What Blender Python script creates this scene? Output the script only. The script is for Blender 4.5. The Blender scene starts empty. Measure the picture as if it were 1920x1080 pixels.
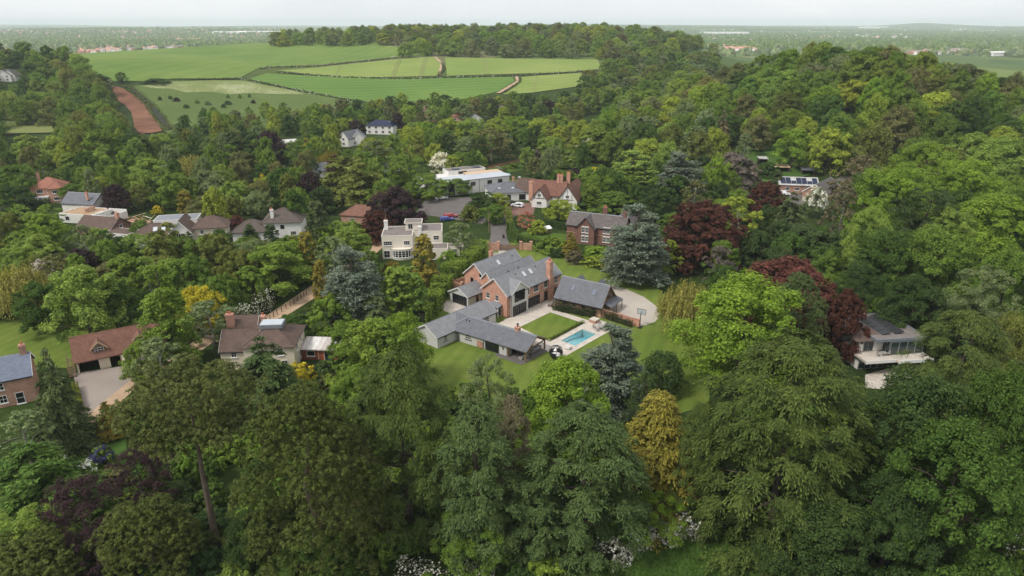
import bpy, math, random
import numpy as np
from mathutils import Vector, Matrix, geometry

# ------------------------------------------------------------------ camera, sky, sun, exposure
SC = bpy.context.scene
COL = SC.collection
FPX, CAMH = 1280.0, 60.0
PITCH = math.atan(495 / FPX)
cam_d = bpy.data.cameras.new('camera'); cam = bpy.data.objects.new('camera', cam_d); COL.objects.link(cam)
cam_d.sensor_width = 36.0; cam_d.lens = 36.0 * FPX / 1920; cam_d.clip_start = 1.0; cam_d.clip_end = 40000
cam.location = (0, 0, CAMH); cam.rotation_euler = (math.pi / 2 - PITCH, 0, 0)
SC.camera = cam
SUN_EL, SUN_AZ = math.radians(52), math.radians(235)      # azimuth of the sun, clockwise from +Y
w = bpy.data.worlds.new('World'); SC.world = w; w.use_nodes = True
nt = w.node_tree; nt.nodes.clear()
out = nt.nodes.new('ShaderNodeOutputWorld'); bg = nt.nodes.new('ShaderNodeBackground'); bg.inputs['Strength'].default_value = 0.1
sky = nt.nodes.new('ShaderNodeTexSky'); sky.sky_type = 'NISHITA'; sky.sun_disc = False
sky.sun_elevation = SUN_EL; sky.sun_rotation = SUN_AZ; sky.air_density = 1.0; sky.dust_density = 3.0
tc = nt.nodes.new('ShaderNodeTexCoord'); mp = nt.nodes.new('ShaderNodeMapping'); mp.inputs['Scale'].default_value = (1, 1, 3.5)
no = nt.nodes.new('ShaderNodeTexNoise'); no.inputs['Scale'].default_value = 2.2; no.inputs['Detail'].default_value = 5
cr = nt.nodes.new('ShaderNodeValToRGB')
cr.color_ramp.elements[0].position = .3; cr.color_ramp.elements[0].color = (7.5, 7.75, 8.05, 1)
cr.color_ramp.elements[1].position = .7; cr.color_ramp.elements[1].color = (9.5, 9.55, 9.6, 1)
mx = nt.nodes.new('ShaderNodeMix'); mx.data_type = 'RGBA'; mx.inputs[0].default_value = .9
nt.links.new(tc.outputs['Generated'], mp.inputs['Vector']); nt.links.new(mp.outputs[0], no.inputs['Vector'])
nt.links.new(no.outputs['Fac'], cr.inputs['Fac']); nt.links.new(sky.outputs[0], mx.inputs[6]); nt.links.new(cr.outputs[0], mx.inputs[7])
nt.links.new(mx.outputs[2], bg.inputs['Color']); nt.links.new(bg.outputs[0], out.inputs['Surface'])
sl = bpy.data.lights.new('sun', 'SUN'); sl.energy = 2.3; sl.angle = math.radians(12); sl.color = (1.0, .96, .9)
so = bpy.data.objects.new('sun', sl); COL.objects.link(so)
sd = Vector((math.sin(SUN_AZ) * math.cos(SUN_EL), math.cos(SUN_AZ) * math.cos(SUN_EL), math.sin(SUN_EL)))
so.rotation_euler = (-sd).to_track_quat('-Z', 'Y').to_euler(); so.location = (0, 0, 300)
SC.view_settings.view_transform = 'Standard'; SC.view_settings.look = 'None'
SC.view_settings.exposure = 0.28; SC.view_settings.gamma = 1.0; SC.view_settings.use_curve_mapping = False
cy = SC.cycles
cy.max_bounces = 6; cy.diffuse_bounces = 3; cy.glossy_bounces = 2; cy.transmission_bounces = 3; cy.transparent_max_bounces = 6
cy.volume_bounces = 2; cy.caustics_reflective = False; cy.caustics_refractive = False
cy.use_denoising = True

# ------------------------------------------------------------------ terrain and picture rays
CP, SP = math.cos(PITCH), math.sin(PITCH)
def sstep(a, b, x):
    t = np.clip((np.asarray(x, float) - a) / (b - a), 0, 1)
    return t * t * (3 - 2 * t)
def HT(x, y):
    x = np.asarray(x, float); y = np.asarray(y, float)
    # field hill with the wood on its crest
    hill = (26 * sstep(470, 770, y) + 17 * sstep(740, 940, y) * (.42 + .58 * sstep(-360, -110, x))) * (1 - sstep(1040, 1420, y))
    mask = sstep(-980, -330, x) * (1 - sstep(130, 400, x - (y - 900) * .15))
    z = hill * mask
    # wooded hill to the right
    rr = 33 * sstep(232, 375, y + .10 * (x - 180)) * (1 - sstep(400, 640, y)) * sstep(45, 190, x) * (1 - .72 * sstep(165, 320, x))
    z = z + rr
    # bank to the left
    z = z + 19 * np.exp(-((x + 430) / 150) ** 2 - ((y - 590) / 150) ** 2)
    # far country
    far = sstep(4500, 9500, y)
    z = z + far * (34 + 15 * np.sin(x / 1900 + 1.0) + 9 * np.sin(x / 830 + .3) + 5 * np.sin(x / 370)) - 6 * sstep(1200, 1700, y) * (1 - far)
    z = z + 34 * np.exp(-((x + 2500) / 1500) ** 2 - ((y - 5200) / 1300) ** 2)
    z = z + 45 * np.exp(-((x - 5350) / 420) ** 2 - ((y - 9300) / 700) ** 2)
    z = z + 1.2 * np.sin(x / 61 + .5) * np.sin(y / 73) * sstep(260, 420, y)
    return z
def hz(x, y): return float(HT(x, y))
_T = np.geomspace(20, 16000, 4000)
def ray(u, v):
    a = (u - 960) / FPX; b = (540 - v) / FPX
    return np.array((a, CP + b * SP, -SP + b * CP))
def hit(u, v, h=0.0):
    """where the sight line through photograph pixel (u, v) comes down to h metres above the terrain"""
    d = ray(u, v); X = d[0] * _T; Y = d[1] * _T; Z = CAMH + d[2] * _T
    g = Z - HT(X, Y) - h
    k = np.argmax(g <= 0)
    if g[k] > 0: k = len(_T) - 1
    if k == 0: t = _T[0]
    else:
        f = g[k - 1] / (g[k - 1] - g[k] + 1e-9); t = _T[k - 1] + f * (_T[k] - _T[k - 1])
    x, y = d[0] * t, d[1] * t
    return float(x), float(y), hz(x, y), float(t)
def proj(x, y, z):
    dz = z - CAMH; dep = y * CP - dz * SP
    return 960 + FPX * x / dep, 540 - FPX * (y * SP + dz * CP) / dep, dep

# ------------------------------------------------------------------ materials
MATS = {}
def srgb(r, g, b):
    f = lambda c: (c / 255 / 12.92) if c <= 10 else ((c / 255 + .055) / 1.055) ** 2.4
    return (f(r), f(g), f(b), 1)
def new_mat(name):
    m = bpy.data.materials.new(name); m.use_nodes = True
    MATS[name] = m
    return m, m.node_tree, m.node_tree.nodes['Principled BSDF']
def N(t, typ, **k):
    n = t.nodes.new(typ)
    for a, b in k.items(): setattr(n, a, b)
    return n
def ramp(t, fac, stops):
    r = N(t, 'ShaderNodeValToRGB'); e = r.color_ramp.elements
    while len(e) < len(stops): e.new(.5)
    for i, (p, c) in enumerate(stops):
        e[i].position = p; e[i].color = (*c[:3], 1)
    t.links.new(fac, r.inputs[0]); return r.outputs[0]
def mixc(t, fac, a, b, mode='MIX'):
    m = N(t, 'ShaderNodeMix', data_type='RGBA', blend_type=mode)
    for sock, val in ((m.inputs[0], fac), (m.inputs[6], a), (m.inputs[7], b)):
        if isinstance(val, (int, float)): sock.default_value = val
        elif isinstance(val, tuple): sock.default_value = (*val[:3], 1)
        else: t.links.new(val, sock)
    return m.outputs[2]
def coord(t, kind='Object', scale=1.0):
    c = N(t, 'ShaderNodeTexCoord')
    if scale == 1.0: return c.outputs[kind]
    m = N(t, 'ShaderNodeMapping'); m.inputs['Scale'].default_value = scale if isinstance(scale, tuple) else (scale,) * 3
    t.links.new(c.outputs[kind], m.inputs[0]); return m.outputs[0]
def noise(t, vec, scale, detail=4, rough=.55):
    n = N(t, 'ShaderNodeTexNoise'); n.inputs['Scale'].default_value = scale; n.inputs['Detail'].default_value = detail
    n.inputs['Roughness'].default_value = rough; t.links.new(vec, n.inputs['Vector']); return n.outputs['Fac']
def bump(t, b, fac, strength=.3, dist=.05):
    n = N(t, 'ShaderNodeBump'); n.inputs['Strength'].default_value = strength; n.inputs['Distance'].default_value = dist
    t.links.new(fac, n.inputs['Height']); t.links.new(n.outputs[0], b.inputs['Normal'])
def plain(name, col, rough=.7, var=.25, scale=1.5, metal=0, spec=.3):
    m, t, b = new_mat(name)
    f = noise(t, coord(t), scale)
    c = np.array(col[:3])
    t.links.new(ramp(t, f, [(.3, tuple(c * (1 - var))), (.7, tuple(np.minimum(c * (1 + var), 1)))]), b.inputs['Base Color'])
    b.inputs['Roughness'].default_value = rough; b.inputs['Metallic'].default_value = metal
    b.inputs['Specular IOR Level'].default_value = spec
    return m
def mottled(name, stops, scales=(.2, 3), rough=.9, bmp=0, mixf=.5, kind='Object'):
    """two noise octaves driving one ramp"""
    m, t, b = new_mat(name); v = coord(t, kind)
    a = noise(t, v, scales[0], 5); c = noise(t, v, scales[1], 6, .7)
    f = N(t, 'ShaderNodeMix', data_type='FLOAT'); f.inputs[0].default_value = mixf
    t.links.new(a, f.inputs[2]); t.links.new(c, f.inputs[3])
    t.links.new(ramp(t, f.outputs[0], stops), b.inputs['Base Color'])
    b.inputs['Roughness'].default_value = rough; b.inputs['Specular IOR Level'].default_value = .15
    if bmp: bump(t, b, c, .6, bmp)
    return m
def coursed(name, c1, c2, mortar, bw, bh, msize, rough=.75, var=.35, offset=.5, bmp=.012, spec=.3):
    """bricks, slates or tiles in courses, laid out in metres on the face"""
    m, t, b = new_mat(name); uv = coord(t, 'UV')
    br = N(t, 'ShaderNodeTexBrick'); br.offset = offset
    br.inputs['Color1'].default_value = (*c1[:3], 1); br.inputs['Color2'].default_value = (*c2[:3], 1); br.inputs['Mortar'].default_value = (*mortar[:3], 1)
    br.inputs['Scale'].default_value = 1; br.inputs['Brick Width'].default_value = bw; br.inputs['Row Height'].default_value = bh
    br.inputs['Mortar Size'].default_value = msize; br.inputs['Bias'].default_value = 0
    t.links.new(uv, br.inputs['Vector'])
    n1 = noise(t, uv, .8, 5, .65); n2 = noise(t, uv, 6, 4, .7)
    k = ramp(t, n1, [(.25, (1 - var,) * 3), (.75, (1 + var * .6,) * 3)])
    k2 = ramp(t, n2, [(.25, (1 - var * .7,) * 3), (.75, (1 + var * .4,) * 3)])
    c = mixc(t, 1.0, br.outputs['Color'], k, 'MULTIPLY'); c = mixc(t, 1.0, c, k2, 'MULTIPLY')
    t.links.new(c, b.inputs['Base Color']); b.inputs['Roughness'].default_value = rough; b.inputs['Specular IOR Level'].default_value = spec
    bump(t, b, br.outputs['Fac'], .5, -bmp)
    return m
coursed('brick', srgb(210, 150, 122), srgb(186, 120, 96), srgb(198, 180, 165), .23, .075, .01, .85)
coursed('brick_dark', srgb(140, 92, 78), srgb(112, 72, 62), srgb(130, 115, 105), .23, .075, .01, .85)
coursed('brick_pale', srgb(190, 140, 115), srgb(165, 112, 90), srgb(185, 165, 150), .23, .075, .01, .85)
coursed('slate', srgb(139, 139, 141), srgb(128, 129, 132), srgb(108, 109, 112), .32, .22, .012, .6, .24)
coursed('slate_dark', srgb(110, 112, 118), srgb(99, 101, 108), srgb(78, 80, 86), .32, .22, .012, .6, .26)
coursed('slate_blue', srgb(116, 124, 142), srgb(104, 112, 130), srgb(80, 86, 98), .32, .22, .012, .55, .15)
coursed('slate_old', srgb(118, 110, 106), srgb(92, 86, 84), srgb(70, 64, 62), .32, .22, .014, .75, .3)
coursed('tile_brown', srgb(118, 97, 86), srgb(98, 82, 74), srgb(72, 60, 54), .18, .12, .012, .85, .3)
coursed('tile_red', srgb(148, 106, 90), srgb(124, 86, 72), srgb(88, 64, 54), .18, .12, .012, .85, .3)
coursed('tile_orange', srgb(176, 124, 105), srgb(152, 102, 85), srgb(120, 72, 58), .18, .12, .012, .85, .25)
coursed('tile_grey', srgb(112, 98, 90), srgb(92, 82, 76), srgb(64, 58, 54), .18, .12, .012, .85, .3)
coursed('boards', srgb(200, 198, 194), srgb(192, 190, 187), srgb(150, 151, 152), .16, 30, .008, .6, .1, 0)
coursed('boards_brown', srgb(140, 112, 88), srgb(118, 94, 74), srgb(70, 56, 46), 6, .18, .012, .8, .25)
coursed('paving', srgb(202, 192, 180), srgb(190, 179, 167), srgb(158, 147, 135), .9, .6, .014, .6, .16)
mottled('gravel', [(.3, srgb(154, 145, 135)), (.55, srgb(174, 165, 154)), (.75, srgb(188, 179, 169))], (.12, 8), .95)
mottled('asphalt', [(.3, srgb(88, 83, 81)), (.7, srgb(112, 106, 103))], (.25, 5), .9)
mottled('courtyard_gravel', [(.3, srgb(132, 122, 114)), (.7, srgb(158, 147, 138))], (.15, 6), .95)
mottled('dirt_track', [(.3, srgb(150, 126, 104)), (.55, srgb(178, 152, 126)), (.75, srgb(196, 172, 146))], (.3, 4), .95)
mottled('meadow_grass', [(.25, (.060, .100, .018)), (.5, (.085, .125, .028)), (.7, (.115, .15, .042)), (.85, (.16, .18, .075))], (.02, .35), .95, .1)
mottled('flower_meadow', [(.36, (.12, .16, .04)), (.5, (.18, .21, .07)), (.6, (.32, .34, .19)), (.72, (.48, .48, .36))], (.03, .5), .95, .1)
mottled('pasture', [(.3, (.15, .18, .05)), (.7, (.23, .24, .085))], (.03, .4), .95)
mottled('rough_grass', [(.25, (.036, .075, .014)), (.5, (.055, .108, .018)), (.75, (.09, .14, .03))], (.08, 1.2), .95, .15)
mottled('leaf_litter', [(.3, (.05, .028, .012)), (.7, (.11, .06, .025))], (.5, 4), .95, .1)
plain('white_paint', (.78, .77, .74), .6, .05)
plain('cream_render', srgb(220, 211, 197), .85, .06, .6)
plain('pale_render', srgb(208, 196, 176), .85, .1, .6)
plain('white_render', srgb(220, 217, 212), .8, .05, .6)
plain('grey_paint', srgb(202, 200, 197), .6, .05)
plain('dark_frame', (.02, .021, .024), .45, .2)
plain('lead', srgb(120, 124, 130), .5, .12)
plain('flat_roof', srgb(118, 110, 106), .8, .15, .7)
plain('pale_roof', srgb(208, 204, 200), .7, .06, .5)
plain('zinc', srgb(176, 182, 188), .4, .06, .5)
plain('timber', srgb(128, 104, 84), .8, .25, 3)
plain('timber_pale', srgb(196, 168, 138), .8, .2, 2)
plain('timber_red', srgb(150, 82, 60), .75, .2, 2)
plain('timber_dark', srgb(62, 50, 44), .8, .25, 3)
plain('terracotta', srgb(190, 110, 80), .8, .15, 3)
plain('metal_dark', (.03, .03, .033), .4, .15)
plain('metal_grey', (.35, .36, .37), .35, .1, 2, .6)
plain('solar', (.012, .018, .05), .2, .2, 2)
plain('rattan', srgb(150, 145, 140), .8, .2, 6)
plain('cushion', (.72, .71, .69), .9, .05)
plain('blue_paint', srgb(40, 70, 110), .6, .15)
plain('car_white', (.75, .75, .76), .25, .03, 1, 0, .5)
plain('car_dark', (.02, .022, .03), .25, .1, 1, 0, .5)
plain('car_blue', srgb(40, 60, 130), .25, .1, 1, 0, .5)
plain('rubber', (.015, .015, .015), .9, .1)
plain('bark', (.07, .055, .042), .95, .35, 2)
plain('bark_pale', (.30, .28, .25), .9, .3, 2)
plain('bark_pine', (.12, .092, .068), .95, .3, 1.2)
plain('sky_glass', (.55, .57, .6), .12, .05, 1, 0, .6)
plain('corrugated', srgb(172, 170, 167), .6, .3, 1.2)
coursed('rusty_sheet', srgb(222, 218, 214), srgb(150, 132, 120), srgb(120, 108, 100), 1.0, 6, .03, .7, .3, 0)
m, t, b = new_mat('glass')
b.inputs['Base Color'].default_value = (.012, .014, .016, 1); b.inputs['Roughness'].default_value = .06; b.inputs['Specular IOR Level'].default_value = .6
nz = noise(t, coord(t), .9, 3); bump(t, b, nz, .08, .05)
m, t, b = new_mat('glass_green')
b.inputs['Base Color'].default_value = (.02, .035, .034, 1); b.inputs['Roughness'].default_value = .08; b.inputs['Specular IOR Level'].default_value = .7
# lawn with faint mowing bands
def lawn_mat(name, a, c, stripe, ang, amt, patch=.12):
    m, t, b = new_mat(name); v = coord(t)
    mp_ = N(t, 'ShaderNodeMapping'); mp_.inputs['Rotation'].default_value = (0, 0, ang); t.links.new(v, mp_.inputs[0])
    wv = N(t, 'ShaderNodeTexWave'); wv.inputs['Scale'].default_value = stripe; wv.inputs['Distortion'].default_value = 1.2; wv.inputs['Detail'].default_value = 2
    t.links.new(mp_.outputs[0], wv.inputs['Vector'])
    n1 = noise(t, v, patch, 5, .65); n2 = noise(t, v, 2.5, 5, .7)
    base = ramp(t, n1, [(.3, a), (.7, c)])
    k = ramp(t, n2, [(.3, (.78,) * 3), (.7, (1.18,) * 3)])
    s = ramp(t, wv.outputs['Fac'], [(.2, (1 - amt,) * 3), (.8, (1 + amt,) * 3)])
    c1 = mixc(t, 1.0, base, k, 'MULTIPLY'); c1 = mixc(t, 1.0, c1, s, 'MULTIPLY')
    t.links.new(c1, b.inputs['Base Color']); b.inputs['Roughness'].default_value = .95; b.inputs['Specular IOR Level'].default_value = .1
    bump(t, b, n2, .4, .04)
lawn_mat('lawn', (.088, .142, .020), (.150, .185, .036), .12, .3, .055)
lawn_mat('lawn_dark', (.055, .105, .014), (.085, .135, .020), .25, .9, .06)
lawn_mat('crop_green', (.095, .165, .030), (.165, .225, .050), .02, .2, .05, .012)
lawn_mat('crop_bright', (.150, .220, .046), (.235, .275, .075), .028, 1.2, .05, .012)
lawn_mat('crop_deep', (.082, .160, .030), (.130, .205, .042), .03, 1.45, .08, .012)
lawn_mat('bare_soil', srgb(96, 64, 48), srgb(134, 96, 76), .35, .95, .22, .05)
# ground: dark undergrowth nearby, patchwork country in the distance
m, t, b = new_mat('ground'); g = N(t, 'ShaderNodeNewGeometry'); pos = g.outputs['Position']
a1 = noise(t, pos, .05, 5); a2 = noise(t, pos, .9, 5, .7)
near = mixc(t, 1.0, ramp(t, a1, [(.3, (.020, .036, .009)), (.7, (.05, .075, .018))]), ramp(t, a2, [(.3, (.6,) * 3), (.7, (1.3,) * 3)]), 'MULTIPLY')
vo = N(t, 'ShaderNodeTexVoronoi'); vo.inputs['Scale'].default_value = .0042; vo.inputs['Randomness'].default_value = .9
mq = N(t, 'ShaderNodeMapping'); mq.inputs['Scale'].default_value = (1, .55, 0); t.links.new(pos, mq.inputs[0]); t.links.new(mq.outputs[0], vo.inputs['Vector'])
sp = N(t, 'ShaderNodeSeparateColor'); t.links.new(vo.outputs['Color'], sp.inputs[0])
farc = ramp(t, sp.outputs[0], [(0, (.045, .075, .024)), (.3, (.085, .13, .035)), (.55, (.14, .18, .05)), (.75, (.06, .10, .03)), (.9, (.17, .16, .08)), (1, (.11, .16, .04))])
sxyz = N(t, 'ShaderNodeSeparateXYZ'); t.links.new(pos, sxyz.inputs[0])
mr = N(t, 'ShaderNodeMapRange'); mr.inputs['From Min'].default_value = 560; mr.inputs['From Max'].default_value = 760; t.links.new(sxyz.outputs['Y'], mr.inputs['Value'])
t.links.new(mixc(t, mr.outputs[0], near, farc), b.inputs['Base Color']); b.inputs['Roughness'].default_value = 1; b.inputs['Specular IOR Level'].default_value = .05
# leaves: the hue is the tree's own (object colour), varied leaf by leaf and clump by clump
def leaf_mat(name, trans=.22, vr=.5, rough=.62, spec=.22, hue=.10):
    m, t, b = new_mat(name)
    oi = N(t, 'ShaderNodeObjectInfo'); at = N(t, 'ShaderNodeAttribute', attribute_name='rnd'); al = N(t, 'ShaderNodeAttribute', attribute_name='lob')
    k = ramp(t, at.outputs['Fac'], [(0, (1 - vr,) * 3), (1, (1 + vr,) * 3)])
    k2 = ramp(t, al.outputs['Fac'], [(0, (1 - hue * 1.2, 1 - hue * .9, 1 - hue)), (1, (1 + hue * 1.5, 1 + hue, 1 + hue * .3))])
    c = mixc(t, 1.0, oi.outputs['Color'], k, 'MULTIPLY'); c = mixc(t, 1.0, c, k2, 'MULTIPLY')
    t.links.new(c, b.inputs['Base Color']); b.inputs['Roughness'].default_value = rough; b.inputs['Specular IOR Level'].default_value = spec
    tr = N(t, 'ShaderNodeBsdfTranslucent'); c2 = mixc(t, 1.0, c, (1.25, 1.3, .6), 'MULTIPLY'); t.links.new(c2, tr.inputs['Color'])
    ms = N(t, 'ShaderNodeMixShader'); ms.inputs[0].default_value = trans
    o = [n for n in t.nodes if n.type == 'OUTPUT_MATERIAL'][0]
    t.links.new(b.outputs[0], ms.inputs[1]); t.links.new(tr.outputs[0], ms.inputs[2]); t.links.new(ms.outputs[0], o.inputs['Surface'])
leaf_mat('leaf', .40, .5, .7, .08, .12); leaf_mat('needle', .15, .5, .7, .08, .16); leaf_mat('blossom', .2, .2, .8, .1, .03)
# pool water
m, t, b = new_mat('pool_water')
t.nodes.remove(b); o = [n for n in t.nodes if n.type == 'OUTPUT_MATERIAL'][0]
tp = N(t, 'ShaderNodeBsdfTransparent'); tp.inputs[0].default_value = (.93, .98, .99, 1); gl = N(t, 'ShaderNodeBsdfGlossy'); gl.inputs['Roughness'].default_value = .03
fr = N(t, 'ShaderNodeFresnel'); fr.inputs['IOR'].default_value = 1.33; ms = N(t, 'ShaderNodeMixShader')
bp = N(t, 'ShaderNodeBump'); bp.inputs['Strength'].default_value = .1; bp.inputs['Distance'].default_value = .05; t.links.new(noise(t, coord(t), 3, 3), bp.inputs['Height'])
t.links.new(bp.outputs[0], fr.inputs['Normal']); t.links.new(bp.outputs[0], gl.inputs['Normal'])
t.links.new(fr.outputs[0], ms.inputs[0]); t.links.new(tp.outputs[0], ms.inputs[1]); t.links.new(gl.outputs[0], ms.inputs[2]); t.links.new(ms.outputs[0], o.inputs['Surface'])
va = N(t, 'ShaderNodeVolumeAbsorption'); va.inputs['Color'].default_value = (.12, .72, .80, 1); va.inputs['Density'].default_value = .32
t.links.new(va.outputs[0], o.inputs['Volume'])
coursed('pool_tile', srgb(214, 230, 228), srgb(206, 224, 224), srgb(150, 176, 178), .6, .6, .02, .5, .08)

# ------------------------------------------------------------------ object helpers
def tag(o, label=None, cat=None, group=None, kind=None):
    if label: o['label'] = label
    if cat: o['category'] = cat
    if group: o['group'] = group
    if kind: o['kind'] = kind
    return o
def face_uv(me):
    uv = me.uv_layers.new(name='UVMap').data
    co = [v.co for v in me.vertices]
    for p in me.polygons:
        n = p.normal
        ax = Vector((-n.y, n.x, 0)) if abs(n.z) < .999 else Vector((1, 0, 0))
        if ax.length < 1e-6: ax = Vector((1, 0, 0))
        ax.normalize(); ay = n.cross(ax)
        for li, vi in zip(p.loop_indices, p.vertices): uv[li].uv = (co[vi].dot(ax), co[vi].dot(ay))
def mesh_of(name, verts, faces, mat, uv=True, smooth=False):
    me = bpy.data.meshes.new(name); me.from_pydata([tuple(v) for v in verts], [], [tuple(f) for f in faces])
    if mat: me.materials.append(MATS[mat])
    me.update()
    if uv: face_uv(me)
    if smooth: me.polygons.foreach_set('use_smooth', [True] * len(me.polygons))
    return me
def link(name, me, parent=None, loc=(0, 0, 0), rz=0, scale=None, rot=None):
    o = bpy.data.objects.new(name, me); COL.objects.link(o)
    if parent: o.parent = parent
    o.location = loc; o.rotation_euler = rot if rot else (0, 0, rz)
    if scale: o.scale = scale
    return o
def add_box(V, F, x0, x1, y0, y1, z0, z1):
    k = len(V)
    V += [(x0, y0, z0), (x1, y0, z0), (x1, y1, z0), (x0, y1, z0), (x0, y0, z1), (x1, y0, z1), (x1, y1, z1), (x0, y1, z1)]
    F += [(k, k + 3, k + 2, k + 1), (k + 4, k + 5, k + 6, k + 7), (k, k + 1, k + 5, k + 4), (k + 1, k + 2, k + 6, k + 5), (k + 2, k + 3, k + 7, k + 6), (k + 3, k, k + 4, k + 7)]
def add_tube(V, F, pts, rads, seg=7):
    """tapered tube through points, capped"""
    k = len(V); pts = [Vector(p) for p in pts]; n = len(pts)
    for i, p in enumerate(pts):
        d = (pts[min(i + 1, n - 1)] - pts[max(i - 1, 0)]).normalized()
        a = d.cross(Vector((0, 0, 1)) if abs(d.z) < .9 else Vector((1, 0, 0))).normalized(); b_ = d.cross(a)
        for s in range(seg):
            q = 2 * math.pi * s / seg
            V.append(tuple(p + (a * math.cos(q) + b_ * math.sin(q)) * rads[i]))
    for i in range(n - 1):
        for s in range(seg):
            s2 = (s + 1) % seg
            F.append((k + i * seg + s, k + i * seg + s2, k + (i + 1) * seg + s2, k + (i + 1) * seg + s))
    F.append(tuple(k + s for s in range(seg))[::-1]); F.append(tuple(k + (n - 1) * seg + s for s in range(seg)))
def add_prism(V, F, prof, axis, a0, a1):
    """closed profile [(p, z)...] counter-clockwise, extruded along x or y"""
    k = len(V); n = len(prof)
    for a in (a0, a1):
        for p, z in prof: V.append((a, p, z) if axis == 'x' else (p, a, z))
    A = tuple(range(k, k + n)); B = tuple(range(k + n, k + 2 * n))
    flip = axis == 'y'
    F.append(A[::-1] if not flip else A); F.append(B if not flip else B[::-1])
    for i in range(n):
        j = (i + 1) % n; q = (k + i, k + j, k + n + j, k + n + i)
        F.append(q if not flip else q[::-1])
def sheet(name, pts, mat, off, step=None, holes=(), kind='structure', z=None, loc=None):
    """a polygon laid over the terrain; pts are world (x, y)"""
    pts = [Vector((p[0], p[1])) for p in pts]
    def dens(P):
        r = []
        for i, p in enumerate(P):
            q = P[(i + 1) % len(P)]; n = max(1, int((q - p).length / step)) if step else 1
            r += [p.lerp(q, k / n) for k in range(n)]
        return r
    vs = []; loops = []
    for P in [pts] + [[Vector(h[:2]) for h in H] for H in holes]:
        P = dens(P); loops.append(list(range(len(vs), len(vs) + len(P)))); vs += P
    if step:
        xs = [p.x for p in pts]; ys = [p.y for p in pts]
        for gx in np.arange(min(xs), max(xs), step):
            for gy in np.arange(min(ys), max(ys), step):
                vs.append(Vector((gx + .13 * step * math.sin(gy), gy + .11 * step * math.cos(gx))))
    edges = [(L[i], L[(i + 1) % len(L)]) for L in loops for i in range(len(L))]
    ov, oe, of, *_ = geometry.delaunay_2d_cdt(vs, edges, [], 0, 1e-4)
    def inside(p, P):
        c = False
        for i in range(len(P)):
            a, b_ = P[i], P[i - 1]
            if (a[1] > p[1]) != (b_[1] > p[1]) and p[0] < (b_[0] - a[0]) * (p[1] - a[1]) / (b_[1] - a[1]) + a[0]: c = not c
        return c
    fs = []
    for f in of:
        cx = sum(ov[i].x for i in f) / len(f); cy_ = sum(ov[i].y for i in f) / len(f)
        if inside((cx, cy_), pts) and not any(inside((cx, cy_), H) for H in holes): fs.append(tuple(f))
    X = np.array([p.x for p in ov]); Y = np.array([p.y for p in ov])
    Z = HT(X, Y) + off if z is None else np.full(len(X), z)
    me = mesh_of(name, list(zip(X, Y, Z)), fs, mat)
    if len(me.polygons) and me.polygons[0].normal.z < 0: me.flip_normals()
    o = link(name, me); tag(o, kind=kind); return o
def pix(L, h=0.0): return [hit(u, v, h)[:2] for u, v in L]

# ------------------------------------------------------------------ land
EO, ETH = (-1.0, 136.8), math.radians(49)            # the estate's own axes: a along the house, b to its left
def ES(a, b): return (EO[0] + a * math.cos(ETH) - b * math.sin(ETH), EO[1] + a * math.sin(ETH) + b * math.cos(ETH))
POOL = [(-1.5, -15.8), (6.0, -15.8), (6.0, -19.4), (-1.5, -19.4)]
pc = ES(2.2, -17.6)
def axis_lin(bands):
    r = []
    for a, b_, s in bands: r += list(np.arange(a, b_, s))
    return np.array(r + [bands[-1][1]])
gx = axis_lin([(-16000, -4000, 1500), (-4000, -1500, 250), (-1500, -700, 40), (-700, -60, 9), (-60, 80, 4), (80, 520, 9), (520, 1500, 40), (1500, 4000, 250), (4000, 16000, 600)])
gy = axis_lin([(-400, 0, 100), (0, 100, 10), (100, 160, 4), (160, 1250, 9), (1250, 2500, 50), (2500, 14000, 300)])
GX, GY = np.meshgrid(gx, gy); GZ = HT(GX, GY)
GZ = GZ - 2.2 * (1 - sstep(7, 11, np.hypot(GX - pc[0], GY - pc[1])))
nx, ny = len(gx), len(gy)
idx = np.arange(nx * ny).reshape(ny, nx)
quads = np.stack([idx[:-1, :-1], idx[:-1, 1:], idx[1:, 1:], idx[1:, :-1]], -1).reshape(-1, 4)
def big_mesh(name, V, Q, mat, attrs=None, smooth=False):
    me = bpy.data.meshes.new(name); k = Q.shape[1]
    me.vertices.add(len(V)); me.vertices.foreach_set('co', np.ascontiguousarray(V, np.float32).ravel())
    me.loops.add(Q.size); me.loops.foreach_set('vertex_index', np.ascontiguousarray(Q, np.int32).ravel())
    me.polygons.add(len(Q)); me.polygons.foreach_set('loop_start', np.arange(0, Q.size, k, dtype=np.int32))
    for key, val in (attrs or {}).items():
        a = me.attributes.new(key, 'FLOAT', 'FACE'); a.data.foreach_set('value', np.ascontiguousarray(val, np.float32))
    me.update(calc_edges=True); me.validate()
    if smooth: me.polygons.foreach_set('use_smooth', np.ones(len(Q), bool))
    if mat: me.materials.append(MATS[mat])
    return me
o = link('ground', big_mesh('ground', np.stack([GX, GY, GZ], -1).reshape(-1, 3), quads, 'ground', smooth=True)); tag(o, kind='structure')

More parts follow.
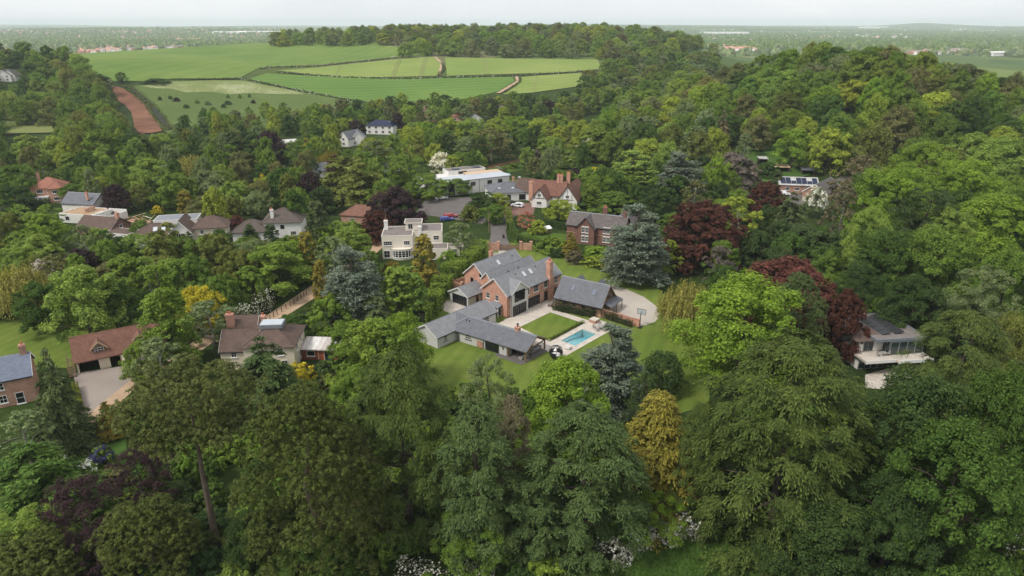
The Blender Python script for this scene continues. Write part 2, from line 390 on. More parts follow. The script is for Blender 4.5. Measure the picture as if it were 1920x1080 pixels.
# fields on the hill (outlines read along the hedges)
FLD = [
 ('crop_field', 'crop_green', [(70, 106), (140, 105), (267, 102), (333, 94), (420, 91), (507, 88.5), (740, 88), (797, 103), (745, 108), (600, 123), (507, 127), (487, 128), (450, 147), (333, 148), (267, 153), (213, 153), (150, 128)]),
 ('crop_field', 'crop_bright', [(520, 133), (600, 127), (743, 112), (813, 107), (828, 120), (820, 143), (667, 146), (583, 140)]),
 ('crop_field', 'crop_bright', [(834, 108), (1120, 112), (1127, 130), (1050, 137), (838, 143), (836, 125)]),
 ('crop_field', 'crop_deep', [(467, 149), (500, 138), (583, 143), (767, 148.5), (960, 145), (965, 153), (933, 173), (860, 189), (733, 198), (600, 177), (500, 157)]),
 ('crop_field', 'crop_bright', [(974, 146), (1050, 140), (1123, 136), (1083, 163), (997, 175), (943, 178), (971, 156)]),
 ('meadow', 'meadow_grass', [(238, 166), (300, 152), (460, 151), (500, 160), (600, 180), (733, 201), (760, 212), (640, 232), (320, 256), (305, 243), (275, 200)]),
 ('flower_meadow', 'flower_meadow', [(262, 163), (300, 156), (345, 154), (400, 151.8), (455, 153), (500, 162), (545, 170), (570, 178), (520, 178), (470, 176), (430, 178), (395, 174), (350, 175), (320, 168), (290, 167)]),
 ('bare_soil_slope', 'bare_soil', [(209, 164), (220, 163), (233, 168), (248, 178), (262, 189), (274, 201), (284, 216), (296, 231), (305, 247), (284, 251), (262, 252), (252, 240), (250, 226), (246, 212), (236, 200), (222, 190), (215, 176)]),
 ('pasture', 'pasture', [(-40, 217), (87, 217), (104, 250), (-40, 254)])]
for i, (n, mat, P) in enumerate(FLD):
    Q_ = pix(P)
    if i == 0: Q_ = [(a * 1.33, b_ * 1.33) if 0 <= k <= 5 else (a, b_) for k, (a, b_) in enumerate(Q_)]      # the crop runs on over the brow
    sheet(n, Q_, mat, .45 + .12 * (n == 'flower_meadow') + .02 * i, 14)
for P in ([(812, 107.5), (818, 108.3), (830, 119), (826, 143), (822, 143), (826, 120)],
          [(972, 145), (965, 146), (969, 153), (936, 173), (930, 176), (938, 176), (973, 155)]):
    sheet('field_track', pix(P), 'dirt_track', .8, 10)
for (ua, va_), (ub, vb) in (((748, 113), (733, 146)), ((752, 113), (738, 146)), ((797, 110), (786, 145)), ((801, 110), (791, 145)), ((905, 110), (909, 141)), ((911, 110), (916, 141)), ((1008, 142), (1002, 172)), ((640, 123), (628, 144))):
    (xa, ya), (xb, yb) = pix([(ua, va_), (ub, vb)]); sheet('tramline', [(xa - .5, ya), (xa + .5, ya), (xb + .5, yb), (xb - .5, yb)], 'pasture', .75, 9)

# gardens, drives and paths round the houses
sheet('lawn', pix([(770, 640), (830, 560), (905, 470), (960, 455), (1060, 480), (1130, 510), (1230, 535), (1330, 640), (1330, 760), (1180, 800), (900, 790), (780, 740)]),
      'lawn', .012, 6, holes=[[ES(*p) for p in POOL]])
sheet('gravel_drive', [ES(*p) for p in [(13.2, -1.5), (14.5, -22.9), (16.0, -24.6), (19.5, -25.3), (23.5, -24.4), (27.5, -21), (30.5, -16), (32.2, -10), (32, -6), (30, -4), (25.5, -3.2), (23, 2), (22.2, 14), (25, 24), (31, 31), (35, 34), (35.5, 29.3), (30, 24), (27, 16), (24.5, 6), (22, 1.5)]], 'gravel', .02)
PAVE = [(-1.3, -.3), (-3.2, -.3), (-3.2, .4), (-9, .4), (-7.2, -13.9), (-7.2, -16.5), (-6.4, -20.6), (12.4, -20.6), (12.4, -14.6), (10.6, -14.6), (10.6, -4), (15, -3.2), (18.9, -3.2), (18.9, -.05), (-1.3, -.05)]
LAWN_IN = [(-1.9, -5.1), (8.7, -5.1), (8.7, -13.5), (-3.2, -13.5)]
sheet('stone_terrace', [ES(*p) for p in PAVE], 'paving', .05, None, holes=[[ES(*p) for p in POOL], [ES(*p) for p in LAWN_IN]])
sheet('stone_terrace', [ES(*p) for p in [(-6.4, 10.9), (-6.0, 17.4), (-1.25, 17.2), (-1.25, 10.9)]], 'paving', .05)
sheet('stone_terrace', [ES(*p) for p in [(-15.2, -9.8), (-14.1, -9.8), (-13.2, -12.4), (-7, -12.4), (-6.8, -16.6), (-14.8, -16.6)]], 'asphalt', .06)
sheet('garden_path', pix([(925, 515), (922, 474), (958, 474), (945, 500)]), 'gravel', .03)
sheet('village_lane', pix([(916, 470), (962, 470), (951, 448), (948, 432), (955, 415), (975, 398), (940, 394), (918, 400), (914, 412), (920, 425), (920, 440)]), 'asphalt', .03)
sheet('brick_forecourt', pix([(945, 405), (1000, 402), (1005, 380), (935, 382)]), 'brick_dark', .04)
sheet('village_lane', pix([(780, 400), (905, 420), (925, 395), (880, 370), (800, 372)]), 'asphalt', .035)
sheet('courtyard', pix([(137, 700), (262, 682), (270, 700), (245, 715), (190, 760), (166, 776), (150, 776), (140, 715)]), 'courtyard_gravel', .03)
sheet('dirt_track', pix([(110, 812), (166, 776), (190, 757), (245, 713), (270, 697), (330, 668), (378, 628), (420, 628), (345, 680), (275, 708), (205, 775), (155, 806), (130, 822)]), 'dirt_track', .05, 4)
sheet('dirt_track', pix([(400, 640), (455, 622), (590, 532), (690, 465), (715, 452), (722, 460), (700, 480), (585, 562), (490, 622), (440, 650)]), 'dirt_track', .05, 6)
sheet('lawn', pix([(-60, 612), (60, 590), (230, 596), (320, 600), (290, 622), (200, 660), (125, 690), (-60, 680)]), 'lawn', .02, 6)
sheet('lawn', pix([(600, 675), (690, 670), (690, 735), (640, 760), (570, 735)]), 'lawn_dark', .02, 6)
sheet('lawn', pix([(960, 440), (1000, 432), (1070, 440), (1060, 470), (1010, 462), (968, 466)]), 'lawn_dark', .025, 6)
sheet('rough_meadow', pix([(860, 1180), (900, 1070), (1130, 1050), (1250, 985), (1350, 985), (1420, 1100), (1500, 1200)]), 'rough_grass', .03, 4)
sheet('rough_meadow', pix([(1380, 330), (1400, 285), (1440, 268), (1510, 300), (1520, 330), (1440, 345)]), 'rough_grass', .5, 6)
sheet('garden_bed', pix([(20, 840), (170, 780), (235, 800), (240, 900), (190, 930), (80, 900)]), 'rough_grass', .03, 4)
sheet('leaf_litter', pix([(388, 1110), (395, 1035), (415, 1005), (432, 1005), (442, 1110)]), 'leaf_litter', .03, 4)
sheet('lawn', pix([(960, 345), (1060, 330), (1080, 345), (1040, 362), (980, 362)]), 'lawn', .03, 8)
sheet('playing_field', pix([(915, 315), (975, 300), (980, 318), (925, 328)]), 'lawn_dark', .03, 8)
sheet('gravel_path', pix([(912, 312), (975, 298), (978, 301), (915, 317)]), 'bare_soil', .05, 8)
sheet('brick_forecourt', pix([(118, 352), (168, 347), (165, 366), (120, 372)]), 'courtyard_gravel', .04)
sheet('stone_terrace', pix([(1622, 703), (1685, 686), (1712, 706), (1668, 730), (1622, 728)]), 'paving', .04)
sheet('asphalt_yard', pix([(1480, 388), (1570, 370), (1600, 335), (1580, 330), (1530, 352), (1480, 362)]), 'asphalt', .04, 6)
# swimming pool
bp_ = bpy.data.objects.new('swimming_pool', None); COL.objects.link(bp_); bp_.location = (*ES(0, 0), 0); bp_.rotation_euler = (0, 0, ETH)
tag(bp_, 'rectangular turquoise swimming pool with pale stone edge beside the square lawn', 'pool')
x0, x1, y0, y1 = -1.5, 6.0, -19.4, -15.8
V = [(x0, y0, .05), (x1, y0, .05), (x1, y1, .05), (x0, y1, .05), (x0, y0, -.75), (x1, y0, -1.7), (x1, y1, -1.7), (x0, y1, -.75), (2.2, y0, -1.0), (2.2, y1, -1.0)]
link('basin', mesh_of('basin', V, [(4, 8, 9, 7), (8, 5, 6, 9), (0, 4, 7, 3), (1, 2, 6, 5), (0, 1, 5, 8, 4), (3, 7, 9, 6, 2)], 'pool_tile'), bp_)
V = []; F = []
for i in range(3): add_box(V, F, x0 + .01 + i * .35, x0 + .36 + i * .35, y0 + .02, y1 - .02, -.9, -.22 - i * .2)
link('steps', mesh_of('steps', V, F, 'pool_tile'), bp_)
V = []; F = []; add_box(V, F, x0 + .004, x1 - .004, y0 + .004, y1 - .004, -1.9, -.08)
link('water', mesh_of('water', V, F, 'pool_water'), bp_)
V = []; F = []
for a in ((x0 - .35, x1 + .35, y0 - .35, y0), (x0 - .35, x1 + .35, y1, y1 + .35), (x0 - .35, x0, y0, y1), (x1, x1 + .35, y0, y1)): add_box(V, F, *a, .02, .09)
link('coping', mesh_of('coping', V, F, 'paving'), bp_)

# ------------------------------------------------------------------ buildings
WCACHE = {}
class Bld:
    def __init__(s, name, label, cat, x, y, deg, z=None, group=None):
        s.r = bpy.data.objects.new(name, None); COL.objects.link(s.r)
        s.r.location = (x, y, hz(x, y) if z is None else z); s.r.rotation_euler = (0, 0, math.radians(deg)); tag(s.r, label, cat, group)
    def part(s, name, V, F, mat, parent=None, smooth=False): return link(name, mesh_of(name, V, F, mat, smooth=smooth), parent or s.r)
    def box(s, name, x0, x1, y0, y1, z0, z1, mat, parent=None):
        V = []; F = []; add_box(V, F, min(x0, x1), max(x0, x1), min(y0, y1), max(y0, y1), z0, z1); return s.part(name, V, F, mat, parent)
    def boxes(s, name, L, mat, parent=None):
        V = []; F = []
        for b_ in L: add_box(V, F, *b_)
        return s.part(name, V, F, mat, parent)
    def gable(s, x0, x1, y0, y1, ze, zr, axis, wm, rm, oh=.35, ov=.3, z0=-.3, trim='white_paint', ends=(1, 1), asym=0):
        """walls with two gable ends, a roof slab over them, ridge cap and barge boards"""
        p0, p1, a0, a1 = (y0, y1, x0, x1) if axis == 'x' else (x0, x1, y0, y1)
        pm = (p0 + p1) / 2 + asym; sl0 = (zr - ze) / (pm - p0); sl1 = (zr - ze) / (p1 - pm); th = .16
        V = []; F = []; add_prism(V, F, [(p0, z0), (p1, z0), (p1, ze - .02), (pm, zr - .1), (p0, ze - .02)], axis, a0, a1); s.part('wall', V, F, wm)
        q0, q1, e0, e1 = p0 - oh, p1 + oh, ze + .08 - oh * sl0, ze + .08 - oh * sl1
        V = []; F = []; b0, b1 = a0 - ov * ends[0], a1 + ov * ends[1]
        add_prism(V, F, [(q0, e0 - th), (pm, zr - th + .06), (q1, e1 - th), (q1, e1), (pm, zr + .08), (q0, e0)], axis, b0, b1); rf = s.part('roof', V, F, rm)
        V = []; F = []; add_prism(V, F, [(pm - .14, zr - .02), (pm + .14, zr - .02), (pm, zr + .15)], axis, b0 - .01, b1 + .01); s.part('ridge_cap', V, F, 'lead' if 'slate' in rm else rm, rf)
        if trim:
            for k, e in zip((b0, b1), ends):
                if not e: continue
                V = []; F = []; c0, c1 = (k - .035, k - .004) if k == b0 else (k + .004, k + .035)
                add_prism(V, F, [(q0, e0 - .3), (pm, zr - .24), (q1, e1 - .3), (q1, e1 + .03), (pm, zr + .11), (q0, e0 + .03)], axis, c0, c1); s.part('barge_board', V, F, trim, rf)
            for q, e in ((q0, e0), (q1, e1)):
                V = []; F = []; d = .06 if q == q1 else -.06
                if axis == 'x': add_box(V, F, b0, b1, min(q, q + d), max(q, q + d), e - .2, e - .03)
                else: add_box(V, F, min(q, q + d), max(q, q + d), b0, b1, e - .2, e - .03)
                s.part('gutter', V, F, 'metal_dark', rf)
        return rf
    def hip(s, x0, x1, y0, y1, ze, zr, wm, rm, oh=.4, z0=-.3, ridge=None):
        s.box('wall', x0, x1, y0, y1, z0, ze, wm)
        X0, X1, Y0, Y1 = x0 - oh, x1 + oh, y0 - oh, y1 + oh
        if X1 - X0 > Y1 - Y0: h = (Y1 - Y0) / 2; R = [(X0 + h, (Y0 + Y1) / 2), (X1 - h, (Y0 + Y1) / 2)]; F = [(0, 1, 5, 4), (1, 2, 5), (2, 3, 4, 5), (3, 0, 4)]
        else: h = (X1 - X0) / 2; R = [((X0 + X1) / 2, Y0 + h), ((X0 + X1) / 2, Y1 - h)]; F = [(0, 1, 4), (1, 2, 5, 4), (2, 3, 5), (3, 0, 4, 5)]
        b0 = ze - .03
        V = [(X0, Y0, b0 + .12), (X1, Y0, b0 + .12), (X1, Y1, b0 + .12), (X0, Y1, b0 + .12), (*R[0], zr), (*R[1], zr)] + [(X0, Y0, b0), (X1, Y0, b0), (X1, Y1, b0), (X0, Y1, b0)]
        F = F + [(6, 7, 1, 0), (7, 8, 2, 1), (8, 9, 3, 2), (9, 6, 0, 3), (9, 8, 7, 6)]
        rf = s.part('roof', V, F, rm)
        V = []; F = []; add_tube(V, F, [(*R[0], zr), (*R[1], zr)], [.12, .12], 6)
        for c, r in ((0, 0), (3, 0 if X1 - X0 > Y1 - Y0 else 1), (1, 1 if X1 - X0 > Y1 - Y0 else 0), (2, 1)):
            cc = ((X0, Y0), (X1, Y0), (X1, Y1), (X0, Y1))[c]; add_tube(V, F, [(*R[r], zr), (*cc, b0 + .12)], [.1, .1], 5)
        s.part('ridge_cap', V, F, rm, rf)
        return rf
    def flat(s, x0, x1, y0, y1, z1, wm, rm, z0=-.3, para=.35, oh=0, edge=None):
        s.box('wall', x0, x1, y0, y1, z0, z1, wm)
        rf = s.box('roof', x0 - oh + .16, x1 + oh - .16, y0 - oh + .16, y1 + oh - .16, z1 + .004, z1 + .1, rm)
        X0, X1, Y0, Y1 = x0 - oh - .02, x1 + oh + .02, y0 - oh - .02, y1 + oh + .02
        s.boxes('parapet', [(X0, X1, Y0, Y0 + .18, z1 - .02, z1 + para), (X0, X1, Y1 - .18, Y1, z1 - .02, z1 + para), (X0, X0 + .18, Y0 + .18, Y1 - .18, z1 - .02, z1 + para), (X1 - .18, X1, Y0 + .18, Y1 - .18, z1 - .02, z1 + para)], edge or wm, rf)
        return rf
    def win(s, x, y, z, w, h, ang, nx=2, ny=1, fm='white_paint', sill='white_paint', pane='glass', name='window', fw=.07, lintel=None, bar=.05):
        """a framed opening standing on the wall face at (x, y); ang = the way it looks, in the building's own axes"""
        key = (w, h, nx, ny, fm, sill, pane, fw, lintel, bar)
        if key not in WCACHE:
            V = []; F = []; d0, d1 = -.02, .075
            add_box(V, F, d0, d1, -w / 2, -w / 2 + fw, 0, h); add_box(V, F, d0, d1, w / 2 - fw, w / 2, 0, h)
            add_box(V, F, d0, d1, -w / 2 + fw, w / 2 - fw, 0, fw); add_box(V, F, d0, d1, -w / 2 + fw, w / 2 - fw, h - fw, h)
            for i in range(1, nx): c = -w / 2 + w * i / nx; add_box(V, F, d0, .06, c - bar / 2, c + bar / 2, fw, h - fw)
            for j in range(1, ny): c = h * j / ny; add_box(V, F, d0, .055, -w / 2 + fw, w / 2 - fw, c - bar / 2, c + bar / 2)
            fme = mesh_of('window', V, F, fm)
            V = []; F = []; add_box(V, F, -.03, .02, -w / 2 + .02, w / 2 - .02, .02, h - .02); pme = mesh_of('pane', V, F, pane)
            sme = lme = None
            if sill: V = []; F = []; add_box(V, F, -.02, .16, -w / 2 - .1, w / 2 + .1, -.12, -.002); sme = mesh_of('sill', V, F, sill)
            if lintel: V = []; F = []; add_box(V, F, -.02, .045, -w / 2 - .1, w / 2 + .1, h + .002, h + .22); lme = mesh_of('lintel', V, F, lintel)
            WCACHE[key] = (fme, pme, sme, lme)
        fme, pme, sme, lme = WCACHE[key]
        o = link(name, fme, s.r, (x, y, z), math.radians(ang)); link('pane', pme, o)
        if sme: link('sill', sme, o)
        if lme: link('lintel', lme, o)
        return o
    def bifold(s, x, y, z, w, h, ang, n, fm='dark_frame', ny=3):
        """glazed folding doors: one framed leaf after another"""
        a = math.radians(ang)
        for i in range(n):
            c = -w / 2 + w * (i + .5) / n
            s.win(x - math.sin(a) * c, y + math.cos(a) * c, z, round(w / n - .012, 3), h, ang, 1, ny, fm, None, name='glazed_door', fw=.06, bar=.035)
    def chimney(s, x, y, z0, z1, w=.8, d=.6, mat='brick', pots=1):
        c = s.boxes('chimney', [(x - w / 2, x + w / 2, y - d / 2, y + d / 2, z0, z1 - .35), (x - w / 2 - .08, x + w / 2 + .08, y - d / 2 - .08, y + d / 2 + .08, z1 - .35, z1 - .15), (x - w / 2 - .02, x + w / 2 + .02, y - d / 2 - .02, y + d / 2 + .02, z1 - .15, z1)], mat)
        for i in range(pots):
            V = []; F = []; px = x + (i - (pots - 1) / 2) * .38; add_tube(V, F, [(px, y, z1 - .02), (px, y, z1 + .3), (px, y, z1 + .5)], [.15, .12, .14], 9); s.part('chimney_pot', V, F, 'terracotta', c)
        return c
    def skylight(s, x, y, z, slope_dir, pitch, w=.8, h=1.2, pane='sky_glass', frame='zinc'):
        """roof window lying in the slope; slope_dir = way the slope faces (deg), pitch in deg"""
        V = []; F = []; fw = .08
        for b_ in ((-h / 2, -h / 2 + fw, -w / 2, w / 2), (h / 2 - fw, h / 2, -w / 2, w / 2), (-h / 2 + fw, h / 2 - fw, -w / 2, -w / 2 + fw), (-h / 2 + fw, h / 2 - fw, w / 2 - fw, w / 2)): add_box(V, F, *b_, -.02, .1)
        o = link('skylight', mesh_of('skylight', V, F, frame), s.r, (x, y, z), rot=(0, math.radians(pitch), math.radians(slope_dir)))
        V = []; F = []; add_box(V, F, -h / 2 + fw, h / 2 - fw, -w / 2 + fw, w / 2 - fw, -.01, .06); link('pane', mesh_of('pane', V, F, pane), o)


# main brick house: three parallel slate ridges, a rendered gable, a garden room
hs = Bld('brick_house', 'large orange brick house with three parallel grey slate roofs and pale gabled bay', 'house', *EO, 49, 0)
A = hs.gable(0, 18.7, 0, 7.4, 5.5, 8.5, 'x', 'brick', 'slate', .4, .4, trim='grey_paint')
hs.gable(3.2, 18.6, 7.42, 10.7, 5.9, 7.7, 'x', 'brick', 'slate', .1, .3, trim='grey_paint')
hs.gable(4.7, 18.5, 10.72, 17.6, 5.3, 8.3, 'x', 'brick', 'slate', .35, .35, trim='grey_paint')
hs.gable(-1.2, 4.68, 10.8, 16.7, 2.6, 4.15, 'x', 'boards', 'slate', .35, .35, trim='grey_paint', ends=(1, 0))
# pale bay with its own cross gable
hs.gable(.9, 6.5, -.45, 3.2, 5.5, 7.75, 'y', 'grey_paint', 'slate', .3, .25, trim='white_paint', ends=(1, 0))
for (x, y, zz) in ((8.3, 9.6, 7.0), (11.8, 9.6, 7.0)):
    hs.part('valley_gablet', [(x - 1.0, y - 2.6, 6.3), (x + 1.0, y - 2.6, 6.3), (x, y - 2.6, 7.35), (x - 1.0, y + .3, 6.3), (x + 1.0, y + .3, 6.3), (x, y + .3, 7.35)], [(0, 1, 2), (5, 4, 3), (0, 2, 5, 3), (2, 1, 4, 5), (1, 0, 3, 4)], 'slate_dark', A)
for b_ in (3.0, 5.7): hs.win(0, b_, 3.3, 1.0, 1.35, 180, 2, 2, 'grey_paint', 'white_paint', lintel='brick_pale')
hs.win(4.7, 15.2, 3.2, .9, 1.25, 180, 2, 1, 'dark_frame', 'white_paint', lintel='brick_pale')
hs.win(4.7, 12.4, 5.2, .7, .9, 180, 1, 1, 'dark_frame', 'white_paint')
hs.bifold(3.55, -.45, .08, 4.6, 2.35, 270, 6)
hs.win(3.6, -.45, 3.15, 3.4, 2.5, 270, 4, 3, 'dark_frame', 'white_paint', bar=.06)
hs.bifold(8.95, 0, .08, 4.5, 2.35, 270, 5)
hs.win(9.8, 0, 3.4, 1.7, 1.5, 270, 3, 2, 'grey_paint', 'white_paint', lintel='brick_pale')
hs.win(13.3, 0, 3.4, 1.3, 1.5, 270, 2, 2, 'grey_paint', 'white_paint', lintel='brick_pale')
hs.win(17.2, 0, 3.4, 1.3, 1.5, 270, 2, 2, 'grey_paint', 'white_paint', lintel='brick_pale')
hs.win(13.4, 0, .08, 1.2, 2.35, 270, 2, 3, 'dark_frame', None, lintel='brick_pale', name='glazed_door')
hs.win(17.2, 0, .08, 1.3, 2.3, 270, 2, 3, 'dark_frame', None, lintel='brick_pale', name='glazed_door')
hs.win(7.1, 0, 3.4, .6, 1.4, 270, 1, 2, 'grey_paint', 'white_paint')
hs.bifold(-1.2, 13.5, .08, 4.6, 2.2, 180, 6)
hs.win(18.7, 3.6, 3.3, 1.2, 1.4, 0, 2, 2, 'grey_paint', 'white_paint'); hs.win(18.7, 3.6, .8, 1.4, 1.4, 0, 2, 2, 'grey_paint', 'white_paint')
hs.win(1.8, 10.8, .3, .8, 1.9, 270, 1, 2, 'dark_frame', None)
# porch on the front gable
hs.part('porch_roof', [(-1.5, 1.4, 2.45), (.02, 1.4, 2.95), (.02, 4.6, 2.95), (-1.5, 4.6, 2.45), (-1.5, 1.4, 2.3), (.02, 1.4, 2.8), (.02, 4.6, 2.8), (-1.5, 4.6, 2.3)], [(0, 1, 2, 3), (7, 6, 5, 4), (0, 4, 5, 1), (1, 5, 6, 2), (2, 6, 7, 3), (3, 7, 4, 0)], 'lead')
for b_ in (1.6, 4.4): hs.box('porch_post', -1.4, -1.25, b_ - .07, b_ + .07, 0, 2.33, 'white_paint')
hs.win(0, 2.4, .08, 1.1, 2.2, 180, 1, 3, 'grey_paint', None, name='front_door')
# chimneys
c = hs.box('chimney', 14.0, 15.6, -.62, .02, -.2, 5.2, 'brick')
hs.part('chimney_shoulder', [(14.0, -.62, 5.2), (15.6, -.62, 5.2), (15.6, .9, 5.2), (14.0, .9, 5.2), (14.25, -.45, 6.0), (15.35, -.45, 6.0), (15.35, .7, 6.0), (14.25, .7, 6.0)], [(0, 1, 5, 4), (1, 2, 6, 5), (2, 3, 7, 6), (3, 0, 4, 7), (4, 5, 6, 7)], 'brick', c)
hs.boxes('chimney_stack', [(14.25, 15.35, -.45, .7, 6.0, 9.0), (14.15, 15.45, -.55, .8, 9.0, 9.2), (14.25, 15.35, -.45, .7, 9.2, 9.45)], 'brick', c)
for p in (14.55, 15.05):
    V = []; F = []; add_tube(V, F, [(p, .12, 9.4), (p, .12, 9.75), (p, .12, 10.0)], [.16, .13, .16], 9); hs.part('chimney_pot', V, F, 'terracotta', c)
hs.chimney(13.5, 17.2, 5.0, 8.5, .9, .7, 'brick', 1)
PA = math.degrees(math.atan2(3.0, 3.7))
for a, b_ in ((8.3, 2.35), (10.6, 2.35)): hs.skylight(a, b_, 5.62 + b_ * 3.0 / 3.7, 270, PA, .75, 1.35)
hs.skylight(11.2, 12.7, 5.42 + (12.7 - 10.72) * 3.0 / 3.44, 270, math.degrees(math.atan2(3.0, 3.44)), .75, 1.35)
for a, b_ in ((13.0, 2.9), (6.0, 2.9), (16.5, 13.0), (14.2, 9.0)):
    V = []; F = []; zz = {2.9: 7.85, 13.0: 7.35, 9.0: 7.6}[b_]; add_tube(V, F, [(a, b_, zz - .1), (a, b_, zz + .25)], [.12, .12], 8); hs.part('roof_vent', V, F, 'metal_dark', A)
for a, b_, zz in ((-.06, -.06, 5.1), (18.76, -.06, 5.1), (6.62, -.08, 5.0), (.8, -.5, 5.0)):
    V = []; F = []; add_tube(V, F, [(a, b_, .05), (a, b_, zz)], [.05, .05], 6); hs.part('downpipe', V, F, 'metal_dark')
hs.box('plinth', -.04, 18.75, -.04, 7.44, -.2, .3, 'brick_dark')

# long timber pavilion
pv = Bld('timber_pavilion', 'long low grey boarded pavilion with slate roof and open corner porch', 'pavilion', *EO, 49, 0)
pv.gable(-20.3, -3.2, .5, 6.9, 2.55, 4.35, 'x', 'boards', 'slate', .35, .35, trim='grey_paint')
pv.win(-20.3, 5.0, 1.0, .85, 1.1, 180, 2, 2, 'white_paint', 'metal_dark')
pv.win(-18.2, .5, 1.0, 1.1, 1.1, 270, 3, 2, 'white_paint', 'metal_dark')
pv.win(-6, .5, .1, 1.2, 2.0, 270, 2, 3, 'white_paint', None, name='glazed_door')
pm_ = Bld('pavilion_wing', 'long slate roofed wing of the pavilion with brick flue and open seating corner', 'pavilion', *ES(-12.15, 3.7), 49 - 90 + 6.2, 0)
L = 20.2
# walls stop short of the roof: the last bay is open on posts
V = []; F = []; add_prism(V, F, [(-3.35, -.3), (3.35, -.3), (3.35, 2.45), (0, 4.2), (-3.35, 2.45)], 'x', 3.5, 15.6); pm_.part('wall', V, F, 'boards')
V = []; F = []; add_prism(V, F, [(-3.8, 2.22), (0, 4.16), (3.8, 2.22), (3.8, 2.38), (0, 4.33), (-3.8, 2.38)], 'x', .3, L); prf = pm_.part('roof', V, F, 'slate_dark')
V = []; F = []; add_prism(V, F, [(-.14, 4.26), (.14, 4.26), (0, 4.42)], 'x', 3.2, L + .02); pm_.part('ridge_cap', V, F, 'lead', prf)
pm_.part('barge_board', [(L + .004, -3.8, 2.1), (L + .004, 0, 4.05), (L + .004, 3.8, 2.1), (L + .004, 3.8, 2.4), (L + .004, 0, 4.36), (L + .004, -3.8, 2.4), (L + .05, -3.8, 2.1), (L + .05, 0, 4.05), (L + .05, 3.8, 2.1), (L + .05, 3.8, 2.4), (L + .05, 0, 4.36), (L + .05, -3.8, 2.4)], [(5, 4, 3, 2, 1, 0), (6, 7, 8, 9, 10, 11), (0, 1, 7, 6), (1, 2, 8, 7), (2, 3, 9, 8), (3, 4, 10, 9), (4, 5, 11, 10), (5, 0, 6, 11)], 'timber', prf)
pm_.part('valley_lead', [(.35, -3.6, 2.5), (3.6, -.1, 4.36), (3.85, -.1, 4.36), (.75, -3.6, 2.5), (.35, -3.6, 2.4), (3.6, -.1, 4.26), (3.85, -.1, 4.26), (.75, -3.6, 2.4)], [(0, 3, 2, 1), (4, 5, 6, 7), (0, 1, 5, 4), (1, 2, 6, 5), (2, 3, 7, 6), (3, 0, 4, 7)], 'lead', prf)
for y in (-3.4, 3.4):
    for x in ((19.8,) if y > 0 else (15.8, 19.8)): pm_.box('porch_post', x - .12, x + .12, y - .12, y + .12, -.1, 2.4, 'timber')
    pm_.box('porch_beam', 15.62, 19.95, y - .1, y + .1, 2.0, 2.24, 'timber')
pm_.box('porch_beam', 19.7, 19.9, -3.28, 3.28, 2.02, 2.22, 'timber')
for sx in (1, -1):
    V = []; F = []; add_tube(V, F, [(19.8, sx * 3.1, 1.3), (19.8, sx * 2.2, 2.1)], [.08, .08], 4); pm_.part('porch_brace', V, F, 'timber')
for x, n in ((6.0, 2),): pm_.win(x, -3.35, 1.1, 1.5, 1.0, 270, 3, 2, 'white_paint', 'metal_dark')
pm_.bifold(11.9, -3.35, .08, 3.3, 2.1, 270, 4)
pm_.win(14.6, -3.35, 1.0, .5, 1.0, 270, 1, 1, 'white_paint', None)
pm_.win(15.6, -1.2, .05, 1.6, 2.1, 0, 2, 3, 'dark_frame', None, name='glazed_door'); pm_.win(15.6, 1.6, .6, 1.4, 1.3, 0, 3, 2, 'dark_frame', None)
pm_.box('brick_screen', 8.2, 9.7, -3.47, -3.36, .1, 1.5, 'brick_pale')
pm_.boxes('chimney', [(15.2, 16.1, -.35, .45, 3.4, 4.9), (15.1, 16.2, -.45, .55, 4.9, 5.05)], 'brick')
V = []; F = []; add_tube(V, F, [(15.65, .05, 5.0), (15.65, .05, 5.5), (15.65, .05, 5.55), (15.65, .05, 5.75), (15.65, .05, 5.8)], [.12, .12, .24, .24, .1], 10); pm_.part('flue_cowl', V, F, 'metal_dark')
for x in (1.6, 2.4):
    V = []; F = []; add_tube(V, F, [(x + 2.2, -1.1, 3.6), (x + 2.2, -1.1, 4.1)], [.1, .1], 8); pm_.part('roof_vent', V, F, 'metal_dark', prf)
for x in (3.7, 9.9, 15.5):
    V = []; F = []; add_tube(V, F, [(x, -3.42, .05), (x, -3.42, 2.3)], [.05, .05], 6); pm_.part('downpipe', V, F, 'metal_dark')

# garage with steep slate roof
g0 = ES(12.1, -3.9); ga = 49 - 90 + 9
gb = Bld('garage_building', 'detached garage with steep dark slate roof, two roof windows and outside stair', 'garage', *g0, ga, 0)
gb.gable(0, 11.3, 0, 7.2, 2.6, 6.3, 'x', 'boards_brown', 'slate_dark', .4, .35, trim='timber')
gp = math.degrees(math.atan2(3.7, 3.6))
for x in (3.4, 8.6): gb.skylight(x, 1.9, 2.72 + 1.9 * 3.7 / 3.6, 270, gp, .8, 1.3, 'slate_blue', 'lead')
gb.box('plinth', -.06, 11.36, -.06, 7.26, -.2, .6, 'brick')
for x in (2.2, 4.6, 7, 9.4): gb.win(x, 0, 1.2, .7, .8, 270, 1, 1, 'dark_frame', None)
gb.win(11.3, 3.6, 3.3, 1.3, 1.4, 0, 2, 1, 'timber_dark', None)
for x in (3.2, 8.4):   # dormers on the far slope
    V = []; F = []; add_prism(V, F, [(x - 1.0, 4.2), (x + 1.0, 4.2), (x + 1.0, 5.2), (x, 6.2), (x - 1.0, 5.2)], 'y', 4.0, 6.4); d = gb.part('dormer', V, F, 'boards_brown')
    V = []; F = []; add_prism(V, F, [(x - 1.25, 5.0), (x, 6.25), (x + 1.25, 5.0), (x + 1.25, 5.12), (x, 6.4), (x - 1.25, 5.12)], 'y', 3.7, 6.65); gb.part('dormer_roof', V, F, 'slate_dark', d)
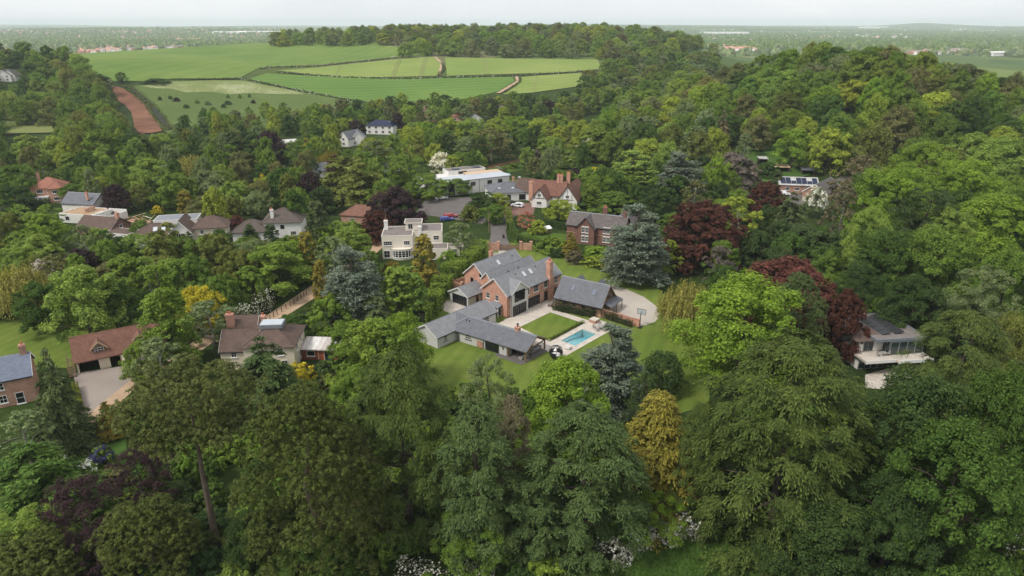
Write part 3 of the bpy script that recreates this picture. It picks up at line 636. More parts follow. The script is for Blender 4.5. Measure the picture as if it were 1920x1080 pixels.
gb.part('porch_roof', [(11.3, 1.4, 2.75), (13.2, 1.4, 2.15), (13.2, 7.6, 2.15), (11.3, 7.6, 2.75), (11.3, 1.4, 2.6), (13.2, 1.4, 2.0), (13.2, 7.6, 2.0), (11.3, 7.6, 2.6)], [(0, 1, 2, 3), (7, 6, 5, 4), (0, 4, 5, 1), (1, 5, 6, 2), (2, 6, 7, 3), (3, 7, 4, 0)], 'slate_dark')
for y in (1.6, 4.5, 7.4): gb.box('porch_post', 12.95, 13.1, y - .08, y + .08, 0, 2.05, 'timber')
gb.win(11.3, 2.9, .05, 2.2, 2.1, 0, 2, 1, 'timber_dark', None, 'timber_dark', name='garage_door'); gb.win(11.3, 5.6, .05, 2.2, 2.1, 0, 2, 1, 'timber_dark', None, 'timber_dark', name='garage_door')
V = []; F = []
for i in range(9): add_box(V, F, -1.35 + .0, -.35, -.9 + i * .3, -.62 + i * .3, .22 + i * .22, .27 + i * .22)
for xx in (-1.4, -.35): add_tube(V, F, [(xx, -1.0, .1), (xx, 1.8, 2.2)], [.06, .06], 4); add_tube(V, F, [(xx, -1.0, 1.0), (xx, 1.8, 3.1)], [.04, .04], 4); add_tube(V, F, [(xx, -1.0, 0), (xx, -1.0, 1.0)], [.05, .05], 4); add_tube(V, F, [(xx, 1.8, 0), (xx, 1.8, 3.1)], [.05, .05], 4)
gb.part('outside_stair', V, F, 'timber_dark')

# white flat-roofed house with roof turret
aw = Bld('flat_roofed_house', 'cream flat-roofed house with square roof room and curved bay window', 'house', -35.3, 177.0, 5, 0)
aw.flat(0, 8.3, 0, 9.5, 6.4, 'cream_render', 'flat_roof', para=.2)
aw.flat(8.32, 16.3, 3.6, 11.5, 6.4, 'cream_render', 'flat_roof', para=.2)
aw.flat(6.2, 10.6, 5.0, 9.2, 8.6, 'cream_render', 'flat_roof', z0=6.42, para=.12, oh=.25)
aw.win(7.6, 5.0, 6.9, 1.3, 1.5, 270, 2, 1, 'white_paint', None); aw.win(10.6, 7.0, 7.2, 1.0, .9, 0, 1, 1, 'white_paint', None)
aw.win(1.6, 0, 3.9, 2.3, 1.2, 270, 4, 2); aw.win(6.7, 0, 3.9, 1.6, 1.2, 270, 3, 2); aw.win(1.2, 0, .4, 1.6, 2.0, 270, 2, 2)
aw.win(8.3, 1.8, 3.9, 1.1, 1.2, 0, 2, 2); aw.win(14.6, 3.6, 4.0, 1.5, 1.3, 270, 2, 2); aw.win(16.3, 7.4, 4.0, 1.6, 1.3, 0, 2, 2)
V = []; F = []; n = 9
pr = [(5.3 + 2.5 * math.cos(math.pi + math.pi * i / (n - 1)), 1.35 * math.sin(math.pi + math.pi * i / (n - 1))) for i in range(n)]
for z_ in (-.2, 2.9):
    V += [(x, y, z_) for x, y in pr]
F = [(i, i + 1, n + i + 1, n + i) for i in range(n - 1)] + [tuple(range(n, 2 * n))]
bay = aw.part('bay', V, F, 'cream_render')
V = [(5.3 + (x - 5.3) * 1.08, y * 1.1, 2.92) for x, y in pr] + [(5.3 + (x - 5.3) * 1.08, y * 1.1, 3.1) for x, y in pr]
aw.part('bay_roof', V, [(i, i + 1, n + i + 1, n + i) for i in range(n - 1)] + [tuple(range(n, 2 * n))], 'cream_render', bay)
for i in range(n - 1):
    mx_, my_ = (pr[i][0] + pr[i + 1][0]) / 2, (pr[i][1] + pr[i + 1][1]) / 2; dx, dy = pr[i + 1][0] - pr[i][0], pr[i + 1][1] - pr[i][1]
    aw.win(mx_, my_, .7, round(math.hypot(dx, dy) - .03, 3), 1.9, math.degrees(math.atan2(-dx, dy)), 1, 3)
aw.chimney(.8, 6.5, 6.2, 9.2, 1.0, .8, 'white_render', 1); aw.chimney(10.2, 3.9, 4.0, 8.0, .9, .8, 'white_render', 0)
aw.box('aerial_mast', .77, .83, 6.47, 6.53, 9.2, 12.5, 'metal_grey')
aw.flat(12.2, 17.8, -1.4, 3.58, 2.9, 'cream_render', 'flat_roof', para=.2)
aw.win(13.6, -1.4, .1, 1.5, 2.0, 270, 2, 3, name='french_door'); aw.win(17.8, .8, .9, 1.4, 1.2, 0, 2, 2)
aw.flat(17.82, 22, 1.2, 4.4, 2.6, 'cream_render', 'flat_roof', para=.15); aw.win(19.6, 1.2, .9, 1.3, 1.1, 270, 2, 2); aw.win(21.3, 1.2, .1, .8, 1.9, 270, 1, 1, name='side_door')

# modern white house with long zinc roof
mh = Bld('modern_white_house', 'modern white house with shallow grey metal roof and flat-roofed wing behind', 'house', -24.0, 250.5, 28, 0)
mh.flat(0, 26, 0, 8, 5.3, 'white_render', 'zinc', para=.1, oh=.5, edge='zinc')
mh.flat(-6, 12, 8.3, 17, 4.6, 'white_render', 'pale_roof', para=.25)
mh.flat(6, 22, 13, 19, 6.2, 'white_render', 'flat_roof', z0=4.2, para=.2); mh.win(12, 13, 4.9, 3.5, 1.0, 270, 4, 1, 'dark_frame', None)
mh.win(0, 2.0, .3, 1.4, 4.6, 180, 1, 3, 'dark_frame', None); mh.win(1.6, 0, .2, 2.6, 4.8, 270, 2, 3, 'dark_frame', None)
for x in (6, 10.5, 17.5, 22): mh.win(x, 0, 2.8, 2.0, 1.5, 270, 2, 1, 'metal_grey', None)
mh.box('downpipe', 13, 13.1, -.12, -.02, 0, 5.2, 'metal_dark')
mh.boxes('terrace_railing', [(12, 27, 8.2, 8.26, 6.4, 6.45), (27, 27.06, 8.2, 14, 6.4, 6.45)] + [(12 + i * 2.5, 12.06 + i * 2.5, 8.2, 8.26, 5.3, 6.4) for i in range(7)], 'zinc')
mh.box('terrace_deck', 12.1, 27, 8.32, 12.9, 5.0, 5.42, 'timber_pale')
for x in (10, 19): mh.boxes('rooflight_box', [(x - 1.2, x + 1.2, 14, 16.4, 6.2, 6.9)], 'slate_dark')

# dark roofed bungalow and the tiled house beside it
bu = Bld('slate_bungalow', 'white walled bungalow with dark slate hipped roof and small rooflights', 'house', -7.5, 241.5, 12, 0)
bu.hip(0, 15.5, 0, 13, 3.0, 5.6, 'white_render', 'slate_dark')
for x, y in ((3.5, 2.9), (8.5, 2.6), (12.5, 9.3)): bu.skylight(x, y, 3.05 + (y + .4) * .36, 270, 20, .9, .7)
for x in (10.5, 12.5): bu.skylight(x, 3.4, 3.05 + 3.8 * .36, 270, 20, .9, .7)
bu.chimney(10, 8.5, 4.5, 6.9, .8, .7, 'brick', 1); bu.win(6.5, 0, .3, 1.4, 2.0, 270, 2, 1, 'dark_frame', None); bu.win(2.5, 0, .9, 1.2, 1.2, 270, 2, 1, 'dark_frame', None); bu.win(11.5, 0, .3, 2.4, 2.0, 270, 3, 1, 'dark_frame', None)
tu = Bld('tiled_roof_house', 'white house with steep red-brown tiled gables, black beams and tall brick chimneys', 'house', 6.5, 240.0, -18, 0)
tu.gable(0, 12.5, 0, 6.5, 3.6, 7.9, 'x', 'white_render', 'tile_red', .4, .4, trim='timber_dark')
tu.gable(2.2, 7.6, -5.5, 3.2, 3.2, 6.8, 'y', 'white_render', 'tile_red', .4, .4, trim='timber_dark', ends=(1, 0))
tu.gable(11.5, 18.2, -4.8, 9.5, 3.6, 8.2, 'y', 'white_render', 'tile_red', .4, .4, trim='timber_dark')
tu.gable(-6.5, .0, 3.5, 9.5, 3.4, 7.4, 'x', 'white_render', 'tile_brown', .4, .4, trim='timber_dark', ends=(1, 0))
for x in (9.5, 10.6): tu.chimney(x, 3.3, 6.8, 10.2, .9, .9, 'brick', 2)
tu.chimney(12.6, 5.5, 6.8, 10.6, 1.2, .9, 'brick', 3); tu.chimney(1.2, -3.0, 1.5, 8.6, 1.4, .9, 'brick', 2)
for x, y in ((14.8, -4.8), (4.9, -5.5)):
    tu.win(x, y, 1.0, 1.8, 1.2, 270, 3, 2); tu.win(x, y, 3.8, 1.3, 1.1, 270, 2, 2)
    for k in (-1.6, 0, 1.6): tu.box('beam', x + k - .07, x + k + .07, y - .06, y + .01, 3.3, 5.2 if k else 6.6, 'timber_dark')
    tu.box('beam', x - 2.2, x + 2.2, y - .07, y + .01, 3.2, 3.38, 'timber_dark')

# dark brick Victorian house
vi = Bld('victorian_house', 'dark red brick house with old slate roof, front gable and white arched windows', 'house', 16.2, 194.2, -23, 0)
vi.gable(0, 17, 0, 7.5, 5.2, 8.1, 'x', 'brick_dark', 'slate_old', .35, .35, trim='timber_dark')
vi.gable(3.3, 8.7, -1.4, 4, 5.0, 8.0, 'y', 'brick_dark', 'slate_old', .35, .35, trim='timber_dark', ends=(1, 0))
vi.gable(11, 17, 5, 17, 4.4, 7.4, 'y', 'brick_dark', 'slate_old', .35, .35, trim='timber_dark')
for x, y in ((6.0, -1.4), (12.0, 0)):
    for dx in (-.55, .55): vi.win(x + dx, y, 3.5, .85, 1.7, 270, 2, 2, lintel='white_paint'); vi.win(x + dx, y, .9, .85, 1.6, 270, 2, 2, lintel='white_paint')
for x in (15.4,): vi.win(x, 0, 3.4, .8, 1.6, 270, 2, 2, lintel='white_paint')
vi.chimney(10.2, 4.2, 7.2, 10.2, 1.3, 1.0, 'brick_dark', 2); vi.chimney(16.2, 3.7, 7.2, 9.8, 1.0, .8, 'brick_dark', 1)
vi.box('string_course', -.05, 17.05, -.05, .0, 2.75, 2.95, 'brick_pale')

# red brick house beyond the yews
rb = Bld('red_brick_villa', 'red brick villa with orange hipped roof and white conservatory at far left', 'house', -172.3, 240.5, 10, 0)
rb.hip(0, 9.5, 0, 8.5, 5, 8.2, 'brick', 'tile_orange'); rb.hip(6.2, 10.9, -1.6, 3, 5.0, 7.4, 'brick', 'tile_orange', .3)
for x, y in ((2.8, 0), (8.6, -1.6)): rb.win(x, y, 3.3, 2.0, 1.2, 270, 3, 1)
rb.win(8.6, -1.6, .9, 2.0, 1.2, 270, 3, 1); rb.chimney(1.2, 5, 6.3, 9.6, .8, .7, 'brick', 1); rb.win(5.6, 0, 3.5, .7, .8, 270, 1, 1); rb.win(10.9, 1, 3.3, 1.0, 1.1, 0, 2, 1)
rb.flat(-.4, 5.9, -2.4, -.02, 2.3, 'white_paint', 'pale_roof', para=.12, oh=.2)
for i in range(4): rb.win(.5 + i * 1.5, -2.4, .5 if i in (0, 3) else .05, 1.1, 1.5 if i in (0, 3) else 2.0, 270, 2, 1)
rb.flat(-8, -.6, 3, 8, 2.4, 'brick', 'tile_grey', para=.1); rb.box('garage_door', -7, -4.6, 2.95, 2.995, 0, 2.1, 'zinc')

# house being taken down: stripped rafters, bare white walls
de = Bld('roofless_house', 'half demolished white house with bare timber joists and slate roof behind', 'house', -155, 222.5, -12, 0)
de.gable(2.5, 15, 3, 11, 3.8, 6.6, 'x', 'white_render', 'slate_dark', .3, .3, trim='timber_dark'); de.chimney(12.2, 4.2, 5.0, 7.6, .7, .6, 'brick', 1)
de.boxes('wall', [(10, 28, -6.2, -5.9, 0, 3.0), (10, 10.3, -5.9, 2.7, 0, 3.0), (27.7, 28, -5.9, 2.7, 0, 2.6), (16, 16.25, -5.9, 2.7, 0, 2.7), (22, 22.25, -5.9, 2.7, 0, 2.8), (10.3, 27.7, 2.7, 2.95, 0, 3.0)], 'white_render')
de.box('ceiling_boards', 10.4, 21.9, -5.8, 2.6, 2.45, 2.6, 'pale_roof')
rng_ = random.Random(4)
for i in range(17): V = []; F = []; y = -5.6 + i * .5; add_box(V, F, 10.1 + rng_.random(), 21.8 - rng_.random() * 3, y, y + .09, 2.7, 2.9); de.part('joist', V, F, 'timber_pale')
for i in range(10):
    V = []; F = []; x = 10.8 + i * 1.1; add_tube(V, F, [(x, -6.0, 2.95), (x + rng_.uniform(-.3, .3), -2.0, 4.6)], [.06, .06], 4); de.part('rafter', V, F, 'timber_pale')
de.boxes('brick_gable', [(17.5, 18.0, -3.5, .5, 2.6, 4.2)], 'brick')
de.win(13, -6.2, .8, 1.6, 1.4, 270, 1, 1, 'white_paint', None); de.win(19, -6.2, .8, 1.6, 1.4, 270, 1, 1, 'white_paint', None)
db = Bld('timber_debris', 'heap of broken pale roof timbers beside the half demolished house', 'debris', -122, 214, 0, 0)
for i in range(46):
    V = []; F = []; x, y = rng_.gauss(0, 5.2), rng_.gauss(0, 3.2); a = rng_.uniform(0, 3.14); l = rng_.uniform(1, 2.6); zz = max(.15, 1.8 - .25 * math.hypot(x, y)) * rng_.random()
    add_tube(V, F, [(x - l * math.cos(a), y - l * math.sin(a), zz), (x + l * math.cos(a), y + l * math.sin(a), zz + rng_.uniform(-.1, .9))], [.08, .08], 4); db.part('plank', V, F, rng_.choice(['timber_pale', 'timber_pale', 'timber', 'white_render', 'timber_red']))
V = []; F = []
hp = [(math.cos(k * .7) * (6 - j * 2.6) * rng_.uniform(.8, 1.2), math.sin(k * .7) * (3.6 - j * 1.5) * rng_.uniform(.8, 1.2), j * .55 - .05) for j in range(3) for k in range(9)] + [(0, 0, 1.3)]
F = [(j * 9 + k, j * 9 + (k + 1) % 9, j * 9 + 9 + (k + 1) % 9, j * 9 + 9 + k) for j in range(2) for k in range(9)] + [(18 + k, 18 + (k + 1) % 9, 27) for k in range(9)]
db.part('rubble_heap', hp, F, 'brick_pale')
bs = Bld('brick_gabled_cottage', 'brick cottage with brown tiled roof and tall gable end below the roofless house', 'house', -132, 199.5, -14, 0)
bs.gable(0, 12.5, 0, 8, 2.7, 5.3, 'x', 'brick_dark', 'tile_brown', .3, .3, trim='timber_dark'); bs.chimney(11.9, 4, 4.6, 6.8, .9, .9, 'brick', 1)
bs.win(12.5, 4, 2.2, 1.2, 1.1, 0, 2, 1); bs.win(3.5, 0, 1.0, 1.2, 1.1, 270, 2, 1); bs.flat(12.52, 21, -3, 2.5, 2.6, 'white_render', 'tile_brown', para=.1); bs.win(17.5, -3, .9, 1.8, 1.1, 270, 3, 1)
ch = Bld('cream_gabled_house', 'white gabled house with brown tiled hipped roof and solar panels behind conifers', 'house', -97.5, 187.0, 12, 0)
ch.gable(0, 5.6, 0, 9, 4.6, 7.8, 'y', 'white_render', 'tile_brown', .4, .4, trim='white_paint')
ch.hip(5.3, 15, 2.5, 10, 4.6, 7.4, 'pale_render', 'tile_brown'); ch.hip(-10, 0, 1.5, 9, 3.6, 6.2, 'white_render', 'tile_brown')
ch.flat(-6, 6, 7.5, 14, 6.2, 'white_render', 'lead', para=.15)
ch.win(2.8, 0, 2.9, 2.4, 1.3, 270, 4, 1); ch.win(2.8, 0, .6, 2.4, 1.5, 270, 4, 1); ch.win(8.0, 2.5, 2.9, 1.0, 1.2, 270, 2, 1); ch.win(12.5, 2.5, 2.9, 1.2, 1.2, 270, 2, 1)
for i in range(3):
    ch.skylight(-4.5 + i * 2.2, 3.2, 5.0, 270, 38, 1.2, 1.5)
hw = Bld('hipped_roof_house', 'white house with broad brown hipped roof and white chimney behind dark conifers', 'house', -80.5, 195.0, 8, 0)
hw.hip(6.5, 17.5, 0, 10, 4.8, 8.2, 'white_render', 'tile_grey', .5); hw.hip(-2, 8, -2, 6.5, 2.8, 5.6, 'white_render', 'tile_grey', .5)
hw.win(12.0, 0, 2.9, 1.1, 1.2, 270, 2, 1, 'dark_frame', None); hw.win(15, 0, .9, 1.6, 1.2, 270, 3, 1); hw.chimney(9.2, 1.6, 5.6, 8.6, .9, .8, 'white_render', 2)
rs = Bld('red_roof_bungalow', 'low bungalow with red tiled roof half hidden behind the hipped roof house', 'house', -55, 213, -14, 0)
rs.hip(0, 14, 0, 7.5, 2.8, 5.6, 'brick_pale', 'tile_red'); rs.win(4, 0, .9, 1.6, 1.1, 270, 3, 1)

# far village houses
def far_house(name, label, u, v, w_m, d_m, ze, zr, deg, wm, rm, kind='gable', chim=1, wins=2):
    x, y, z, _ = hit(u, v); b_ = Bld(name, label, 'house', x, y, deg, z)
    (b_.gable(-w_m / 2, w_m / 2, 0, d_m, ze, zr, 'x', wm, rm, .4, .3) if kind == 'gable' else b_.gable(-w_m / 2, w_m / 2, 0, d_m, ze, zr, 'y', wm, rm, .4, .3) if kind == 'front' else b_.hip(-w_m / 2, w_m / 2, 0, d_m, ze, zr, wm, rm))
    for i in range(wins):
        xx = -w_m / 2 + w_m * (i + .5) / wins; b_.win(xx, 0, .8, 1.5, 1.3, 270, 2, 1)
        if ze > 4: b_.win(xx, 0, 3.2, 1.5, 1.2, 270, 2, 1)
    for i in range(chim): b_.chimney(-w_m / 4 + i * w_m / 2, d_m / 2, zr - 1, zr + 1.3, .8, .7, 'brick', 1)
    return b_
far_house('gabled_cottage', 'small white gabled cottage with dark roof behind the lime trees', 672, 273, 8, 11, 3.6, 7.2, 12, 'white_render', 'slate_dark', 'front', 0)
far_house('arched_gable_house', 'white house with tall arched gable window beside a small gabled cottage', 645, 275, 6, 10, 4.2, 7.4, -25, 'white_render', 'slate_dark', 'front', 0, 1)
far_house('solar_roof_house', 'white house with hipped roof of solar panels beyond the small gabled cottage', 712, 252, 16, 9, 4.8, 7.6, -8, 'white_render', 'solar', 'hip', 0, 4)
far_house('tiled_house', 'brown tiled house with two brick chimneys under the field hedge', 805, 228, 12, 8, 4.5, 7.6, 5, 'brick', 'tile_brown', 'hip', 2, 3)
far_house('gabled_house', 'small white gable peeping over the lime green trees', 893, 230, 7, 8, 2.6, 4.8, 10, 'white_render', 'slate_dark', 'front', 0, 1)
far_house('rooflight_house', 'brown roofed house with white rooflights near the field gate', 945, 219, 13, 9, 3.6, 7.2, -12, 'brick_dark', 'tile_grey', 'gable', 0, 3)
far_house('long_roof_house', 'long brown roof seen beside white blossom at the field foot', 1058, 205, 18, 8, 3, 5.6, -6, 'brick', 'tile_grey', 'gable', 1, 3)
far_house('orange_tiled_house', 'orange tiled roof among the trees below the lime row', 860, 228, 9, 7, 3.2, 6, 0, 'brick', 'tile_orange', 'hip', 1, 2)
far_house('white_gable_villa', 'white twin gabled villa at the left edge beside the wood', 8, 153, 11, 9, 4.5, 8.2, 4, 'white_render', 'slate_old', 'front', 0, 2)
far_house('white_gable_villa', 'smaller white gable house just inside the left edge of the wood', 20, 152, 8, 8, 4, 7.6, 4, 'white_render', 'slate_old', 'front', 0, 2)
far_house('grey_roof_bungalow', 'grey roofed bungalow between purple tree and white blossom tree', 735, 322, 9, 7, 2.8, 5.4, 15, 'white_render', 'slate_dark', 'hip', 0, 2)
far_house('pale_roof_shed', 'long low building with pinkish roof behind the dark purple beech', 535, 277, 12, 6, 2.4, 3.6, 25, 'brick_pale', 'pale_roof', 'gable', 0, 2)
far_house('red_roof_cottage', 'red roofed cottage hidden behind the big round willow', 465, 310, 12, 7, 3, 5.8, -15, 'brick_pale', 'tile_orange', 'gable', 1, 2)
far_house('slate_roof_cottage', 'slate roofed cottage between the dark yew and purple beech', 607, 333, 10, 7, 3, 5.6, 20, 'white_render', 'slate_dark', 'gable', 0, 2)

# courtyard barn with cart bays and dormers (lower left)
ba = Bld('courtyard_barn', 'brown tiled coach house with two dormers and open cart bays on the courtyard', 'barn', -79.6, 111.3, 31.5, 0)
Lb, Db = 15, 6.5
V = []; F = []
add_box(V, F, 0, .25, 0, Db, -.2, 2.6); add_box(V, F, .25, Lb, Db - .25, Db, -.2, 2.6); add_box(V, F, Lb - .25, Lb, 0, Db - .25, -.2, 2.6)
for x0_, x1_ in ((3.5, 5.3), (7.2, 11.5), (13.4, Lb - .25)): add_box(V, F, x0_, x1_, 0, .22, -.2, 2.6)
add_box(V, F, .25, Lb - .25, 0.02, .2, 2.3, 2.6); add_box(V, F, 3.5, 3.7, .22, Db - .25, -.2, 2.6); add_box(V, F, 7.0, 7.2, .22, Db - .25, -.2, 2.6)
ba.part('wall', V, F, 'pale_render')
for x in (0, Lb - .25):
    V = []; F = []; add_prism(V, F, [(0, 2.6), (Db, 2.6), (Db / 2, 5.9)], 'x', x, x + .25); ba.part('gable_wall', V, F, 'boards_brown')
V = []; F = []; add_prism(V, F, [(-.45, 2.22), (Db / 2, 5.9), (Db + .45, 2.22), (Db + .45, 2.4), (Db / 2, 6.1), (-.45, 2.4)], 'x', -.4, Lb + .4); brf = ba.part('roof', V, F, 'tile_red')
V = []; F = []; add_prism(V, F, [(Db / 2 - .15, 6.0), (Db / 2 + .15, 6.0), (Db / 2, 6.2)], 'x', -.42, Lb + .42); ba.part('ridge_cap', V, F, 'tile_red', brf)
for x in (4.0, 10.8):
    V = []; F = []; add_prism(V, F, [(x - 1.1, 3.0), (x + 1.1, 3.0), (x + 1.1, 4.2), (x, 5.3), (x - 1.1, 4.2)], 'y', .6, 3.0); d = ba.part('dormer', V, F, 'timber')
    V = []; F = []; add_prism(V, F, [(x - 1.45, 3.92), (x, 5.36), (x + 1.45, 3.92), (x + 1.45, 4.06), (x, 5.52), (x - 1.45, 4.06)], 'y', .25, 3.1); ba.part('dormer_roof', V, F, 'tile_red', d)
    V = []; F = []; add_prism(V, F, [(x - 1.48, 3.78), (x, 5.22), (x + 1.48, 3.78), (x + 1.48, 4.08), (x, 5.54), (x - 1.48, 4.08)], 'y', .2, .246); ba.part('barge_board', V, F, 'timber_pale', d)
    ba.win(x, .6, 3.25, 1.5, .95, 270, 3, 2, sill='white_paint')
V = []; F = []; add_box(V, F, 0, 1.9, -.03, .03, .05, 2.2); ba.r and link('cart_door', mesh_of('cart_door', V, F, 'pale_render'), ba.r, (7.2, -.05, 0), math.radians(-75))
V = []; F = []
for i in range(10): add_box(V, F, -1.35, -.45, -1.0 + i * .32, -.7 + i * .32, .25 + i * .25, .31 + i * .25)
for xx in (-1.4, -.4): add_tube(V, F, [(xx, -1.1, .1), (xx, 2.2, 2.7)], [.07, .07], 4); add_tube(V, F, [(xx, -1.1, 1.1), (xx, 2.2, 3.6)], [.05, .05], 4); add_tube(V, F, [(xx, -1.1, 0), (xx, -1.1, 1.1)], [.06, .06], 4)
ba.part('outside_stair', V, F, 'timber')
# brick house with blue slate roof at the left edge
bl = Bld('blue_slate_house', 'pale brick house with blue slate roof and end chimney at the left edge', 'house', -98, 92.2, 30, 0)
bl.gable(0, 19.5, 0, 7.2, 5.0, 7.6, 'x', 'brick_pale', 'slate_blue', .35, .3); bl.chimney(18.9, 3.6, 6.6, 9.2, .9, .8, 'brick_pale', 1)
for x in (8, 11.5, 15): bl.win(x, 0, 3.2, 1.1, 1.3, 270, 2, 2); bl.win(x, 0, .8, 1.1, 1.4, 270, 2, 2)
bl.win(17.3, 0, .1, 1.2, 2.1, 270, 1, 2, name='front_door')
# cream rendered house with glass lantern and its outhouse
cr_ = Bld('cream_rendered_house', 'cream rendered house with brown tiled hipped roof and flat glass lantern', 'house', -53.6, 111.6, 4, 0)
cr_.hip(4.6, 13.6, 0, 9, 5.0, 7.9, 'pale_render', 'tile_brown', .45); cr_.gable(0, 6.5, 1.2, 7.4, 4.0, 6.8, 'x', 'pale_render', 'tile_brown', .3, .2)
cr_.gable(-.5, 4.5, 7.5, 14.5, 4.2, 6.8, 'x', 'brick', 'tile_brown', .3, .3); cr_.chimney(-.2, 9.2, 4.0, 8.0, 1.4, .9, 'brick', 2); cr_.chimney(6.8, 7.0, 5.0, 8.4, .8, .8, 'brick', 1)
cr_.box('roof_lantern', 7.0, 11.2, 3.1, 6.0, 7.3, 8.0, 'lead'); cr_.box('lantern_glass', 7.15, 11.05, 3.25, 5.85, 8.0, 8.06, 'zinc')
for x, z_ in ((7.0, .9), (11.8, .9), (11.2, 3.3)): cr_.win(x, 0, z_, 1.0, 1.4, 270, 2, 2)
cr_.win(13.6, 2.4, 3.2, 1.0, 1.3, 0, 2, 2); cr_.win(13.6, 5.8, 3.2, 1.0, 1.3, 0, 2, 2); cr_.win(13.6, 4.2, .8, 1.1, 1.5, 0, 2, 2); cr_.win(2.4, 1.2, 2.6, 1.0, 1.1, 270, 2, 2)
oh_ = Bld('garden_outhouse', 'low red timber outhouse with rusty pale corrugated roof beside the cream house', 'outhouse', -40.2, 117.2, -4, 0)
oh_.box('wall', 0, 9.2, 0, 3.6, -.2, 2.3, 'timber_red')
oh_.part('roof', [(-.3, -.5, 2.35), (9.6, -.5, 2.35), (9.6, 4, 3.0), (-.3, 4, 3.0), (-.3, -.5, 2.25), (9.6, -.5, 2.25), (9.6, 4, 2.9), (-.3, 4, 2.9)], [(0, 1, 2, 3), (7, 6, 5, 4), (0, 4, 5, 1), (1, 5, 6, 2), (2, 6, 7, 3), (3, 7, 4, 0)], 'rusty_sheet')
oh_.win(1.8, 0, .8, 1.6, 1.1, 270, 1, 1, 'white_paint', 'white_paint'); oh_.win(5.2, 0, .05, 1.3, 2.0, 270, 2, 1, 'blue_paint', None, name='door'); oh_.win(7.6, 0, .7, 2.0, 1.3, 270, 2, 1, 'timber_dark', None)
for x in (3.2, 4.3): oh_.box('corner_board', x, x + .15, -.06, -.004, 0, 2.2, 'timber_pale')

# modern glass house on the right
mg = Bld('glass_villa', 'modern white two storey house with glass corner, flat roof and wide balcony', 'house', 64.6, 110.6, 8, 0)
mg.box('wall', 0, 5.2, 2.6, 11, -.2, 2.75, 'white_render'); mg.box('wall', 0, 4.9, 3.3, 10, 3.3, 5.75, 'white_render')
mg.box('wall', 4.92, 11.5, 4.6, 12, 3.3, 5.9, 'metal_grey'); mg.box('wall', 5.22, 11, 3.6, 11, -.2, 2.75, 'metal_grey')
mg.boxes('balcony', [(-.8, 5.2, -.5, 11, 2.76, 3.2), (5.2, 12, -1.2, 11, 2.76, 3.2)], 'paving')
mg.boxes('balcony_fascia', [(-.85, 5.15, -.56, -.505, 2.7, 3.3), (5.15, 12.05, -1.26, -1.205, 2.7, 3.3)], 'white_paint')
mg.boxes('flat_roof', [(2.2, 12.0, 1.6, 13, 5.92, 6.2), (-1.4, 2.19, 6.9, 13, 5.92, 6.2)], 'flat_roof')
mg.boxes('roof_edge', [(2.1, 12.1, 1.5, 1.7, 5.85, 6.4), (2.1, 12.1, 12.9, 13.1, 5.85, 6.4), (2.1, 2.3, 1.7, 12.9, 5.85, 6.4), (11.9, 12.1, 1.7, 12.9, 5.85, 6.4)], 'lead')
mg.part('pitched_roof', [(-1.2, 2.6, 5.7), (5.4, 2.6, 5.7), (5.4, 11, 5.7), (-1.2, 11, 5.7), (-1.2, 5.6, 6.75), (3.4, 5.6, 6.75)], [(0, 1, 5, 4), (1, 2, 5), (2, 3, 4, 5), (3, 2, 1, 0), (3, 0, 4)], 'tile_brown')
mg.win(1.9, 3.3, 3.3, 2.0, 2.1, 270, 2, 1, 'metal_grey', None, 'glass_green', name='sliding_door')
for i in range(3): mg.win(4.9, 1.9 + i * .95, 3.22, .9, 2.6, 180, 1, 1, 'metal_grey', None, 'glass_green', name='glass_wall')
for i in range(4): mg.win(5.8 + i * 1.65, 1.4, 3.22, 1.62, 2.6, 270, 1, 1, 'metal_grey', None, 'glass_green', name='glass_wall')
mg.box('glass_room', 4.95, 11.7, 1.45, 4.58, 3.21, 5.8, 'glass_green')
for i in range(4): mg.win(.7 + i * 1.3, 2.6, .05, 1.25, 2.6, 270, 1, 1, 'metal_grey', None, 'glass_green', name='glass_wall')
for i in range(4): mg.win(6.0 + i * 1.4, 3.6, .05, 1.35, 2.6, 270, 1, 1, 'metal_grey', None, 'glass_green', name='glass_wall')
for x, y in ((5.4, -.9), (7.6, .4), (9.8, -.9)): mg.box('column', x, x + .14, y, y + .14, 0, 2.78, 'metal_grey')
for k in range(2):
    for i in range(5): 
        V = []; F = []; x = 4.6 + k * 2.6; y = 3.6 + i * 1.7; V = [(x, y, 6.3), (x + 1.7, y, 6.75), (x + 1.7, y + 1.55, 6.75), (x, y + 1.55, 6.3), (x, y, 6.24), (x + 1.7, y, 6.69), (x + 1.7, y + 1.55, 6.69), (x, y + 1.55, 6.24)]
        mg.part('solar_panel', V, [(0, 1, 2, 3), (7, 6, 5, 4), (0, 4, 5, 1), (1, 5, 6, 2), (2, 6, 7, 3), (3, 7, 4, 0)], 'metal_dark')
rr_ = Bld('red_roof_annex', 'brown red tiled roof end behind the flat roofed glass house', 'house', 63, 124, -15, 0)
rr_.hip(0, 9, 0, 7, 4.4, 7.2, 'white_render', 'tile_red'); rr_.win(3, 0, 3, 1, 1.1, 270, 2, 1)

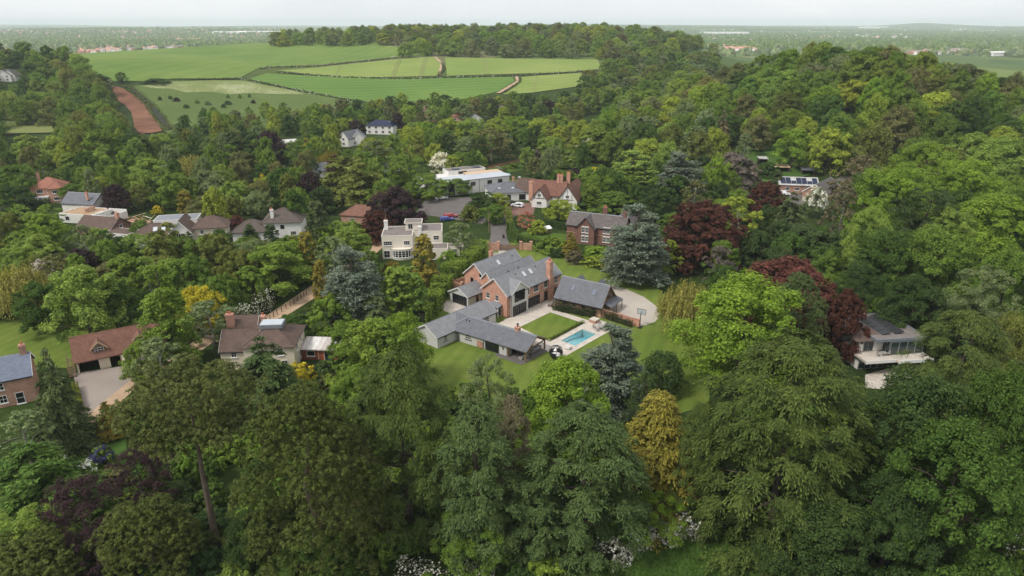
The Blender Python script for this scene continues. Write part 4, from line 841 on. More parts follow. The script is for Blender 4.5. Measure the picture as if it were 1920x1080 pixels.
# buildings by the wood: solar roof, sheds
sg = Bld('solar_roof_workshop', 'long brick workshop with pale sheet roof carrying dark solar panels below the wood', 'workshop', 101, 254.5, -10, hz(108, 258))
sg.gable(0, 14, 0, 8.5, 3.0, 5.0, 'x', 'brick_pale', 'corrugated', .4, .3, trim=None)
for i in range(7):
    for j in range(2):
        if j and i in (2, 5): continue
        x = .6 + i * 1.9; y = .3 + j * 1.75; z_ = lambda yy: 3.12 + yy * 2.0 / 4.25 + .12
        V = [(x, y, z_(y)), (x + 1.75, y, z_(y)), (x + 1.75, y + 1.6, z_(y + 1.6)), (x, y + 1.6, z_(y + 1.6))]; V += [(a, b_, c_ - .05) for a, b_, c_ in V]
        sg.part('solar_panel', V, [(0, 1, 2, 3), (7, 6, 5, 4), (0, 4, 5, 1), (1, 5, 6, 2), (2, 6, 7, 3), (3, 7, 4, 0)], 'solar')
for x in (3, 6.5, 10, 12.6): sg.win(x, 0, .8, 1.6, 1.2, 270, 3, 1)
def shed(name, label, u, v, w_, d_, h_, rm, wm, deg):
    x, y, z, _ = hit(u, v); b_ = Bld(name, label, 'shed', x, y, deg, z)
    for sx in (0, w_ - .12):
        for sy in (0, d_ - .12): b_.box('post', sx, sx + .12, sy, sy + .12, -.5, h_, 'timber')
    b_.box('back_wall', .12, w_ - .12, d_ - .1, d_ - .02, -.3, h_ - .1, wm); b_.boxes('side_wall', [(0.02, .1, .12, d_ - .12, -.3, h_ - .1), (w_ - .1, w_ - .02, .12, d_ - .12, -.3, h_ - .1)], wm)
    b_.part('roof', [(-.3, -.4, h_ - .1), (w_ + .3, -.4, h_ - .1), (w_ + .3, d_ + .3, h_ + .35), (-.3, d_ + .3, h_ + .35), (-.3, -.4, h_ - .22), (w_ + .3, -.4, h_ - .22), (w_ + .3, d_ + .3, h_ + .23), (-.3, d_ + .3, h_ + .23)], [(0, 1, 2, 3), (7, 6, 5, 4), (0, 4, 5, 1), (1, 5, 6, 2), (2, 6, 7, 3), (3, 7, 4, 0)], rm)
shed('open_shed', 'open fronted timber shed with pale roof above the solar roofed workshop', 1452, 326, 5.6, 4, 3, 'timber_pale', 'timber_dark', -8)
shed('tree_house', 'small pale roofed hut on posts left of the open fronted shed', 1422, 312, 3.4, 3, 3.4, 'corrugated', 'timber_dark', -5)
shed('garden_shed', 'dark slate roofed shed right of the open fronted timber shed', 1503, 330, 4.6, 3.6, 2.6, 'slate_dark', 'timber_dark', -12)
far_house('lodge_house', 'grey roofed lodge beside the yard under the tall brown trees', 1560, 372, 16, 8, 3.0, 6.0, 48, 'brick_pale', 'slate_old', 'gable', 0, 3)
far_house('brown_roof_annex', 'brown roofed outbuilding between copper beech and red maple', 1417, 495, 8, 5, 2.4, 4.2, -8, 'white_render', 'tile_brown', 'gable', 0, 2)

# ------------------------------------------------------------------ plants: crowns made of many small leaf faces
def unit(a): return a / (np.linalg.norm(a, axis=-1, keepdims=True) + 1e-9)
def sph(r, n, up=-1.0):
    z = r.uniform(up, 1, n); p = r.uniform(0, 2 * np.pi, n); s = np.sqrt(np.maximum(0, 1 - z * z))
    return np.stack([s * np.cos(p), s * np.sin(p), z], -1)
def leaves(r, pos, nrm, L, W, tan=None):
    """rhombic leaf faces: centre, normal, half length, half width, optional pointing direction"""
    n = len(pos); nrm = unit(nrm)
    t = sph(r, n) if tan is None else tan
    t = unit(t - nrm * (t * nrm).sum(-1, keepdims=True)); b_ = np.cross(nrm, t)
    L = np.broadcast_to(np.asarray(L, float), (n,))[:, None]; W = np.broadcast_to(np.asarray(W, float), (n,))[:, None]
    V = np.stack([pos - t * L, pos + b_ * W, pos + t * L, pos - b_ * W], 1).reshape(-1, 3)
    return V, np.arange(4 * n).reshape(n, 4)
PROF = {'round': lambda t: np.sqrt(np.clip(1 - ((t - .42) / .60) ** 2, 0, 1)), 'dome': lambda t: np.sqrt(np.clip(1 - (np.clip(t - .12, 0, 1) / .90) ** 2.2, 0, 1)) * (.82 + .18 * np.clip(t / .2, 0, 1)),
        'tall': lambda t: np.clip(np.sqrt(np.clip(1 - ((t - .36) / .66) ** 2, 0, 1)), 0, 1), 'spread': lambda t: np.sqrt(np.clip(1 - ((t - .55) / .58) ** 2, 0, 1)),
        'cone': lambda t: np.clip(1.02 - t, 0, 1) ** .75 * np.clip((t + .08) / .12, 0, 1),
        'column': lambda t: np.clip(np.minimum(1, (t + .06) / .14), 0, 1) * np.sqrt(np.clip(1 - (np.clip(t - .25, 0, 1) / .78) ** 2.4, 0, 1))}
def broadleaf(seed, R, H, z0, prof='round', nl=42, lr=.30, ns=8, nf=26, leaf=.26, asp=.62, droop=0.0, gap=.0):
    """lobes over the crown's outline, twig clumps on the lobes, leaves on the clumps"""
    r = np.random.default_rng(seed); P = PROF[prof]; hc = H - z0
    t = (np.arange(nl) + r.uniform(0, 1, nl)) / nl; t = .03 + .95 * t ** .85
    az = np.arange(nl) * 2.39996 + r.normal(0, .5, nl)
    rf = np.sqrt(r.uniform(.30, .92, nl)); rf[::7] *= .5
    lrad = lr * R * r.uniform(.65, 1.3, nl) * (1 - .25 * t)
    rad = np.maximum(P(t) * R * (1 + r.normal(0, .09, nl)) - lrad * .55, 0) * rf / .9
    lc = np.stack([np.cos(az) * rad, np.sin(az) * rad, z0 + t * hc - lrad * .65], -1)
    lc = np.concatenate([lc, [[0, 0, H - lr * R * .8]]]); lrad = np.append(lrad, lr * R * .9); n = len(lc)
    keep = r.uniform(0, 1, n) > gap; lc, lrad = lc[keep], lrad[keep]; n = len(lc)
    sd = sph(r, n * ns, -.5).reshape(n, ns, 3)
    sc = lc[:, None] + sd * lrad[:, None, None] * r.uniform(.6, 1.0, (n, ns, 1)); srad = lrad[:, None] * r.uniform(.34, .56, (n, ns))
    d = sph(r, n * ns * nf, -.55).reshape(n, ns, nf, 3)
    pos = sc[:, :, None] + d * srad[:, :, None, None] * r.uniform(.55, 1.08, (n, ns, nf, 1))
    axis = unit(sc - np.array([0, 0, z0 + .3 * hc]))
    nrm = d * .50 + sd[:, :, None] * .40 + axis[:, :, None] * .25 + np.array([0, 0, .50]) + r.normal(0, .24, d.shape)
    pos = pos.reshape(-1, 3); nrm = nrm.reshape(-1, 3); m_ = len(pos)
    if droop: pos[:, 2] -= droop * np.hypot(pos[:, 0], pos[:, 1]) ** 2 / R
    lob = np.repeat(r.uniform(0, 1, n), ns * nf) * .6 + np.repeat(r.uniform(0, 1, n * ns), nf) * .4
    sz = leaf * r.uniform(.6, 1.3, m_)
    V, Q = leaves(r, pos, nrm, sz, sz * asp)
    ends = lc[r.permutation(n)[:max(6, n // 4)]]
    return V, Q, dict(rnd=r.uniform(0, 1, m_), lob=lob), ends
def conifer(seed, R, H, z0, nb=170, spr=9, nf=9, L=.34, W=.10, power=.85, up=.15, droop=.5, tops=1, width=.28, ragged=.14):
    """branches round a stem, each carrying sprays that hang at the tips"""
    r = np.random.default_rng(seed)
    t = 1 - np.sqrt(r.uniform(0.0008, 1, nb)); t = np.clip(t, 0, .99)
    ln = R * np.maximum((1 - t) ** power, .05) * (1 + r.normal(0, ragged, nb)) ; az = np.arange(nb) * 2.39996 + r.normal(0, .4, nb)
    cx = np.zeros((nb, 2))
    if tops > 1:
        k = r.integers(0, tops, nb); a = k * 2 * np.pi / tops + .15; sp_ = R * .42 * np.clip(t / .35, 0, 1)
        cx = np.stack([np.cos(a) * sp_, np.sin(a) * sp_], -1); ln = ln * (1 - .35 * np.clip(t / .4, 0, 1))
    s = np.sqrt(r.uniform(.08, 1, (nb, spr))); s[:, 0] = 1
    out_ = ln[:, None] * s; zb = z0 + t * (H - z0)
    zz = zb[:, None] + up * out_ - droop * out_ * s ** 2 * .6
    side = r.normal(0, 1, (nb, spr)) * width * ln[:, None] * s * (1.1 - .6 * s)
    ca, sa = np.cos(az)[:, None], np.sin(az)[:, None]
    c = np.stack([cx[:, :1] + ca * out_ - sa * side, cx[:, 1:] + sa * out_ + ca * side, zz - np.abs(side) * .25], -1)
    dirs = np.stack([np.broadcast_to(ca, s.shape), np.broadcast_to(sa, s.shape), up - droop * s * 1.3], -1)
    dirs = unit(dirs + r.normal(0, .22, dirs.shape))
    k = np.linspace(-1, 1, nf)[None, None, :, None]; spread = L * 1.5
    pos = c[:, :, None] + dirs[:, :, None] * k * spread + r.normal(0, .34 * spread, (nb, spr, nf, 3)) * np.array([1, 1, .6]); pos[..., 2] -= (k[..., 0] ** 2) * spread * .35 * (droop > 0)
    tan = dirs[:, :, None] + r.normal(0, .45, pos.shape); nrm = np.array([0, 0, .75]) + .45 * np.stack([ca, sa, 0 * ca], -1)[:, :, None] + r.normal(0, .38, pos.shape)
    pos = pos.reshape(-1, 3); n = len(pos); sz = r.uniform(.65, 1.3, n)
    V, Q = leaves(r, pos, nrm.reshape(-1, 3), L * sz, W * sz, tan.reshape(-1, 3))
    lob = np.repeat(r.uniform(0, 1, nb), spr * nf) * .55 + np.repeat(r.uniform(0, 1, nb * spr), nf) * .45
    e = r.permutation(nb)[:nb // 5]
    return V, Q, dict(rnd=r.uniform(0, 1, n), lob=lob), [(cx[i, 0] + math.cos(az[i]) * ln[i] * .8, cx[i, 1] + math.sin(az[i]) * ln[i] * .8, zb[i] + up * ln[i] * .8 - droop * ln[i] * .3) for i in e]
def cedar(seed, R, H, z0, tiers=9, per=6, npl=20, nf=16, L=.3, W=.12):
    """level plates of foliage, tier over tier"""
    r = np.random.default_rng(seed); PS = []; LB = []; E_ = []
    for i in range(tiers):
        t = (i + .3) / tiers; z = z0 + t * (H - z0); rr = R * (1 - t) ** .42 * r.uniform(.85, 1.1)
        for j in range(per if t < .7 else max(3, per // 2)):
            a = j * 2 * np.pi / per + i * 1.1 + r.normal(0, .25); l_ = rr * r.uniform(.7, 1.08); E_.append((math.cos(a) * l_ * .7, math.sin(a) * l_ * .7, z - .1))
            s = np.sqrt(r.uniform(.05, 1, npl)); sd = r.normal(0, 1, npl) * .22 * l_ * (.35 + .65 * s)
            c = np.stack([math.cos(a) * l_ * s - math.sin(a) * sd, math.sin(a) * l_ * s + math.cos(a) * sd, z + r.normal(0, .22, npl) - .28 * l_ * s ** 3 * .5 + .08 * l_ * s], -1)
            p = c[:, None] + r.normal(0, 1, (npl, nf, 3)) * np.array([.42, .42, .13]) * max(.55, R / 9); PS.append(p.reshape(-1, 3)); LB.append(np.repeat(r.uniform(0, 1, npl), nf) * .6 + r.uniform(0, .4))
    pos = np.concatenate(PS); n = len(pos); sz = r.uniform(.6, 1.3, n)
    V, Q = leaves(r, pos, np.array([0, 0, 1.0]) + r.normal(0, .38, pos.shape), L * sz, W * sz, unit(pos * np.array([1, 1, .0])) + r.normal(0, .6, pos.shape))
    return V, Q, dict(rnd=r.uniform(0, 1, n), lob=np.concatenate(LB)), E_
def pine(seed, R, H, z0, prof='spread', nl=46, lr=.22, nt_=26, nd=13, tuft=.36):
    """upright needle tufts over rounded boughs"""
    r = np.random.default_rng(seed); P = PROF[prof]; hc = H - z0
    t = (np.arange(nl) + r.uniform(0, 1, nl)) / nl; az = np.arange(nl) * 2.39996 + r.normal(0, .4, nl)
    lrad = lr * R * r.uniform(.75, 1.3, nl); rad = np.maximum(P(t) * R - lrad * .6, 0) * np.sqrt(r.uniform(.25, 1, nl))
    lc = np.stack([np.cos(az) * rad, np.sin(az) * rad, z0 + t * hc - lrad * .5], -1)
    d = sph(r, nl * nt_, -.35).reshape(nl, nt_, 3) * np.array([1, 1, .72])
    tc_ = lc[:, None] + d * lrad[:, None, None] * r.uniform(.8, 1.05, (nl, nt_, 1))
    td = unit(d * .55 + np.array([0, 0, .85]) + r.normal(0, .2, d.shape))
    nd_ = unit(td[:, :, None] * .9 + sph(r, nl * nt_ * nd).reshape(nl, nt_, nd, 3))
    ln = tuft * r.uniform(.8, 1.15, (nl, nt_, nd, 1)); pos = tc_[:, :, None] + nd_ * ln * .8 * r.uniform(.75, 1.1, ln.shape)
    nrm = nd_ * .8 + np.array([0, 0, .45]) + r.normal(0, .28, nd_.shape); tan = nd_ * .4 + td[:, :, None] * .8 + r.normal(0, .35, nd_.shape)
    pos = pos.reshape(-1, 3); n = len(pos); V, Q = leaves(r, pos, nrm.reshape(-1, 3), ln.reshape(-1) * .50, ln.reshape(-1) * .16, tan.reshape(-1, 3))
    lob = np.repeat(r.uniform(0, 1, nl), nt_ * nd) * .5 + np.repeat(r.uniform(0, 1, nl * nt_), nd) * .5
    return V, Q, dict(rnd=r.uniform(0, 1, n), lob=lob), [tuple(p) for p in lc[::20]]
def plume(seed, R, H, z0, prof='tall', nl=110, lr=.17, ns=15, nf=13, L=.24, W=.075, hang=.75):
    """rounded masses of arching, drooping fronds"""
    r = np.random.default_rng(seed); P = PROF[prof]; hc = H - z0
    t = (np.arange(nl) + r.uniform(0, 1, nl)) / nl; t = .02 + .97 * t ** .9; az = np.arange(nl) * 2.39996 + r.normal(0, .5, nl)
    lrad = lr * R * r.uniform(.7, 1.5, nl); rad = np.maximum(P(t) * R * (1 + r.normal(0, .10, nl)) - lrad * .7, 0) * np.sqrt(r.uniform(.12, 1.0, nl))
    lc = np.stack([np.cos(az) * rad, np.sin(az) * rad, z0 + t * hc - lrad * .35], -1); lc[-1, :2] *= .2
    oa = np.stack([np.cos(az), np.sin(az), 0 * az], -1)
    d = sph(r, nl * ns, -.15).reshape(nl, ns, 3) * .8 + oa[:, None] * .55 + np.array([0, 0, .25]); d = unit(d); ln = lrad[:, None, None] * r.uniform(.7, 1.35, (nl, ns, 1))
    k = np.linspace(.25, 1.15, nf)[None, None, :, None]
    pos = lc[:, None, None] + d[:, :, None] * ln[:, :, None] * k; dn = hang * ln[:, :, None] * k ** 2
    pos = pos + np.array([0, 0, -1.0]) * dn + r.normal(0, .075 * R * lr * 1.6, pos.shape) * np.array([1, 1, .7])
    tan = d[:, :, None] + np.array([0, 0, -1.0]) * 2 * hang * k + r.normal(0, .3, pos.shape)
    nrm = d[:, :, None] * .45 + np.array([0, 0, .8]) + oa[:, None, None] * .35 + r.normal(0, .25, pos.shape)
    pos = pos.reshape(-1, 3); n = len(pos); sz = r.uniform(.65, 1.3, n)
    V, Q = leaves(r, pos, nrm.reshape(-1, 3), L * sz, W * sz, tan.reshape(-1, 3))
    lob = np.repeat(r.uniform(0, 1, nl), ns * nf) * .55 + np.repeat(r.uniform(0, 1, nl * ns), nf) * .45
    return V, Q, dict(rnd=r.uniform(0, 1, n), lob=lob), [tuple(p) for p in lc[::14]]
def willow(seed, R, H, z0, ns=260, nf=34, L=.26, W=.07):
    r = np.random.default_rng(seed); d = sph(r, ns, .05); st = d * np.array([R, R, H * .42]) * r.uniform(.55, 1.0, (ns, 1)) + np.array([0, 0, H * .58])
    ln = (st[:, 2] - z0) * r.uniform(.35, .9, ns); k = np.linspace(0, 1, nf)[None, :, None]
    pos = st[:, None] + np.concatenate([d[:, :2], np.zeros((ns, 1))], 1)[:, None] * k * .12 * R + np.array([0, 0, -1.0]) * k * ln[:, None, None] + r.normal(0, .12, (ns, nf, 3))
    rad = np.stack([d[:, 0], d[:, 1], .5 + 0 * d[:, 0]], -1)[:, None] + r.normal(0, .4, pos.shape); tan = np.array([0, 0, -1.0]) + r.normal(0, .35, pos.shape)
    n = ns * nf; sz = r.uniform(.7, 1.3, n); V, Q = leaves(r, pos.reshape(-1, 3), rad.reshape(-1, 3), L * sz, W * sz * 1.3, tan.reshape(-1, 3))
    return V, Q, dict(rnd=r.uniform(0, 1, n), lob=np.repeat(r.uniform(0, 1, ns), nf)), [tuple(p) for p in st[::14]]
def stem_mesh(name, seed, H, zt, r0, ends, mat, bend=.02, limb=.28, seg=8):
    r = random.Random(seed); V = []; F = []; n = 7
    ax = [(r.gauss(0, bend) * H * (i / n), r.gauss(0, bend) * H * (i / n), zt * i / n - (.4 if i == 0 else 0)) for i in range(n + 1)]
    add_tube(V, F, ax, [r0 * (1.35 if i == 0 else 1 - .78 * i / n) for i in range(n + 1)], seg)
    for e in ends:
        h = min(max(e[2] - .35 * math.hypot(e[0], e[1]), zt * .25), zt * .96); k = min(int(h / zt * n), n - 1); f = h / zt * n - k
        b_ = [ax[k][j] + (ax[k + 1][j] - ax[k][j]) * f for j in range(3)]; mid = [(b_[j] + e[j]) / 2 + (.06 * H * .3 if j == 2 else r.gauss(0, .02 * H)) for j in range(3)]
        rb_ = r0 * (1 - .78 * h / zt) * .45 + .02; add_tube(V, F, [b_, mid, e], [rb_, rb_ * .6, rb_ * .2], 5)
    return mesh_of(name, V, F, mat, uv=False, smooth=True)
SPEC = {}
def species(key, name, gen, R, H, mat, bark, r0, zt=.8, smat=None, keep=1.0):
    V, Q, at, ends = gen
    SPEC[key] = dict(name=name, R=R, H=H, crown=big_mesh(name + '_crown', V, Q, mat, at), trunk=stem_mesh(name + '_trunk', len(SPEC) + 3, H, H * zt, r0, list(ends)[:26], bark, bend=.004 if key == 'pine_n' else .02), zmin=0)
# near trees: fine leaves
species('oak_n1', 'oak_tree', broadleaf(11, 7, 16, 3.0, 'round', 64, .26, 12, 56, .165), 7, 16, 'leaf', 'bark', .42, .75)
species('oak_n2', 'maple_tree', broadleaf(12, 7.5, 18, 2.5, 'tall', 68, .26, 12, 56, .17), 7.5, 18, 'leaf', 'bark', .45, .8)
species('ash_n', 'ash_tree', broadleaf(13, 6, 17, 2.5, 'tall', 74, .21, 11, 38, .145, .45, .0, .1), 6, 17, 'leaf', 'bark', .32, .85)
species('droop_n1', 'cypress_tree', plume(21, 7.0, 24, .5, 'tall', 240, .16, 20, 19, .165, .048, .7), 7, 24, 'needle', 'bark', .45, .9)
species('droop_n2', 'cypress_tree', plume(22, 7.5, 23, .5, 'tall', 290, .15, 20, 19, .165, .05, .7), 7.5, 23, 'needle', 'bark', .45, .85)
species('plume_n', 'fir_tree', plume(23, 5.5, 20, .5, 'tall', 210, .17, 18, 18, .15, .048, .5), 5.5, 20, 'needle', 'bark', .35, .93)
species('gold_n', 'golden_cypress', plume(24, 4.6, 14, .3, 'cone', 210, .17, 17, 17, .16, .055, .35), 4.3, 14, 'needle', 'bark', .3, .9)
species('pine_n', 'pine_tree', pine(31, 8.0, 25, 17.0, 'spread', 84, .19, 32, 19, .34), 8, 25, 'needle', 'bark_pine', .48, .82)
species('pine_d', 'dense_pine_tree', pine(32, 8.2, 24, 1.0, 'tall', 150, .20, 32, 17, .36), 8.2, 24, 'needle', 'bark_pine', .45, .9)
species('pine_l', 'dwarf_pine_tree', pine(33, 5.5, 11, 1.0, 'round', 72, .24, 34, 18, .30), 5.5, 11, 'needle', 'bark_pine', .3, .8)
species('feather_n', 'plum_tree', broadleaf(14, 4.5, 11, 1.0, 'tall', 64, .2, 10, 26, .13, .4, .02, .08), 4.5, 11, 'leaf', 'bark', .22, .9)
# middle distance
for i, (pf, R, H, z0, nl, lr, nm) in enumerate([('round', 6, 13, 2, 38, .30, 'oak_tree'), ('round', 6.5, 12, 1.6, 46, .25, 'lime_tree'), ('tall', 5, 14, 1.5, 40, .28, 'maple_tree'), ('spread', 6.5, 13, 2.2, 40, .28, 'chestnut_tree'), ('tall', 5, 13, 1.2, 44, .24, 'ash_tree'), ('round', 6, 12.5, 1.8, 32, .34, 'oak_tree')]):
    species('b%d' % i, nm, broadleaf(40 + i, R, H, z0, pf, nl, lr, 9, 54, .215), R, H, 'leaf', 'bark', .3, .75)
for i, (pf, R, H, nl, lr) in enumerate([('dome', 7.5, 14, 44, .32), ('round', 7, 13.5, 40, .36), ('dome', 7, 14.5, 52, .28)]):
    species('h%d' % i, 'broadleaf_tree', broadleaf(140 + i, R, H, .8, pf, nl, lr, 9, 44, .24), R, H, 'leaf', 'bark', .32, .75)
species('dome', 'copper_beech', broadleaf(51, 7, 12.5, .6, 'dome', 84, .22, 8, 26, .30), 7, 12.5, 'leaf', 'bark', .4, .7)
species('dense', 'holm_oak', broadleaf(52, 6, 12, .6, 'dome', 70, .26, 8, 26, .30), 6, 12, 'leaf', 'bark', .35, .7)
species('birch', 'birch_tree', broadleaf(53, 4.5, 13, 1.4, 'tall', 52, .2, 7, 20, .24, .45, .03, .12), 4.5, 13, 'leaf', 'bark_pale', .2, .9)
species('column', 'columnar_cypress', broadleaf(54, 2.6, 12, .2, 'column', 70, .3, 7, 24, .22, .5), 2.6, 12, 'needle', 'bark', .22, .85)
species('cone1', 'cypress_tree', conifer(61, 3.4, 13, .3, 210, 9, 9, .30, .10, .75, .35, .15, 1, .22, .1), 3.4, 13, 'needle', 'bark', .24, .93)
species('cone2', 'spruce_tree', conifer(62, 4.4, 15, .6, 210, 10, 9, .34, .10, .8, .05, .45, 1, .2, .16), 4.4, 15, 'needle', 'bark', .26, .95)
species('yew', 'yew_tree', conifer(63, 6.5, 13, .4, 260, 11, 10, .34, .12, .5, .3, .3, 2, .3, .14), 6.5, 13, 'needle', 'bark', .4, .85)
species('cedar1', 'cedar_tree', cedar(71, 7.5, 17, 1.5, 10, 7, 26, 20), 7.5, 17, 'needle', 'bark', .42, .94)
species('cedar2', 'cedar_tree', cedar(72, 6, 15, 1.2, 11, 6, 22, 18, .27, .11), 6, 15, 'needle', 'bark', .36, .95)
species('willow', 'willow_tree', willow(81, 6, 11, .6, 420, 30), 6, 11, 'leaf', 'bark', .35, .7)
species('shrub', 'garden_shrub', broadleaf(91, 2, 2.8, .1, 'dome', 34, .3, 6, 22, .17), 2, 2.8, 'leaf', 'bark', .07, .6)
species('shrub2', 'garden_shrub', broadleaf(92, 2, 3.2, .1, 'round', 36, .26, 6, 22, .16, .5), 2, 3.2, 'leaf', 'bark', .07, .7)
def blossom_for(seed, R, H, n):
    r = np.random.default_rng(seed); d = sph(r, n * 3, -.1); d = d[np.sin(d[:, 0] * 7 + 1) + np.sin(d[:, 1] * 6) + np.sin(d[:, 2] * 8) + r.normal(0, .5, n * 3) > .2][:n]; n = len(d); p = d * np.array([R, R, H * .5]) * r.uniform(.7, 1.0, (n, 1)) + np.array([0, 0, H * .5])
    k = r.uniform(0, 1, (n, 5, 1)); q = (p[:, None] + r.normal(0, .11, (n, 5, 3))).reshape(-1, 3); nn = np.repeat(d, 5, 0) + r.normal(0, .4, (n * 5, 3)) + np.array([0, 0, .4])
    V, Q = leaves(r, q, nn, .13, .11); return big_mesh('blossoms', V, Q, 'blossom', dict(rnd=r.uniform(0, 1, n * 5), lob=r.uniform(0, 1, n * 5)))
BLOSSOM = blossom_for(5, 2, 3.0, 230)
RT = random.Random(77)
PLACED = []
def jitter(c, a=.12): k = 1 + RT.uniform(-a, a); return (c[0] * k * (1 + RT.uniform(-a, a) * .6), c[1] * k, c[2] * k * (1 + RT.uniform(-a, a) * .6), 1)
def put_tree(key, x, y, R, h, col, label, cat='tree', group=None, z=None, single=False, rz=None, name=None):
    s = SPEC[key]; zz = hz(x, y) if z is None else z; sc = (R / s['R'], R / s['R'], h / s['H']); rz = RT.uniform(0, 6.28) if rz is None else rz
    nm = name or s['name']
    if single:
        o = link(nm, s['crown'], None, (x, y, zz), rz, sc); o.color = jitter(col, .2); tag(o, label, cat, group); PLACED.append((x, y, R, h)); return o
    e = bpy.data.objects.new(nm, None); COL.objects.link(e); e.location = (x, y, zz); e.rotation_euler = (0, 0, rz); e.scale = sc
    tag(e, label, cat, group)
    c = link('crown', s['crown'], e); c.color = jitter(col, .05); link('trunk', s['trunk'], e); PLACED.append((x, y, R, h))
    return e
def tree_px(key, u, v, w_, h, col, label, cat='tree', group=None, **k):
    """a tree whose top the photograph shows at (u, v), w_ pixels across and h metres tall"""
    x, y, z, t_ = hit(u, v, h); dep = t_; R = w_ / 2 * dep / FPX
    return put_tree(key, x, y, R, h, col, label, cat, group, **k)
def hedge(name, pts, width, height, col, label, group=None, dens=26, leaf=.17, mat='leaf', flowers=None, cat='hedge', rag=.12):
    """a clipped or loose hedge along a line of (x, y) points"""
    r = np.random.default_rng(abs(hash(label)) % 1000 if False else len(label) * 7 + int(abs(pts[0][0]) * 10)); P = np.array(pts, float); seg = np.diff(P, axis=0); ln = np.hypot(seg[:, 0], seg[:, 1]); tot = ln.sum()
    area = tot * (2 * height + width); n = int(area * dens)
    s = r.uniform(0, tot, n); k = np.searchsorted(np.cumsum(ln), s); k = np.minimum(k, len(ln) - 1); f = (s - np.concatenate([[0], np.cumsum(ln)])[k]) / ln[k]
    base = P[k] + seg[k] * f[:, None]; nd = np.stack([-seg[k][:, 1], seg[k][:, 0]], -1) / ln[k][:, None]
    g = r.uniform(0, 1, n); wf, hf = width / (2 * height + width), height / (2 * height + width)
    side = np.where(g < hf, -1, np.where(g > hf + wf, 1, 0)); top = side == 0
    bumps = 1 + rag * np.sin(s * 1.7 + 3 * side) + rag * .8 * np.sin(s * .63 + 1) + r.normal(0, rag * .35, n)
    off = np.where(top, r.uniform(-.5, .5, n), side * .5) * width * bumps; zz = np.where(top, height * bumps, r.uniform(.02, 1, n) * height * bumps)
    x = base[:, 0] + nd[:, 0] * off; y = base[:, 1] + nd[:, 1] * off; pos = np.stack([x, y, HT(base[:, 0], base[:, 1]) + zz], -1) + r.normal(0, .05, (n, 3))
    nrm = np.where(top[:, None], np.array([0, 0, 1.0]), np.stack([nd[:, 0] * side, nd[:, 1] * side, .35 + 0 * s], -1)) + r.normal(0, .42, (n, 3))
    sz = leaf * r.uniform(.7, 1.3, n); V, Q = leaves(r, pos, nrm, sz, sz * .65); rn = r.uniform(0, 1, n)
    e = bpy.data.objects.new(name, None); COL.objects.link(e); e.location = (*pts[0], hz(*pts[0])); tag(e, label, cat, group)
    org = np.array([*pts[0], hz(*pts[0])])
    o = link('foliage', big_mesh('foliage', V - org, Q, mat, dict(rnd=rn, lob=(np.sin(s * 1.7) + 1) / 2)), e); o.color = (*col[:3], 1)
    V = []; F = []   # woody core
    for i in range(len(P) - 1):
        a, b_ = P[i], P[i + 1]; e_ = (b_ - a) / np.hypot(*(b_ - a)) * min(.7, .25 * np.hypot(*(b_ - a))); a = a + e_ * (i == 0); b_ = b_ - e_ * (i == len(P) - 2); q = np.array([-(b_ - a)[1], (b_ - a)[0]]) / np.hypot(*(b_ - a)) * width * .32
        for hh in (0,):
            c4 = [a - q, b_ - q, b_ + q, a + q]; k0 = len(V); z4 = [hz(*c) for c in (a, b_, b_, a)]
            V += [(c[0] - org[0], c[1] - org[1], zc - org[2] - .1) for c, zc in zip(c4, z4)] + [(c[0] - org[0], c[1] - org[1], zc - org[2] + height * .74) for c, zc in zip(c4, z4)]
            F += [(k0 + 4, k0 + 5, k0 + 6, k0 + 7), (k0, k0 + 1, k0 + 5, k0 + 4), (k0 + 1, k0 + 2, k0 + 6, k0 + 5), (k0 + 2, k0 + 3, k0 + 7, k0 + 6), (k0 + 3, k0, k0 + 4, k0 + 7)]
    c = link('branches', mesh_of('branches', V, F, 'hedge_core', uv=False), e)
    if flowers:
        m_ = np.flatnonzero(r.uniform(0, 1, n) < flowers); q = pos[m_] + unit(nrm[m_]) * .12; V, Q = leaves(r, q, nrm[m_], leaf * 1.0, leaf * .8)
        b_ = link('blossoms', big_mesh('blossoms', V - org, Q, 'blossom', dict(rnd=r.uniform(0, 1, len(m_)), lob=r.uniform(0, 1, len(m_)))), e); b_.color = (.72, .70, .62, 1)
    return e
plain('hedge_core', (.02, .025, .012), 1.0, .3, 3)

# ------------------------------------------------------------------ foliage hues (the plants' own colours)
C = dict(oak=(.178, .260, .042), bright=(.200, .300, .038), lime=(.30, .36, .052), dark=(.058, .098, .028), olive=(.170, .195, .046), blue=(.155, .192, .148), copper=(.090, .036, .026),
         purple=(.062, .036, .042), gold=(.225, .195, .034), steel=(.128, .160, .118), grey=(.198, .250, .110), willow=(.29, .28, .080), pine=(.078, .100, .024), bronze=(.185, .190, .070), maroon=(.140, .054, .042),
         yellow=(.50, .43, .040), mid=(.142, .222, .038), fresh=(.228, .315, .064), deep=(.080, .142, .028), cyp=(.080, .112, .027), white=(.66, .64, .56), brown=(.175, .155, .088), teal=(.078, .120, .040), mauve=(.18, .15, .135), pink=(.46, .20, .14), cone=(.095, .122, .046))
T = []
def t_(key, u, v, w_, h, c, label, cat='tree', **k): tree_px(key, u, v, w_, h, C[c], label, cat, **k)
